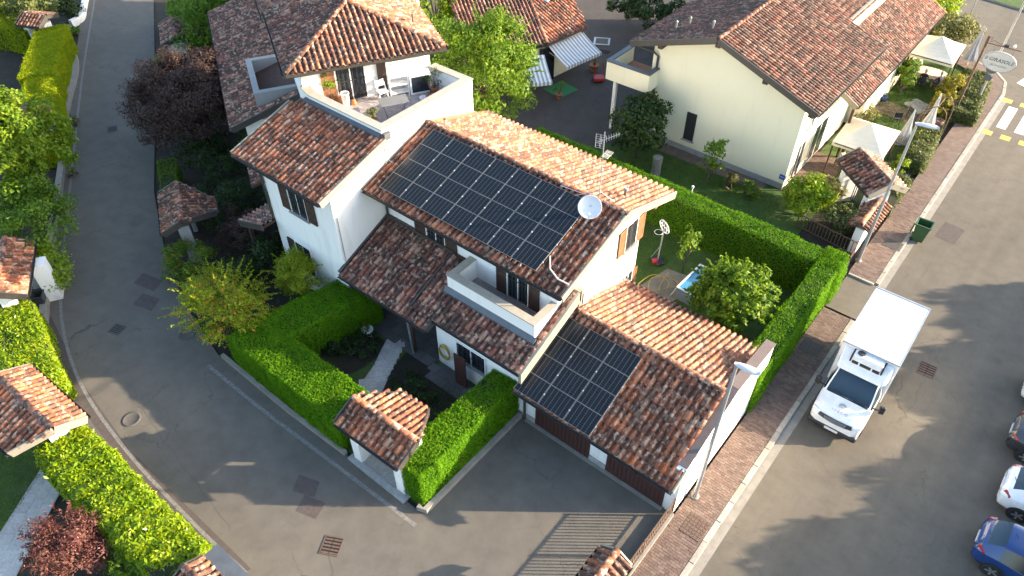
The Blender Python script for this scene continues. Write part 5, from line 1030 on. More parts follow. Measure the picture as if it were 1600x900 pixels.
# ------------------------------------------------------------------ hedges
hedge('clipped_hedge', 'long clipped green hedge along the shaded street left of the gate canopy', [(-4.85, -6.72, 6.9, 1.75, 1.85, 0.0, 0.05), (-6.7, -3.95, 4.9, 1.75, 1.95, R(78), 0)], 'hedge', seed=11)
hedge('clipped_hedge', 'clipped green hedge right of the gate canopy beside the court', [(2.05, -4.6, 5.5, 1.35, 1.85, R(90), 0.1)], 'hedge', seed=12)
hedge('clipped_hedge', 'tall clipped hedge around the back garden with the pool', [(1.0, 12.55, 17.8, 1.15, 2.2, R(-0.6), 0), (9.42, 8.6, 9.4, 1.05, 2.25, R(90.5), 0), (9.5, 12.55, 0.9, 1.12, 2.22, 0, 0)], 'hedge', seed=13, dens=850)
hedge('clipped_hedge', 'wide yellow-green clipped hedge on the left side of the street', [(-39.6, 0.15, 7.6, 2.1, 2.0, R(-33), 0.1), (-33.6, -3.2, 7.0, 1.9, 1.9, R(-29), 0.1), (-31.0, -4.2, 4, 1.5, 1.7, R(-30), 0)], 'hedge_y', seed=14, size=0.12, dens=900)
hedge('clipped_hedge', 'clipped hedge running left behind the small far canopy', [(-47.5, 0.8, 7, 2.2, 1.9, R(15), 0)], 'hedge_y', seed=15, size=0.14, dens=350)
hedge('laurel_hedge', 'yellow-green laurel hedge at the bottom left of the street', [(-5.0, -14.35, 8.4, 1.75, 1.8, R(0.5), 0)], 'laurel', seed=16, size=0.2, dens=700, aspect=0.42, rnd=0.35, amp=0.14)
hedge('laurel_hedge', 'yellow-green laurel hedge between the two left canopies', [(-14.9, -13.1, 5.6, 2.0, 1.7, R(-14), 0), (-15.8, -14.4, 3.6, 1.5, 1.5, R(-14), 0)], 'laurel', seed=17, size=0.18, dens=700, rnd=0.3, amp=0.1)
hedge('shrub_hedge', 'green hedge above the red-ridged canopy at the top of the street', [(-38.6, 10.0, 5, 2.4, 1.7, R(-30), 0), (-35.8, 12.0, 5.5, 2.6, 2.2, R(-30), 0)], 'green', seed=18, size=0.16, dens=300)
hedge('shrub_hedge', 'small green hedge strip right of the street below the purple tree', [(-21.3, -2.3, 3.4, 1.0, 1.4, R(-30), 0)], 'green', seed=19, size=0.12, dens=420)
for i, (x, y, ln, wd, h, a, l, m) in enumerate(((9.35, 21.9, 3.6, 1.3, 0.75, 92, 'low juniper hedge along the pavement below the small gate', 'juniper'), (9.25, 27.6, 4.4, 1.2, 0.8, 93, 'low juniper hedge beside the closed parasols and pavement', 'juniper'), (9.75, 35.7, 6.6, 1.7, 0.85, 97, 'wide juniper hedge under the hanging oval sign', 'juniper'))):
    hedge('juniper_hedge', l, [(x, y, ln, wd, h, R(a), 0)], m, seed=30 + i, size=0.19, dens=620, aspect=0.3, rnd=0.3, amp=0.14)

# ------------------------------------------------------------------ trees and shrubs
tree('pomegranate_bush', 'sprawling bush with orange flowers at the street bend', (-9.9, -6.6, 0), (-9.9, -6.5, 1.75), (2.35, 1.8, 1.6), 'leaf_sunlit', 12000, 0.12, 41, 110, 0.42, 0.07, 0.35, 'bush', stems=5, extra=('flower', 0.035), limbs=40, hollow=0.2, sprays=90, slen=0.75)
tree('pomegranate_bush', 'smaller dark flowering bush behind the orange-flowered bush', (-14.6, -5.7, 0), (-14.5, -5.6, 1.1), (1.5, 1.25, 1.15), 'green', 4200, 0.12, 42, 40, 0.35, 0.05, 0.4, 'bush', stems=3, extra=('flower', 0.03))
tree('bamboo', 'light green feathery shrub against the white house wall', (-8.9, -3.4, 0), (-8.9, -3.3, 1.7), (1.25, 1.0, 1.35), 'leaf_sunlit', 9000, 0.13, 43, 60, 0.36, 0.04, 0.25, 'shrub', stems=6, limbs=24, sprays=40, slen=0.5)
tree('purple_tree', 'big purple-leaved tree overhanging the shaded street', (-24.2, 1.8, 0), (-24.3, 1.7, 3.1), (4.1, 3.3, 2.5), 'purple', 60000, 0.15, 44, 230, 0.75, 0.2, 0.4, droop=0.8, limbs=30)
tree('green_shrub', 'light green shrub between purple tree and red-ridged canopy', (-30.4, 3.9, 0), (-30.4, 3.9, 1.7), (1.6, 1.3, 1.4), 'green', 2600, 0.17, 45, 40, 0.45, 0.06, cat='shrub', stems=3)
tree('garden_tree', 'dense green tree above the red-ridged canopy', (-32.0, 8.4, 0), (-32.3, 8.5, 2.9), (3.0, 2.6, 2.2), 'green', 8000, 0.2, 46, 90, 0.75, 0.16)
tree('red_shrub', 'dark red shrub in deep shade below the white wing', (-14.4, -2.6, 0), (-14.4, -2.5, 1.1), (1.8, 1.2, 1.1), 'purple', 5500, 0.11, 47, 70, 0.36, 0.05, 0.4, 'shrub', stems=3)
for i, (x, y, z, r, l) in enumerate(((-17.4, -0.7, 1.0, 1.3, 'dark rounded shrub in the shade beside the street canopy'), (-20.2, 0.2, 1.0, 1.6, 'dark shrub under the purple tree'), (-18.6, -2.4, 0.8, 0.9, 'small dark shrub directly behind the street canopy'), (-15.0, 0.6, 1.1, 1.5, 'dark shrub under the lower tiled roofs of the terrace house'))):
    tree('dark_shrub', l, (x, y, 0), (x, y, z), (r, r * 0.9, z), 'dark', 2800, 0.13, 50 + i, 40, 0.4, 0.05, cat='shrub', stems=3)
tree('yellow_tree', 'bright yellow-green tree at the left edge of the picture', (-26.3, -7.9, 0), (-26.5, -7.6, 3.7), (3.6, 3.1, 2.9), 'lime', 18000, 0.24, 60, 130, 0.62, 0.2, 0.45, hollow=0.4, sprays=60, slen=0.5)
tree('green_tree', 'mid green tree below the yellow-green tree on the left', (-21.5, -9.2, 0), (-21.9, -9.0, 2.2), (2.9, 1.9, 1.9), 'green', 7500, 0.18, 61, 80, 0.6, 0.14)
tree('green_shrub', 'bright green shrub overhanging the low wall above the orange canopy', (-19.6, -9.75, 0), (-19.6, -9.75, 1.0), (1.7, 0.85, 1.0), 'laurel', 2600, 0.15, 62, 36, 0.4, 0.05, cat='shrub', stems=3)
tree('walnut_tree', 'tall bright green tree behind the roof terrace', (-11.0, 12.3, 0), (-10.9, 12.3, 4.5), (2.7, 2.7, 3.9), 'walnut', 21000, 0.2, 63, 170, 0.62, 0.17, 0.42, limbs=24, sprays=120, slen=0.8)
tree('garden_tree', 'green tree behind the pyramid roof at the top', (-21.8, 19.3, 0), (-21.8, 19.3, 3.4), (2.8, 2.8, 2.8), 'lime', 5500, 0.24, 64, 70, 0.8, 0.16)
tree('garden_tree', 'darker green tree between pyramid roof and cottage', (-18.6, 15.4, 0), (-18.6, 15.4, 2.6), (2.2, 2.4, 2.2), 'green', 4500, 0.22, 65, 60, 0.7, 0.14)
tree('fig_tree', 'dark green rounded tree in front of the cream house balcony', (-3.5, 16.9, 0), (-3.5, 16.9, 2.1), (1.75, 1.65, 1.85), 'dark', 5200, 0.21, 66, 80, 0.5, 0.1, 0.6)
tree('sapling', 'slender young tree against the cream wall', (0.95, 17.5, 0), (0.95, 17.5, 1.5), (0.75, 0.6, 1.45), 'green', 620, 0.17, 67, 34, 0.28, 0.04, 0.6, stems=3)
tree('round_bush', 'large round light green bush at the corner of the cream house', (6.3, 17.8, 0), (6.3, 17.8, 1.15), (1.35, 1.25, 1.2), 'laurel', 4200, 0.17, 68, 70, 0.36, 0.07, 0.55, 'bush', stems=3)
tree('round_bush', 'golden bush behind the large round bush', (6.7, 19.6, 0), (6.7, 19.6, 0.75), (1.1, 0.9, 0.75), 'variegated', 1600, 0.14, 69, 30, 0.32, 0.05, cat='bush', stems=3)
tree('dark_shrub', 'dark tangled shrub behind the low railing', (8.3, 17.3, 0), (8.3, 17.3, 0.85), (1.2, 1.1, 0.9), 'juniper', 1900, 0.14, 70, 36, 0.36, 0.05, cat='shrub', stems=4)
tree('garden_tree', 'bright light green tree beside the pool', (6.95, 7.5, 0), (6.95, 7.6, 1.95), (1.75, 1.6, 1.75), 'walnut', 6500, 0.2, 71, 110, 0.4, 0.09, 0.55, hollow=0.4, sprays=50, slen=0.45)
tree('sapling', 'thin sapling beside the basketball hoop', (3.65, 9.8, 0), (3.65, 9.8, 1.6), (0.55, 0.45, 1.35), 'green', 260, 0.17, 72, 16, 0.25, 0.03, 0.6, stems=2)
tree('red_maple', 'red Japanese maple at the bottom left corner', (-4.8, -16.4, 0), (-4.75, -16.3, 1.35), (1.45, 1.25, 1.2), 'maple', 7500, 0.11, 73, 100, 0.34, 0.07, 0.35, 'tree', extra=('flower_p', 0.01), limbs=30, droop=0.8, sprays=40, slen=0.4)
tree('dark_shrub', 'dark green shrub under the laurel hedge near the red maple', (-3.0, -15.1, 0), (-3.0, -15.2, 0.8), (1.6, 0.7, 0.8), 'green', 2200, 0.15, 74, 30, 0.35, 0.05, cat='shrub', stems=3)
for i, (x, y, z, rx, ry, rz_, m, n, s, l) in enumerate((
    (3.9, 46.2, 1.4, 2.2, 1.8, 1.5, 'laurel', 3200, 0.25, 'bright round bush beyond the cream house roof'), (6.0, 43.2, 1.0, 2.0, 2.2, 1.1, 'variegated', 3200, 0.22, 'speckled yellow bush at the road corner'), (5.2, 41.6, 1.0, 1.4, 1.2, 1.0, 'variegated', 1800, 0.2, 'speckled bush just behind the far gazebo'),
    (5.9, 34.6, 1.2, 0.75, 1.3, 1.25, 'green', 2200, 0.16, 'climbing green shrub at the cream house porch near the diners'), (8.55, 35.2, 0.8, 0.75, 1.3, 0.9, 'yellow', 1800, 0.16, 'golden shrub behind the far gazebo post'), (8.75, 33.0, 0.75, 0.6, 1.1, 0.85, 'yellow', 1600, 0.15, 'golden shrub at the foot of the hanging sign pole'),
    (5.5, 29.0, 0.5, 0.7, 1.3, 0.55, 'variegated', 1300, 0.13, 'mixed low shrubs beside the restaurant lawn'), (9.0, 28.6, 0.5, 0.5, 0.5, 0.5, 'laurel', 500, 0.14, 'small bright shrub in front of the parasols'), (8.9, 24.9, 0.5, 0.55, 0.6, 0.5, 'laurel', 600, 0.13, 'small clipped shrub at the end of the juniper strip'), (8.1, 24.0, 0.45, 0.5, 0.4, 0.45, 'variegated', 400, 0.12, 'small pale shrub near the gazebo post'),
    (3.2, 17.6, 0.4, 0.9, 0.5, 0.45, 'green', 900, 0.13, 'low green shrubs at the foot of the cream wall'), (2.1, 17.5, 0.45, 0.55, 0.45, 0.5, 'variegated', 600, 0.12, 'pale dry shrub at the foot of the cream wall'),
    (-46.9, 2.6, 2.0, 2.0, 1.8, 1.5, 'juniper', 2600, 0.25, 'sparse olive-coloured tree behind the far left canopy'), (-51.5, 1.6, 2.2, 3.0, 2.4, 2.2, 'laurel', 3200, 0.3, 'bright tree in the far left corner of the picture'), (-48.6, 5.6, 0.9, 1.6, 1.0, 0.9, 'dark', 1400, 0.22, 'dark bush beside the curved white wall'), (-45.0, 4.3, 0.3, 0.9, 0.6, 0.35, 'green', 400, 0.14, 'low weeds at the end of the curved wall'),
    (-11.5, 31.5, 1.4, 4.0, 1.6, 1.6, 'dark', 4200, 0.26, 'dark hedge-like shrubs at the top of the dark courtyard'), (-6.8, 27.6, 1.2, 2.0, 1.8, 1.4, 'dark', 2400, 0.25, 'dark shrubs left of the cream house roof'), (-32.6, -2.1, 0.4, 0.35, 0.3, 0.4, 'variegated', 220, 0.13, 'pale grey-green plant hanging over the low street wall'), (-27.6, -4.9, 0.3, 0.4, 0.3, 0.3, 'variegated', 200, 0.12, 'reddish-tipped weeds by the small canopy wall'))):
    tree('shrub', l, (x, y, 0), (x, y, z), (rx, ry, rz_), m, n, s, 80 + i, 36 if n > 900 else 14, min(rx, ry) * 0.38, 0.06, 0.5, 'shrub', stems=3)
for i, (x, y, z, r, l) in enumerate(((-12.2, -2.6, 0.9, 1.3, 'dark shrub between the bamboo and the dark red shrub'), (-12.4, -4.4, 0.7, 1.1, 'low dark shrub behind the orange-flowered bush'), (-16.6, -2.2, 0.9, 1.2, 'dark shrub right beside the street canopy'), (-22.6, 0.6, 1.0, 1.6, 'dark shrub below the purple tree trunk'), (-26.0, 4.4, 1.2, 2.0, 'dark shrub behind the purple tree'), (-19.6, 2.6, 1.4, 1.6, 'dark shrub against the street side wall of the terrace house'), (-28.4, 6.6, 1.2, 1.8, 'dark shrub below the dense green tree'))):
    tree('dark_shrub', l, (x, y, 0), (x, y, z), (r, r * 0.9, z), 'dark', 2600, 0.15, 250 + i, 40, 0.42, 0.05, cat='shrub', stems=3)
for i, (x, y, z, l) in enumerate(((-6.0, -4.2, 0.35, 'low dark plants in the shaded front bed by the hedge'), (-1.4, -3.9, 0.35, 'low dark plants in the shaded bed right of the garden path'), (-5.0, -3.4, 0.25, 'low ground cover beside the white flower pot'))):
    tree('bedding_plant', l, (x, y, 0), (x, y, z * 0.6), (1.2, 0.9, z), 'dark', 1500, 0.11, 120 + i, 34, 0.22, 0.02, cat='plants', stems=4)
grass('grass', [[(-9.0, -7.0), (-4.8, -5.7), (-5.2, -2.8), (-8.0, -3.0)], [(-2.0, -5.6), (1.2, -6.0), (1.0, -2.6), (-1.0, -2.4)], [(-1, 6.2), (2.2, 6.2), (2.9, 11.8), (-1, 12)], [(4.9, 9.0), (8.8, 9.0), (8.8, 11.9), (4.9, 11.9)], [(-15, -14.2), (-9.9, -15.0), (-7.4, -19), (-14, -21)], [(5.0, 25), (8.4, 24.5), (9.0, 40), (5.0, 40)], [(-5, 15.8), (5, 15.8), (5, 18.5), (-5, 18.5)]], 420, 0.05)
t = thing('tree_stump', 'grey upright tree stump on the lawn behind the tall hedge', 'stump', (-1.75, 16.1, 0)); MB().tube([(0, 0, 0), (0.02, 0, 0.6), (0.0, 0.03, 1.15)], [0.27, 0.24, 0.29], 12).build('trunk', 'stump', t, world=False)
pot('white flower pot with a green plant in the shaded front garden', (-5.25, -2.75, 0), 0.24, 0.38, 0.28, 'green', 140, 220, 0.1, 'whitepl', 0.2)
t = thing('hose_reel', 'coiled yellow hose hanging on the white front wall', 'hose', (-1.25, -1.86, 1.0)); 
for k in range(4): MB().tube([(0.3 * math.cos(a) + 0.02 * k, -0.06 - 0.035 * k, 0.36 * math.sin(a)) for a in [2 * math.pi * i / 20 for i in range(21)]], 0.022, 6).build('coil', 'hose', t, world=False)
t = thing('swimming_pool', 'blue rectangular above-ground pool with a white frame', 'pool', (4.75, 8.95, 0), R(88))
MB().box(-1.0, 1.0, -0.42, 0.42, 0.0, 0.6).build('liner', 'pool_side', t, world=False); MB().box(-0.98, 0.98, -0.40, 0.40, 0.6, 0.66).build('water', 'pool', t, world=False)
MB().box(-1.08, 1.08, -0.5, -0.41, 0.72, 0.80).build('rail', 'poolw', t, world=False, bevel=0.03); MB().box(-1.08, 1.08, 0.41, 0.5, 0.72, 0.80).build('rail', 'poolw', t, world=False, bevel=0.03); MB().box(-1.08, -0.99, -0.41, 0.41, 0.72, 0.799).build('rail', 'poolw', t, world=False, bevel=0.03); MB().box(0.99, 1.08, -0.41, 0.41, 0.72, 0.799).build('rail', 'poolw', t, world=False, bevel=0.03)
MB().box(-1.02, 1.02, -0.45, -0.405, 0.6, 0.75).box(-1.02, 1.02, 0.405, 0.45, 0.6, 0.75).box(-1.02, -0.985, -0.4, 0.4, 0.6, 0.75).box(0.985, 1.02, -0.4, 0.4, 0.6, 0.75).build('inner_liner', 'pool', t, world=False)
for x in (-1.0, 0.0, 1.0):
    for s in (-1, 1): MB().tube([(x, s * 0.46, 0.74), (x + 0.02, s * 0.72, 0.0)], 0.025, 6).build('leg', 'poolw', t, world=False)
t = thing('basketball_hoop', 'small portable basketball hoop on the shaded lawn', 'basketball hoop', (2.25, 9.7, 0), R(-30))
MB().box(-0.35, 0.35, -0.25, 0.25, 0.0, 0.14).build('base', 'blackpl', t, world=False, bevel=0.04); MB().tube([(0, 0, 0.1), (0, 0.05, 2.15)], 0.035, 7).build('pole', 'galv', t, world=False); MB().tube([(-0.3, -0.2, 0.12), (0, 0.03, 1.0)], 0.02, 6).tube([(0.3, -0.2, 0.12), (0, 0.03, 1.0)], 0.02, 6).build('brace', 'galv', t, world=False)
bb = MB(); ring = [(0.42 * math.cos(a), 0.05, 2.2 + 0.28 * math.sin(a)) for a in [2 * math.pi * i / 20 for i in range(21)]]; bb.tube(ring, 0.025, 6)
for k in (-0.2, 0, 0.2): bb.tube([(k, 0.05, 1.95), (k, 0.05, 2.45)], 0.018, 5)
bb.tube([(-0.4, 0.05, 2.2), (0.4, 0.05, 2.2)], 0.018, 5).build('backboard', 'poolw', t, world=False); MB().tube([(0.2 * math.cos(a), -0.22 + 0.2 * math.sin(a), 1.95) for a in [2 * math.pi * i / 16 for i in range(17)]], 0.016, 6).build('rim', 'galv', t, world=False)
t = thing('ball', 'red ball lying at the foot of the basketball hoop', 'ball', (2.3, 9.35, 0.14)); MB().lathe([(0.16 * math.sin(math.pi * i / 8), 0.16 - 0.16 * math.cos(math.pi * i / 8)) for i in range(9)], 12).build('shell', 'red', t, world=False)
t = thing('garden_hose', 'tangled yellow hose on the soil next to the pool', 'hose', (3.3, 8.2, 0)); rr = random.Random(3); MB().tube(smooth_pts([(-0.9, -0.9), (-0.6, 0.2), (0.1, 0.5), (0.4, -0.2), (-0.2, -0.6), (-0.5, 0.0), (0.2, 0.8), (0.7, 0.3), (0.1, -0.3), (-0.1, 0.9)], 5) and [(x, y, 0.04 + 0.25 * abs(math.sin(i * 0.31))) for i, (x, y) in enumerate(smooth_pts([(-0.9, -0.9), (-0.6, 0.2), (0.1, 0.5), (0.4, -0.2), (-0.2, -0.6), (-0.5, 0.0), (0.2, 0.8), (0.7, 0.3), (0.1, -0.3), (-0.1, 0.9)], 5))], 0.018, 5).build('tube', 'hose', t, world=False)
t = thing('garden_tap', 'thin white garden lamp post on the lawn beyond the hedge', 'lamp', (1.0, 15.2, 0)); MB().tube([(0, 0, 0), (0, 0, 0.8)], 0.03, 7).build('post', 'frame', t, world=False); MB().box(-0.06, 0.06, -0.06, 0.06, 0.8, 0.95).build('head', 'whitepl', t, world=False, bevel=0.02)
hedge('shade_hedge', 'unseen tall hedge added behind the parked cars to shade the road', [(26.8, 13, 46, 1.6, 2.6, R(90), 0)], 'green', seed=200, size=0.3, dens=120, aspect=0.5, rnd=0.3, amp=0.2)  # out of frame, added to close gaps in the shade on the road
# trees out of frame that shade the right-hand road, standing behind the parked cars
for i, (x, y, h, r) in enumerate(((28.6, 14.6, 4.9, 2.8), (28.2, 20.0, 5.0, 2.9), (28.8, 25.8, 5.1, 2.9), (27.4, 9.0, 5.1, 2.9), (30.5, 31.8, 5.0, 2.8), (26.4, 3.4, 5.1, 3.0), (25.4, -2.4, 5.1, 3.1))):
    tree('street_tree', f'leafy street tree, {ORD[i]} behind the parked cars', (x, y, 0), (x, y, h * 0.62), (r, r, h * 0.42), 'green', 24000, 0.36, 150 + i, 260, 0.6, 0.16, group='street trees behind the car park')

# ------------------------------------------------------------------ vehicles
def catmull(keys, ys):
    K = np.array(keys, float); K = K[np.argsort(K[:, 0])]; out = []
    for c in range(1, K.shape[1]):
        x, y = K[:, 0], K[:, c]; m = np.gradient(y, x); v = np.empty(len(ys))
        for i, q in enumerate(ys):
            k = min(max(np.searchsorted(x, q) - 1, 0), len(x) - 2); h = x[k + 1] - x[k]; s = (q - x[k]) / h
            d0 = (y[k + 1] - y[k]) / h
            m0 = 0 if (k > 0 and (y[k] - y[k - 1]) * (y[k + 1] - y[k]) <= 0) else np.clip(m[k], -3 * abs(d0), 3 * abs(d0)); m1 = 0 if (k + 2 < len(y) and (y[k + 1] - y[k]) * (y[k + 2] - y[k + 1]) <= 0) else np.clip(m[k + 1], -3 * abs(d0), 3 * abs(d0))
            v[i] = y[k] * (2 * s**3 - 3 * s * s + 1) + y[k + 1] * (3 * s * s - 2 * s**3) + h * (m0 * (s**3 - 2 * s * s + s) + m1 * (s**3 - s * s))
        out.append(v)
    return np.array(out).T
def car_shell(t, keys, paint, side, tops, n=56, lower=0.0):
    """keys: y, z bottom, half width, z belt, z roof, half roof width; side/tops: y ranges that are glass"""
    y0, y1 = min(k[0] for k in keys), max(k[0] for k in keys)
    ys = sorted(set(list(np.linspace(y0, y1, n)) + [e for r in side + tops for e in r[:2]])); Q = catmull(keys, ys); rings = []
    for y, (zb, w_, zl, zr, wr) in zip(ys, Q):
        h = [(w_ * 0.90, zb), (w_ * 0.985, zb + (zl - zb) * 0.22), (w_, zb + (zl - zb) * 0.55), (w_ * 0.985, zl - 0.03), (w_ * 0.965, zl), (wr, zr - 0.05), (wr * 0.93, zr - 0.012), (wr * 0.5, zr + 0.012), (0, zr + 0.018)]
        rings.append([(x, y, z) for x, z in h] + [(-x, y, z) for x, z in h[-2::-1]])
    m = len(rings[0]); body = MB(); gl = {}
    body.v = [p for r in rings for p in r]
    for i in range(len(ys) - 1):
        ym = (ys[i] + ys[i + 1]) / 2
        for k in range(m - 1):
            kk = k if k < (m - 1) / 2 else m - 2 - k
            f = (i * m + k, i * m + k + 1, (i + 1) * m + k + 1, (i + 1) * m + k); key = None
            if kk == 4: key = next((('side_window', j, k < m / 2) for j, r in enumerate(side) if r[0] < ym < r[1]), None)
            if kk in (6, 7): key = next((('windscreen' if r[2] else 'rear_window', j, 0) for j, r in enumerate(tops) if r[0] < ym < r[1]), None)
            if key: gl.setdefault(key, []).append(f)
            else: body.f.append(f); body.m.append(0); body.sm.append(True)
    for e in (0, len(ys) - 1): body.f.append(tuple(range(e * m, e * m + m))); body.m.append(0); body.sm.append(False)
    for i in range(len(ys) - 1): body.f.append((i * m, (i + 1) * m, (i + 1) * m + m - 1, i * m + m - 1)); body.m.append(0); body.sm.append(False)
    bo = body.build('body', paint, t, world=False)
    for (nm, j, s), fs in gl.items():
        g = MB(); g.v = body.v; g.f = fs; g.m = [0] * len(fs); g.sm = [True] * len(fs); o = g.build(nm, 'car_glass', t, world=False)
        bm = bmesh.new(); bm.from_mesh(o.data); bmesh.ops.delete(bm, geom=[v for v in bm.verts if not v.link_faces], context='VERTS'); bm.to_mesh(o.data); bm.free()
    return bo
def wheel(t, x, y, r, wd, rimmat='rim'):
    s = 1 if x > 0 else -1; T = Matrix.Translation((x, y, r)) @ Matrix.Rotation(s * math.pi / 2, 4, 'Y')
    def L(prof, nm, mt, par): mb = MB(); mb.lathe(prof, 22); mb.v = [tuple(T @ Vector(v)) for v in mb.v]; return mb.build(nm, mt, par, world=False)
    w_ = L([(r * 0.62, -wd / 2), (r * 0.92, -wd / 2), (r, -wd * 0.3), (r, wd * 0.3), (r * 0.94, wd / 2), (r * 0.64, wd / 2), (r * 0.6, wd * 0.3)], 'wheel', 'tyre', t)
    L([(r * 0.64, wd * 0.48), (r * 0.60, wd * 0.30), (r * 0.2, wd * 0.28), (0, wd * 0.28)], 'rim_back', 'blackpl', w_)
    sp = MB()
    for k in range(5):
        a = 2 * math.pi * k / 5; sp.bar(T @ Vector((0.02 * math.cos(a), 0.02 * math.sin(a), wd * 0.42)), T @ Vector((r * 0.62 * math.cos(a), r * 0.62 * math.sin(a), wd * 0.46)), r * 0.2, 0.03, 0, up=(s, 0, 0))
    sp.build('rim', rimmat, w_, world=False)
    return w_
def text_mb(s, size, depth, T, font_off=0.0, shear=0.0):
    cu = bpy.data.curves.new('lettering', 'FONT'); cu.body = s; cu.size = size; cu.extrude = depth; cu.align_x = 'CENTER'; cu.align_y = 'CENTER'; cu.shear = shear; cu.resolution_u = 3
    o = bpy.data.objects.new('lettering', cu); col.objects.link(o); dg = bpy.context.evaluated_depsgraph_get(); me = bpy.data.meshes.new_from_object(o.evaluated_get(dg))
    mb = MB(); mb.v = [tuple(T @ v.co) for v in me.vertices]; mb.f = [tuple(p.vertices) for p in me.polygons]; mb.m = [0] * len(mb.f); mb.sm = [False] * len(mb.f)
    col.objects.unlink(o); bpy.data.objects.remove(o); bpy.data.curves.remove(cu); bpy.data.meshes.remove(me); return mb
def hatchback(label, x, y, paint, L=3.95, W=1.74, Hh=1.49, rz=-90, wiper=True):
    t = thing('parked_car', label, 'car', (x, y, 0), R(rz), 'cars parked along the right edge'); k = L / 3.95; w_ = W / 2; h = Hh / 1.49
    keys = [(-1.97 * k, 0.42, w_ * 0.72, 0.70 * h, 0.78 * h, w_ * 0.55), (-1.92 * k, 0.30, w_ * 0.86, 0.84 * h, 0.96 * h, w_ * 0.66), (-1.80 * k, 0.27, w_ * 0.95, 0.90 * h, 1.06 * h, w_ * 0.70), (-1.25 * k, 0.24, w_, 0.95 * h, 1.44 * h, w_ * 0.68), (-0.5 * k, 0.2, w_, 0.93 * h, 1.49 * h, w_ * 0.69), (0.2 * k, 0.2, w_, 0.91 * h, 1.475 * h, w_ * 0.69), (0.5 * k, 0.2, w_, 0.90 * h, 1.42 * h, w_ * 0.68), (1.12 * k, 0.22, w_, 0.86 * h, 0.98 * h, w_ * 0.80), (1.7 * k, 0.25, w_ * 0.95, 0.74 * h, 0.82 * h, w_ * 0.78), (1.93 * k, 0.3, w_ * 0.8, 0.6 * h, 0.66 * h, w_ * 0.6), (1.98 * k, 0.4, w_ * 0.65, 0.52 * h, 0.56 * h, w_ * 0.5)]
    car_shell(t, keys, paint, [(-1.28 * k, -0.42 * k), (-0.34 * k, 0.62 * k)], [(-1.74 * k, -1.30 * k, 0), (0.53 * k, 1.06 * k, 1)])
    for sx in (-1, 1):
        for yy in (-1.22 * k, 1.22 * k):
            MB().tube([(sx * (w_ - 0.08), yy, 0.33), (sx * (w_ + 0.004), yy, 0.33)], 0.37, 22).build('wheel_arch', 'blackpl', t, world=False); wheel(t, sx * (w_ - 0.09), yy, 0.31, 0.21)
        MB().box(-0.15, 0.15, -0.04, 0.04, -0.075, 0.075, 0, Matrix.Translation((sx * w_ * 0.83, -1.80 * k, 0.90 * h)) @ Matrix.Rotation(sx * R(48), 4, 'Z') @ Matrix.Rotation(sx * R(12), 4, 'Y')).build('tail_light', 'lightred', t, world=False, bevel=0.03, seg=2)
        MB().box(-0.10, 0.10, -0.06, 0.06, -0.05, 0.05, 0, Matrix.Translation((sx * w_ * 0.82, 0.55 * k, 0.98 * h)) @ Matrix.Translation((sx * 0.16, 0, 0))).build('mirror', paint, t, world=False, bevel=0.03, seg=2)
        MB().box(-0.05, 0.05, -0.02, 0.02, -0.015, 0.015, 0, Matrix.Translation((sx * (w_ + 0.002), -0.2 * k, 0.80 * h)) @ Matrix.Rotation(R(90), 4, 'Z')).build('door_handle', paint, t, world=False)
        MB().box(-0.15, 0.15, -0.03, 0.03, -0.06, 0.06, 0, Matrix.Translation((sx * w_ * 0.7, 1.86 * k, 0.66 * h)) @ Matrix.Rotation(-sx * R(30), 4, 'Z')).build('headlight', 'lightw', t, world=False, bevel=0.02)
    MB().box(-0.26, 0.26, -1.99 * k, -1.95 * k, 0.52, 0.63).build('number_plate', 'plate', t, world=False); MB().box(-0.62, 0.62, -1.96 * k, -1.84 * k, 0.30, 0.42).build('bumper', 'blackpl', t, world=False, bevel=0.03)
    for sx in (-1, 1):
        for yy, z0_, z1_ in ((-0.38 * k, 0.35, 0.86), (0.64 * k, 0.35, 0.84)): MB().box(sx * (w_ + 0.001) - 0.003, sx * (w_ + 0.001) + 0.003, yy - 0.008, yy + 0.008, z0_ * h, z1_ * h).build('door_gap', 'blackpl', t, world=False)
    MB().box(-w_ * 0.62, w_ * 0.62, -1.945 * k, -1.93 * k, 0.80 * h, 0.815 * h).build('tailgate_gap', 'blackpl', t, world=False)
    MB().tube([(0, -1.05 * k, 1.46 * h), (0, -1.22 * k, 1.62 * h)], 0.008, 5).build('aerial', 'blackpl', t, world=False)
    if wiper: MB().bar((0, -1.80 * k, 1.10 * h), (0.3, -1.70 * k, 1.16 * h), 0.015, 0.015).build('wiper', 'blackpl', t, world=False)
    return t
hatchback('blue hatchback parked nearest the bottom right corner', 20.5, 3.75, 'car_blue')
hatchback('white car with dark rear window between blue and dark cars', 20.75, 6.55, 'car_white', 4.2, 1.78, 1.5)
hatchback('dark grey parked car at the right edge', 20.35, 9.35, 'car_grey', 4.1, 1.78, 1.48)
hatchback('white car parked farthest back at the right edge', 20.2, 12.35, 'car_white', 4.1, 1.76, 1.5)

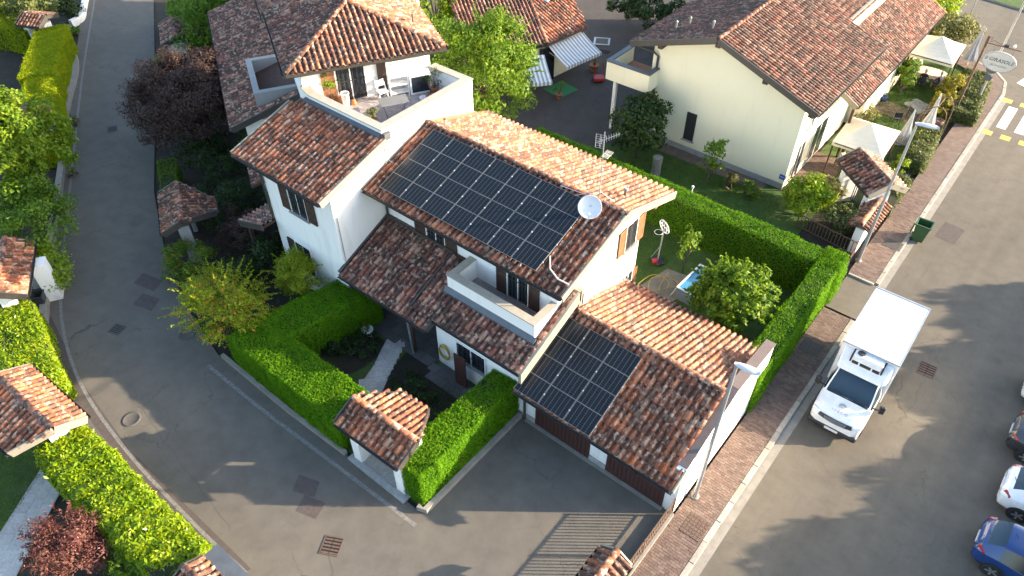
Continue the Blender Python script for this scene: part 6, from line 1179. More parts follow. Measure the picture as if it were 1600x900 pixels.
# white refrigerated truck, facing the viewer; its frame: front bumper at y = 0, body towards -y
V_ = thing('delivery_truck', 'white refrigerated box truck parked along the brick pavement', 'truck', (12.87, 5.0, 0), R(181))
keys = [(0.0, 0.48, 0.70, 0.72, 0.80, 0.6), (-0.06, 0.36, 0.86, 0.86, 0.94, 0.70), (-0.22, 0.30, 0.95, 0.98, 1.08, 0.78), (-0.9, 0.30, 0.99, 1.22, 1.33, 0.88), (-1.0, 0.30, 0.99, 1.26, 1.40, 0.88), (-1.62, 0.30, 1.0, 1.30, 2.10, 0.80), (-1.78, 0.3, 1.0, 1.30, 2.18, 0.80), (-2.0, 0.3, 1.0, 1.30, 2.19, 0.80), (-2.06, 0.3, 1.0, 1.30, 2.19, 0.80)]
car_shell(V_, keys, 'car_white', [(-1.95, -1.02)], [(-1.60, -0.96, 1)], 48)
MB().box(-0.97, 0.97, -0.55, 0.05, 0.24, 0.54).build('bumper', 'blackpl', V_, world=False, bevel=0.12, seg=4)
Tg = Matrix.Translation((0, -0.035, 0.90)) @ Matrix.Rotation(R(30), 4, 'X')
gm = MB(); n = 9
for k in range(n):                                     # smile-shaped grille
    a = -0.66 + 1.32 * k / (n - 1); b = 0.10 * (1 - (a / 0.66) ** 2); gm.v += [tuple(Tg @ Vector((a, 0.02 + b * 0.6, -0.05 - b * 0.6))), tuple(Tg @ Vector((a, 0.02 + b * 0.6, 0.10 - b * 0.3)))]
gm.f = [(2 * k, 2 * k + 2, 2 * k + 3, 2 * k + 1) for k in range(n - 1)]; gm.m = [0] * len(gm.f); gm.sm = [False] * len(gm.f)
gm.v += [tuple(Vector(v) + Vector((0, -0.06, -0.04))) for v in gm.v]; m2 = 2 * n
gm.f += [(m2 + 2 * k + 1, m2 + 2 * k + 3, m2 + 2 * k + 2, m2 + 2 * k) for k in range(n - 1)] + [(2 * k + 1, 2 * k + 3, m2 + 2 * k + 3, m2 + 2 * k + 1) for k in range(n - 1)]; gm.m = [0] * len(gm.f); gm.sm = [False] * len(gm.f)
gm.build('grille', 'blackpl', V_, world=False)
for k in range(5): MB().box(-0.42, 0.42, 0.06, 0.088, -0.085 + k * 0.03, -0.077 + k * 0.03, 0, Tg).build('grille_bar', 'badge', V_, world=False)
MB().box(-0.26, 0.26, 0.045, 0.065, 0.38, 0.49).build('number_plate', 'plate', V_, world=False)
for s in (-1, 1):
    MB().box(-0.17, 0.17, -0.06, 0.06, -0.075, 0.075, 0, Matrix.Translation((s * 0.78, -0.12, 0.97)) @ Matrix.Rotation(-s * R(32), 4, 'Z') @ Matrix.Rotation(R(30), 4, 'X')).build('headlight', 'lightw', V_, world=False, bevel=0.03, seg=2)
    m_ = MB().box(-0.11, 0.11, -0.07, 0.06, -0.19, 0.19, 0, Matrix.Translation((s * 1.24, -1.08, 1.50)) @ Matrix.Rotation(-s * R(15), 4, 'Z')).build('mirror', 'blackpl', V_, world=False, bevel=0.04, seg=2)
    MB().bar((s * 0.96, -1.1, 1.36), (s * 1.2, -1.08, 1.42), 0.05, 0.05).build('arm', 'blackpl', m_, world=False)
    wheel(V_, s * 0.88, -0.92, 0.35, 0.24); MB().tube([(s * 0.9, -0.92, 0.36), (s * 1.003, -0.92, 0.36)], 0.42, 22).build('wheel_arch', 'blackpl', V_, world=False)
    wheel(V_, s * 0.92, -4.5, 0.36, 0.24)
    MB().box(s * 0.86 - 0.07, s * 0.86 + 0.07, -1.92, -1.70, 2.16, 2.26).build('marker_lamp', 'blackpl', V_, world=False, bevel=0.03)
    MB().box(s * 0.99 - 0.01, s * 0.99 + 0.015, -1.9, -1.86, 1.0, 1.04).build('door_handle', 'blackpl', V_, world=False)
bx = MB().box(-1.08, 1.08, -5.92, -2.1, 0.78, 3.02).build('cargo_box', 'box_white', V_, world=False, bevel=0.02)
MB().box(-1.1, 1.1, -5.94, -5.88, 0.78, 3.05).box(-1.09, -1.05, -5.87, -2.12, 3.0, 3.035).box(1.05, 1.09, -5.87, -2.12, 3.0, 3.035).box(-1.09, 1.09, -2.115, -2.07, 2.98, 3.035).build('edge_trim', 'galv', bx, world=False)
MB().box(-0.45, 0.45, -5.8, -1.9, 0.45, 0.75).build('chassis', 'blackpl', V_, world=False)
df = MB(); A = [(-0.84, -1.50, 2.13), (0.84, -1.50, 2.13), (0.99, -2.08, 2.10), (-0.99, -2.08, 2.10), (-0.86, -1.58, 2.32), (0.86, -1.58, 2.32), (0.95, -2.08, 2.88), (-0.95, -2.08, 2.88), (-0.98, -1.72, 2.20), (0.98, -1.72, 2.20)]
df.add(A, [(0, 1, 5, 4), (4, 5, 6, 7), (1, 9, 5), (5, 9, 2, 6), (0, 4, 8), (4, 7, 3, 8), (3, 7, 6, 2), (0, 8, 3, 2, 9, 1)]); df = df.build('wind_deflector', 'car_white', V_, world=False, bevel=0.05, seg=3)
rf = MB().box(-0.60, 0.52, -2.1, -1.72, 2.42, 2.94).build('cooling_unit', 'car_white', V_, world=False, bevel=0.06, seg=3)
MB().box(-0.70, 0.62, -2.1, -1.76, 2.38, 2.44).box(-0.66, -0.605, -2.1, -1.74, 2.4, 2.9).box(0.525, 0.58, -2.1, -1.74, 2.4, 2.9).build('surround', 'blackpl', rf, world=False)
MB().lathe([(0.0, 0.0), (0.13, 0.0), (0.15, 0.02), (0.135, 0.03), (0.04, 0.02), (0, 0.035)], 20, c=(0.28, -1.92, 2.94)).build('fan', 'blackpl', rf, world=False)
for a, b in ((-0.56, -0.30), (-0.24, 0.18), (0.24, 0.48)): MB().box(a, b, -1.722, -1.705, 2.50, 2.66).build('vent', 'blackpl', rf, world=False, bevel=0.01)
Tt = Matrix.Translation((0, -0.32, 1.165)) @ Matrix.Rotation(math.pi, 4, 'Z') @ Matrix.Rotation(R(20), 4, 'X')
text_mb('I V E C O', 0.15, 0.004, Tt).build('lettering', 'badge', V_, world=False)
em = MB(); Te = Matrix.Translation((0, -0.58, 1.262)) @ Matrix.Rotation(math.pi, 4, 'Z') @ Matrix.Rotation(R(18), 4, 'X')
for k in range(6): a = math.pi * (0.08 + k * 0.17); em.bar(Te @ Vector((0.04 * math.cos(a), 0.04 * math.sin(a), 0.004)), Te @ Vector((0.13 * math.cos(a), 0.10 * math.sin(a), 0.004)), 0.03, 0.006)
em.tube([Te @ Vector((0.14 * math.cos(a), -0.01 + 0.11 * math.sin(a), 0.004)) for a in [math.pi * i / 12 for i in range(13)]], 0.008, 5); em.bar(Te @ Vector((-0.14, -0.06, 0.004)), Te @ Vector((0.14, -0.06, 0.004)), 0.035, 0.006); em.build('emblem', 'badge', V_, world=False)
MB().box(-0.22, 0.22, -1.60, -1.585, 2.22, 2.25).build('small_print', 'badge', df, world=False)
MB().box(-0.80, 0.80, -0.99, -0.91, 1.335, 1.385).build('cowl', 'blackpl', V_, world=False, bevel=0.01)
MB().bar((-0.1, -0.96, 1.40), (0.55, -1.02, 1.46), 0.02, 0.02).bar((-0.75, -0.96, 1.39), (-0.15, -1.02, 1.46), 0.02, 0.02).build('wiper', 'blackpl', V_, world=False)
for s in (-1, 1): MB().box(s * 1.0 - 0.004, s * 1.0 + 0.004, -2.04, -2.025, 0.5, 1.28).build('door_gap', 'blackpl', V_, world=False)
MB().box(-0.004, 0.004, -5.95, -5.94, 0.8, 3.0).build('rear_seam', 'blackpl', V_, world=False)

# ------------------------------------------------------------------ street furniture
def lamp_post(label, x, y, h, arm, z0=0.12):
    t = thing('street_lamp', label, 'street lamp', (x, y, z0), 0, 'street lamps along the right pavement')
    MB().tube([(0, 0, 0), (0, 0, h * 0.15), (0, 0, h)], [0.085, 0.08, 0.05], 12).build('pole', 'galv', t, world=False); MB().lathe([(0.16, 0), (0.16, 0.03), (0.09, 0.05)], 14).build('base', 'concrete', t, world=False)
    a = Vector((arm[0], arm[1], 0)); d = a.normalized(); T = Matrix((d, Vector((-d.y, d.x, 0)), Vector((0, 0, 1)))).transposed().to_4x4(); T.translation = Vector((0, 0, h))
    hd = MB(); L = a.length; secs = [(-0.08, 0.05, 0.03), (0.05, 0.10, 0.07), (L * 0.45, 0.14, 0.08), (L * 0.8, 0.14, 0.075), (L, 0.07, 0.035)]; n = 10
    for x_, wy, hz in secs: hd.v += [tuple(T @ Vector((x_, wy * math.cos(2 * math.pi * k / n), 0.03 + hz * math.sin(2 * math.pi * k / n)))) for k in range(n)]
    for i in range(len(secs) - 1): hd.f += [(i * n + k, i * n + (k + 1) % n, (i + 1) * n + (k + 1) % n, (i + 1) * n + k) for k in range(n)]
    hd.f += [tuple(range(n)), tuple(range(len(secs) * n - 1, len(secs) * n - n - 1, -1))]; hd.m = [0] * len(hd.f); hd.sm = [True] * (len(hd.f) - 2) + [False] * 2
    hd.build('lamp_head', 'lampgrey', t, world=False); return t
lamp_post('tall grey street lamp beside the white garage end wall', 10.14, -0.77, 7.4, (0.7, 0.08))
lamp_post('tall grey street lamp beside the small tiled gate canopy', 9.99, 15.89, 7.7, (0.85, 0.2))
t = lamp_post('tall thin lamp post carrying a round sign by the junction', 10.25, 35.5, 8.2, (0.8, 0.3))
sb = MB(); sb.tube([(0, -0.09, 2.55), (0, -0.065, 2.55)], 0.34, 24).build('sign_disc', 'signback', t, world=False); MB().tube([(0, -0.09, 1.95), (0, -0.065, 1.95)], 0.22, 20).build('lower_sign', 'signback', t, world=False); MB().box(-0.3, 0.3, -0.062, -0.05, 2.6, 2.66).build('bracket', 'galv', t, world=False)
t = thing('hanging_sign', 'cream oval restaurant sign hanging from a rusty bracketed pole', 'sign', (9.5, 33.5, 0))
MB().tube([(0, 0, 0), (0, 0, 3.0), (0.02, 0, 5.0)], [0.075, 0.07, 0.065], 10).build('pole', 'rust', t, world=False); MB().tube([(0.02, 0, 4.6), (0.02, 0, 5.25)], 0.085, 10).build('cap', 'rust', t, world=False)
br = MB(); br.bar((0.0, 0, 4.85), (1.9, 0, 4.85), 0.045, 0.05).tube([(0.05, 0, 5.15), (0.2, 0, 5.2), (0.32, 0, 5.1), (0.3, 0, 4.98), (0.18, 0, 4.96), (0.16, 0, 5.06), (0.24, 0, 5.08)], 0.018, 6).tube([(0.3, 0, 5.1), (0.7, 0, 4.95), (1.1, 0, 4.88)], 0.018, 6).build('bracket', 'rust', t, world=False)
for x in (0.55, 1.55): MB().tube([(x, 0, 4.85), (x, 0, 4.45)], 0.014, 5).build('hanger', 'rust', t, world=False)
ov = MB(); Rx = Matrix.Translation((1.05, 0, 3.95)) @ Matrix.Rotation(R(90), 4, 'X')
n = 36; ring = lambda s, z: [Rx @ Vector((0.92 * s * math.cos(2 * math.pi * k / n), 0.60 * s * math.sin(2 * math.pi * k / n), z)) for k in range(n)]
ov.add(ring(1, -0.035) + ring(1, 0.035), [(k, (k + 1) % n, n + (k + 1) % n, n + k) for k in range(n)], 0, True); ov.add(ring(1, 0.035), [tuple(range(n))]); ov.add(ring(1, -0.035), [tuple(range(n - 1, -1, -1))])
ov = ov.build('board', 'sign', t, world=False)
rb = MB(); rr_ = [Rx @ Vector((0.90 * math.cos(2 * math.pi * k / n), 0.58 * math.sin(2 * math.pi * k / n), 0.036)) for k in range(n + 1)]; rb.tube(rr_, 0.014, 5).build('rim', 'badge', ov, world=False)
text_mb('il GIRASOLE', 0.30, 0.006, Rx @ Matrix.Translation((0, 0.08, 0.042)), shear=0.15).build('lettering', 'ink', ov, world=False)
text_mb('da Antonella', 0.17, 0.005, Rx @ Matrix.Translation((0.05, -0.22, 0.042)), shear=0.2).build('small_lettering', 'badge', ov, world=False)
MB().lathe([(0.06, 0), (0.1, 0.08), (0.06, 0.16), (0.0, 0.18)], 10, c=(1.45, 0, 4.95)).build('spotlight', 'whitepl', t, world=False); MB().box(0.95, 1.2, -0.1, 0.1, 4.88, 5.02).build('ballast_box', 'blackpl', t, world=False)
t = thing('road_sign', 'grey road sign on a thin pole at the far road', 'sign', (6.4, 47.6, 0), R(20)); MB().tube([(0, 0, 0), (0, 0, 3.2)], 0.04, 7).build('pole', 'galv', t, world=False); MB().box(-0.35, 0.35, -0.06, -0.04, 2.5, 3.2).build('board', 'galv', t, world=False)
def wheelie(label, x, y, rz, mat, z=0.0, s=1.0, lid=True, group=None):
    t = thing('wheeled_bin', label, 'bin', (x, y, z), rz, group); b0, b1, h = 0.23 * s, 0.29 * s, 0.95 * s; mb = MB()
    vs = [(-b0, -b0, 0.06), (b0, -b0, 0.06), (b0, b0, 0.06), (-b0, b0, 0.06), (-b1, -b1 * 1.1, h), (b1, -b1 * 1.1, h), (b1, b1 * 1.1, h), (-b1, b1 * 1.1, h)]; k = 0.9
    vi = [(x_ * k, y_ * k, (0.12 if i < 4 else h)) for i, (x_, y_, z_) in enumerate(vs)]
    mb.add(vs + vi, [(3, 2, 1, 0), (0, 1, 5, 4), (1, 2, 6, 5), (2, 3, 7, 6), (3, 0, 4, 7), (8, 9, 10, 11), (12, 13, 9, 8), (13, 14, 10, 9), (14, 15, 11, 10), (15, 12, 8, 11), (4, 5, 13, 12), (5, 6, 14, 13), (6, 7, 15, 14), (7, 4, 12, 15)]); mb.build('body', mat, t, world=False)
    MB().box(-b1 - 0.03, b1 + 0.03, -b1 * 1.1 - 0.04, -b1 * 1.1, h - 0.06, h + 0.01).box(-b1 - 0.03, b1 + 0.03, b1 * 1.1, b1 * 1.1 + 0.03, h - 0.06, h + 0.01).box(-b1 - 0.035, -b1, -b1 * 1.1, b1 * 1.1, h - 0.06, h + 0.009).box(b1, b1 + 0.035, -b1 * 1.1, b1 * 1.1, h - 0.06, h + 0.009).build('rim', mat, t, world=False)
    if lid: MB().box(-b1 - 0.02, b1 + 0.02, 0.0, 0.05, -0.62 * s, 0.02, 0, Matrix.Translation((0, b1 * 1.1 + 0.05, h))).build('lid', mat, t, world=False, bevel=0.015)
    else: MB().box(-b1 - 0.02, b1 + 0.02, -b1 * 1.1 - 0.02, b1 * 1.1 + 0.02, h + 0.012, h + 0.06).build('lid', mat, t, world=False, bevel=0.02)
    for sx in (-1, 1): MB().tube([(sx * b0 - 0.03, b0 + 0.03, 0.1), (sx * b0 + 0.03, b0 + 0.03, 0.1)], 0.1, 12).build('wheel', 'tyre', t, world=False)
    return t
wheelie('open dark green wheeled bin standing by the kerb', 11.72, 19.55, R(92), 'bin_green', 0.01, 1.12)
wheelie('dark grey bin with a closed lid nearest the orange canopy', -18.95, -11.35, R(60), 'bin_grey', 0, 0.85, False); wheelie('dark grey open bin beside the white slanting wall', -18.4, -11.1, R(55), 'bin_grey', 0, 0.85)
# railings
def railing(label, a, b, h, gap, z0=0.0, mat='rust', posts=None, base=None):
    t = thing('railing', label, 'railing', (a[0], a[1], z0)); A, B = Vector((*a, z0)), Vector((*b, z0)); L = (B - A).length; d = (B - A) / L; n = int(L / gap)
    if base: MB().bar(A + Vector((0, 0, base / 2 - 0.05)), B + Vector((0, 0, base / 2 - 0.05)), 0.2, base).build('base_wall', 'concrete', t)
    zb = base or 0.05
    for z, th in ((h, 0.04), (zb + 0.08, 0.03)): MB().bar(A + Vector((0, 0, z)), B + Vector((0, 0, z)), 0.045, th).build('rail', mat, t)
    me = MB().box(-0.02, 0.02, -0.008, 0.008, zb + 0.06, h - 0.01).mesh('baluster', mat); ang = math.atan2(d.y, d.x)
    for k in range(n + 1): o = bpy.data.objects.new('baluster', me); put(o, t, Matrix.Translation(A + d * (L * k / n)) @ Matrix.Rotation(ang, 4, 'Z'))
    for k in range(int(L / (posts or 2.0)) + 1): p = A + d * (L * k / max(1, int(L / (posts or 2.0)))); MB().bar(p + Vector((0, 0, -0.02)), p + Vector((0, 0, h + 0.04)), 0.055, 0.055).build('post', mat, t)
    return t
railing('rusty brown railing on a low wall between court and brick pavement', (9.84, -1.95), (9.84, -12.0), 1.15, 0.15, 0.0, 'rust', 2.0, 0.3)
railing('low rusty garden railing beyond the clipped hedge corner', (6.45, 16.6), (9.6, 16.2), 0.85, 0.17, 0.0, 'rust')
railing('short rusty side gate next to the street lamp', (9.6, 16.25), (9.75, 14.9), 0.85, 0.17, 0.0, 'rust')

# ------------------------------------------------------------------ restaurant garden
def gazebo(label, pts, apex, ze):
    c = sum((Vector((*p, 0)) for p in pts), Vector()) / 4; t = thing('gazebo', label, 'gazebo', c, 0, 'cream gazebos in the restaurant garden'); P4 = [Vector((*p, ze)) for p in pts]; ap = Vector(apex)
    mb = MB(); k = 6
    for i in range(4):
        a, b = P4[i], P4[(i + 1) % 4]; rows = []
        for r_ in range(k + 1):
            s = r_ / k; sag = -0.10 * math.sin(math.pi * s); rows.append([a.lerp(ap, s) + Vector((0, 0, sag * 0.6)), ((a + b) / 2).lerp(ap, s) + Vector((0, 0, sag * 1.3)), b.lerp(ap, s) + Vector((0, 0, sag * 0.6))])
        vs = [p for r_ in rows for p in r_]; mb.add(vs, [(r_ * 3 + j, r_ * 3 + j + 1, r_ * 3 + j + 4, r_ * 3 + j + 3) for r_ in range(k) for j in range(2)])
        m2 = (a + b) / 2 + Vector((0, 0, 0)); mb.add([a, m2, b, b - Vector((0, 0, 0.24)), m2 - Vector((0, 0, 0.22)), a - Vector((0, 0, 0.24))], [(5, 4, 1, 0), (4, 3, 2, 1)])
    mb.build('canopy', 'canvas', t)
    for p in P4: q = p.lerp(Vector((c.x, c.y, p.z)), 0.05); MB().bar((q.x, q.y, 0), (q.x, q.y, ze - 0.02), 0.07, 0.07).build('post', 'darkwood', t)
    for i in range(4): a, b = P4[i], P4[(i + 1) % 4]; MB().bar(a.lerp(b, 0.05) - Vector((0, 0, 0.06)), b.lerp(a, 0.05) - Vector((0, 0, 0.06)), 0.05, 0.05).build('beam', 'darkwood', t)
    return t
gazebo('near cream gazebo beside the white-shirted guest and the tiled gate canopy', [(5.6, 22.05), (8.33, 22.1), (8.15, 25.42), (5.42, 25.25)], (6.9, 23.65, 3.1), 2.2)
gazebo('far cream gazebo over the round lunch table at the back of the garden', [(5.35, 35.55), (8.12, 35.56), (7.95, 39.0), (5.1, 38.95)], (6.65, 37.15, 3.1), 2.2)
def parasol(label, x, y, h, mat, r=0.26):
    t = thing('closed_parasol', label, 'parasol', (x, y, 0), 0, 'closed parasols in the restaurant garden'); MB().tube([(0, 0, 0), (0, 0, h)], 0.025, 8).build('pole', 'frame', t, world=False); MB().box(-0.3, 0.3, -0.3, 0.3, 0, 0.08).build('base', 'concrete', t, world=False, bevel=0.02)
    n = 32; mb = MB(); rows = [(0.55, r * 1.0), (0.75, r * 0.92), (1.1, r * 0.66), (1.5, r * 0.42), (h - 0.12, r * 0.16), (h, 0.02)]
    for z, q in rows: mb.v += [(q * (1 + 0.22 * math.cos(8 * a)) * math.cos(a), q * (1 + 0.22 * math.cos(8 * a)) * math.sin(a), z) for a in [2 * math.pi * k / n for k in range(n)]]
    for i in range(len(rows) - 1): mb.f += [(i * n + k, i * n + (k + 1) % n, (i + 1) * n + (k + 1) % n, (i + 1) * n + k) for k in range(n)]
    mb.m = [0] * len(mb.f); mb.sm = [False] * len(mb.f); mb.build('canopy', mat, t, world=False); return t
parasol('closed beige parasol nearest the street lamp head', 8.05, 28.3, 2.2, 'canvas_w'); parasol('closed white parasol under the garden arch', 8.75, 30.4, 2.6, 'canvas_w', 0.3); parasol('tall closed grey parasol behind the far gazebo', 8.3, 41.0, 2.9, 'canvas_grey', 0.4)
t = thing('garden_arch', 'curved rusty metal arch at the garden entrance', 'arch', (9.2, 30.0, 0))
for d in (-0.7, 0.7): MB().tube(smooth_pts([(-0.9, d, 0), (-0.9, d, 1.5), (-0.55, d, 2.1), (0, d, 2.3), (0.35, d, 2.1), (0.5, d, 1.5), (0.5, d, 0)], 4) and [(x, d, z) for x, z in smooth_pts([(-0.9, 0), (-0.9, 1.5), (-0.55, 2.1), (-0.1, 2.3), (0.3, 2.1), (0.45, 1.5), (0.45, 0)], 4)], 0.03, 7).build('hoop', 'rust', t, world=False)
MB().tube([(-0.2, -0.7, 2.29), (-0.2, 0.7, 2.29)], 0.02, 6).build('crossbar', 'rust', t, world=False)
t = thing('barrel_planter', 'round dark planter under the garden arch', 'planter', (9.1, 31.6, 0)); MB().lathe([(0.24, 0), (0.32, 0.2), (0.3, 0.42), (0.26, 0.42), (0.24, 0.35), (0, 0.35)], 16).build('barrel', 'rust', t, world=False)
def table(label, x, y, rz, a, b, h=0.74, mat='tablecloth', cat='table'):
    t = thing('table', label, cat, (x, y, 0), rz); n = 26; mb = MB(); el = lambda s, z: [(a * s * math.cos(2 * math.pi * k / n), b * s * math.sin(2 * math.pi * k / n), z) for k in range(n)]
    mb.add(el(1, h), [tuple(range(n))]); mb.add(el(1, h) + el(1.04, h - 0.22), [(k, n + k, n + (k + 1) % n, (k + 1) % n) for k in range(n)]); mb.build('tablecloth', mat, t, world=False)
    MB().lathe([(0.05, 0.04), (0.05, h - 0.02)], 8).build('pedestal', 'iron', t, world=False); MB().lathe([(0.3, 0), (0.3, 0.04), (0.05, 0.06)], 14).build('foot', 'iron', t, world=False)
    for i in range(4): r_ = random.Random(i + int(x * 10)); MB().lathe([(0, 0.003), (0.11, 0.006), (0.13, 0.02), (0.11, 0.004), (0, 0.001)], 12, c=(a * 0.6 * math.cos(i * 1.6), b * 0.6 * math.sin(i * 1.6), h)).build('plate', 'whitepl', t, world=False)
    return t
table('oval table with a cream cloth under the far gazebo', 6.65, 37.0, R(10), 1.25, 0.62); table('table with a cream cloth under the near gazebo', 6.95, 23.9, R(20), 0.8, 0.6)
def chair(label, x, y, rz, mat='iron', group=None):
    t = thing('garden_chair', label, 'chair', (x, y, 0), rz, group); MB().box(-0.22, 0.22, -0.22, 0.22, 0.42, 0.46).build('seat', mat, t, world=False); MB().box(-0.22, 0.22, -0.24, -0.21, 0.55, 0.88).build('backrest', mat, t, world=False)
    for sx in (-0.2, 0.2): MB().bar((sx, -0.225, 0), (sx, -0.225, 0.9), 0.03, 0.03).build('leg', mat, t, world=False); MB().bar((sx, 0.2, 0), (sx, 0.2, 0.43), 0.03, 0.03).build('leg', mat, t, world=False)
    return t
for i, (x, y, rz, l) in enumerate(((6.75, 35.75, 5, 'dark chair under the guest seen from behind at the far table'), (7.75, 36.1, 60, 'dark chair under the guest in the blue jacket'), (5.75, 37.75, 205, 'dark chair under the guest in the pale blouse'), (6.05, 23.35, -80, 'dark chair under the white-shirted guest'), (6.95, 30.2, 30, 'low dark garden chair on the sunlit lawn left of the parasols'), (7.0, 28.1, 100, 'dark folding chair lying low on the near lawn slabs'), (7.6, 31.3, -40, 'dark garden chair on the brick path behind the parasols'))): chair(l, x, y, R(rz), 'iron', 'garden chairs of the restaurant')

# ------------------------------------------------------------------ people
def person(label, loc, rz, sit, top, legs, hairm, lean=0.0, reach=0.35, hold=None, shoes='cloth_k', longhair=False, bare=True):
    """one continuous skinned body facing +y; clothing by body region"""
    t = thing('person', label, 'person', loc, rz); ph = 0.50 if sit else 0.93
    J = {}; E = []; RAD = {}
    def j(n, p, r, par=None, tagm=None): J[n] = Vector(p); RAD[n] = r; (E.append((par, n, tagm)) if par else None)
    L = lean; sh = ph + 0.48
    j('pel', (0, 0, ph), 0.145); j('wai', (0, 0.03 + L * 0.2, ph + 0.2), 0.125, 'pel', top); j('che', (0, 0.02 + L * 0.55, ph + 0.40), 0.145, 'wai', top); j('nec', (0, 0.02 + L * 0.8, sh + 0.06), 0.055, 'che', 'skin'); j('hd1', (0, 0.05 + L * 0.9, sh + 0.15), 0.082, 'nec', 'skin'); j('hd2', (0, 0.045 + L, sh + 0.26), 0.085, 'hd1', 'skin')
    for s, q in ((-1, 'l'), (1, 'r')):
        j(q + 'sho', (s * 0.19, 0.0 + L * 0.6, sh - 0.03), 0.066, 'che', top); j(q + 'elb', (s * 0.25, 0.06 + reach * 0.35 + L * 0.6, sh - 0.28), 0.045, q + 'sho', top); j(q + 'wri', (s * 0.17, 0.10 + reach + L * 0.6, sh - 0.30 if reach > 0.2 else sh - 0.5), 0.028, q + 'elb', 'skin')
        w0 = J[q + 'wri']; d = (w0 - J[q + 'elb']).normalized(); side = Vector((s, 0, 0)); j(q + 'pal', w0 + d * 0.06, 0.032, q + 'wri', 'skin')
        for k, (o, ln) in enumerate(((-0.030, 0.075), (-0.010, 0.085), (0.010, 0.080), (0.030, 0.062))):
            a = J[q + 'pal'] + side * o + d * 0.03; j(f'{q}f{k}', a, 0.0095, q + 'pal', 'skin'); j(f'{q}g{k}', a + d * ln * 0.55 + Vector((0, 0, -0.012)), 0.009, f'{q}f{k}', 'skin'); j(f'{q}h{k}', a + d * ln * 0.85 + Vector((0, 0, -0.035)), 0.008, f'{q}g{k}', 'skin')
        th = w0 + d * 0.03 - side * 0.035; j(q + 't0', th, 0.011, q + 'wri', 'skin'); j(q + 't1', th + d * 0.05 - side * 0.02, 0.009, q + 't0', 'skin')
        j(q + 'hip', (s * 0.095, 0.02, ph - 0.04), 0.105, 'pel', legs)
        if sit: j(q + 'kne', (s * 0.13, 0.43, ph + 0.0), 0.062, q + 'hip', legs); j(q + 'ank', (s * 0.13, 0.40, 0.09), 0.042, q + 'kne', legs if not bare else 'skin'); j(q + 'toe', (s * 0.14, 0.58, 0.045), 0.038, q + 'ank', shoes)
        else: j(q + 'kne', (s * 0.11, 0.04, 0.49), 0.062, q + 'hip', legs); j(q + 'ank', (s * 0.12, -0.02 + 0.06 * s, 0.09), 0.042, q + 'kne', legs if not bare else 'skin'); j(q + 'toe', (s * 0.14, 0.16 + 0.06 * s, 0.045), 0.038, q + 'ank', shoes)
    names = list(J); idx = {n: i for i, n in enumerate(names)}; me = bpy.data.meshes.new('body'); me.from_pydata([J[n] for n in names], [(idx[a], idx[b]) for a, b, _ in E], [])
    o = bpy.data.objects.new('body', me); col.objects.link(o); sk = o.modifiers.new('skin', 'SKIN'); sk.use_smooth_shade = True; o.modifiers.new('sub', 'SUBSURF').levels = 1
    for i, n in enumerate(names): sv = me.skin_vertices[0].data[i]; sv.radius = (RAD[n], RAD[n]); sv.use_root = (n == 'pel')
    dg = bpy.context.evaluated_depsgraph_get(); m2 = bpy.data.meshes.new_from_object(o.evaluated_get(dg)); col.objects.unlink(o); bpy.data.objects.remove(o)
    ms = [top, legs, 'skin', shoes]; m2.materials.clear()
    for m in ms: m2.materials.append(M[m])
    for p in m2.polygons:
        c = p.center; best = None
        for a, b, tg in E:
            A, B = J[a], J[b]; ab = B - A; u = max(0, min(1, (c - A).dot(ab) / max(ab.length_squared, 1e-9))); dd = (c - (A + ab * u)).length - 0.6 * (RAD[a] + (RAD[b] - RAD[a]) * u)
            if best is None or dd < best[0]: best = (dd, tg)
        p.material_index = ms.index(best[1])
    b = bpy.data.objects.new('body', m2); put(b, t)
    h = J['hd2']; hm = MB(); n = 14
    hm.lathe([(0.098 * math.sin(a), 0.115 * math.cos(a)) for a in [math.pi * k / 9 * 0.62 for k in range(10)]][::-1], n, c=(h.x, h.y - 0.012, h.z + 0.0))
    if longhair: hm.tube([(h.x, h.y - 0.06, h.z + 0.05), (h.x, h.y - 0.10, h.z - 0.10), (h.x, h.y - 0.10, h.z - 0.26)], [0.085, 0.09, 0.05], 10)
    hm.build('hair', hairm, t, world=False)
    for s in (-1, 1):
        MB().lathe([(0.012 * math.sin(math.pi * k / 5), 0.012 * math.cos(math.pi * k / 5)) for k in range(6)], 8, c=(s * 0.032, h.y + 0.078, h.z - 0.035)).build('eye', 'hair', t, world=False); MB().tube([(s * 0.085, h.y - 0.01, h.z - 0.075), (s * 0.092, h.y - 0.015, h.z - 0.03)], 0.018, 6).build('ear', 'skin', t, world=False)
    MB().tube([(0, h.y + 0.082, h.z - 0.03), (0, h.y + 0.105, h.z - 0.065)], [0.008, 0.015], 6).build('nose', 'skin', t, world=False); MB().box(-0.022, 0.022, h.y + 0.075, h.y + 0.086, h.z - 0.108, h.z - 0.10).build('mouth', 'red', t, world=False)
    return t
person('dark-haired person in a white shirt seated at the near gazebo', (6.0, 23.35, 0), R(-80), True, 'cloth_w', 'cloth_b', 'hair', 0.08, 0.42, longhair=True)
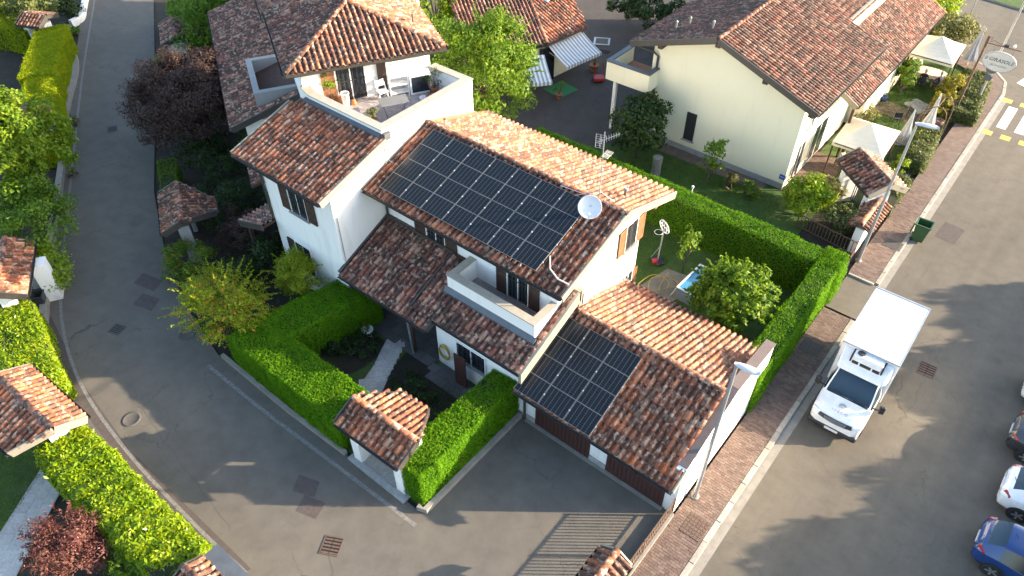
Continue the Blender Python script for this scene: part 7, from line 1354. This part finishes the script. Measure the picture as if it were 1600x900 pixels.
person('person in a pale blouse seated on the far side of the oval table', (5.75, 37.7, 0), R(205), True, 'cloth_w', 'cloth_g', 'hair_g', 0.1, 0.4)
person('person in dark clothes standing at the left end of the oval table', (5.45, 36.5, 0), R(-70), False, 'cloth_k', 'cloth_k', 'hair', 0.05, 0.3)
person('grey-haired person in a dark jacket seen from behind at the oval table', (6.75, 35.78, 0), R(5), True, 'cloth_k', 'cloth_g', 'hair_g', 0.05, 0.38)
person('person in a dark blue jacket seated at the right end of the oval table', (7.72, 36.12, 0), R(60), True, 'cloth_b', 'cloth_b', 'hair_g', 0.05, 0.38)
person('person in denim shorts standing at the edge of the porch roof', (5.0, 32.3, 0), R(-30), False, 'cloth_j', 'cloth_j', 'hair', 0.0, 0.25)
t = thing('bucket', 'pale blue bucket beside the person in denim shorts', 'bucket', (5.45, 32.6, 0.0)); MB().lathe([(0.14, 0), (0.18, 0.34), (0.19, 0.34), (0.16, 0.02), (0, 0.02)], 14).build('pail', 'cloth_j', t, world=False); MB().tube([(0.17 * math.cos(a), 0.02, 0.34 + 0.17 * math.sin(a)) for a in [math.pi * i / 8 for i in range(9)]], 0.008, 5).build('handle', 'galv', t, world=False)
import OpenImageIO as oiio, numpy as np, sys
b=oiio.ImageBuf('/workdir/render_main.png'); a=b.get_pixels(oiio.FLOAT)[...,:3]
for n,(x,y) in dict(street_shade=(180,400),street_shade2=(230,600),court_lit=(520,840),road_lit=(1250,800),road_lit2=(1350,740),road_shade=(1500,760),hedgeA_top=(450,580),hedgeBside=(715,720),bighedge_top=(1120,340),bighedge_shade=(1120,400),wall_lit=(940,440),wallshade=(560,370),cream=(1150,190),roofback=(860,240),garageback=(1020,500),garagefront=(1040,640),wingroof=(490,240),sidewalk=(1170,700),truckroof=(1400,500),panel=(760,300),yellowtree=(40,220),walnut=(770,120),laurel=(180,750),pool_tree=(1150,460)).items():
    s=a.shape[1]/1600; X,Y=int(x*s),int(y*s); p=a[Y-4:Y+5,X-4:X+5].reshape(-1,3).mean(0)*255; print(n,p.round().astype(int))
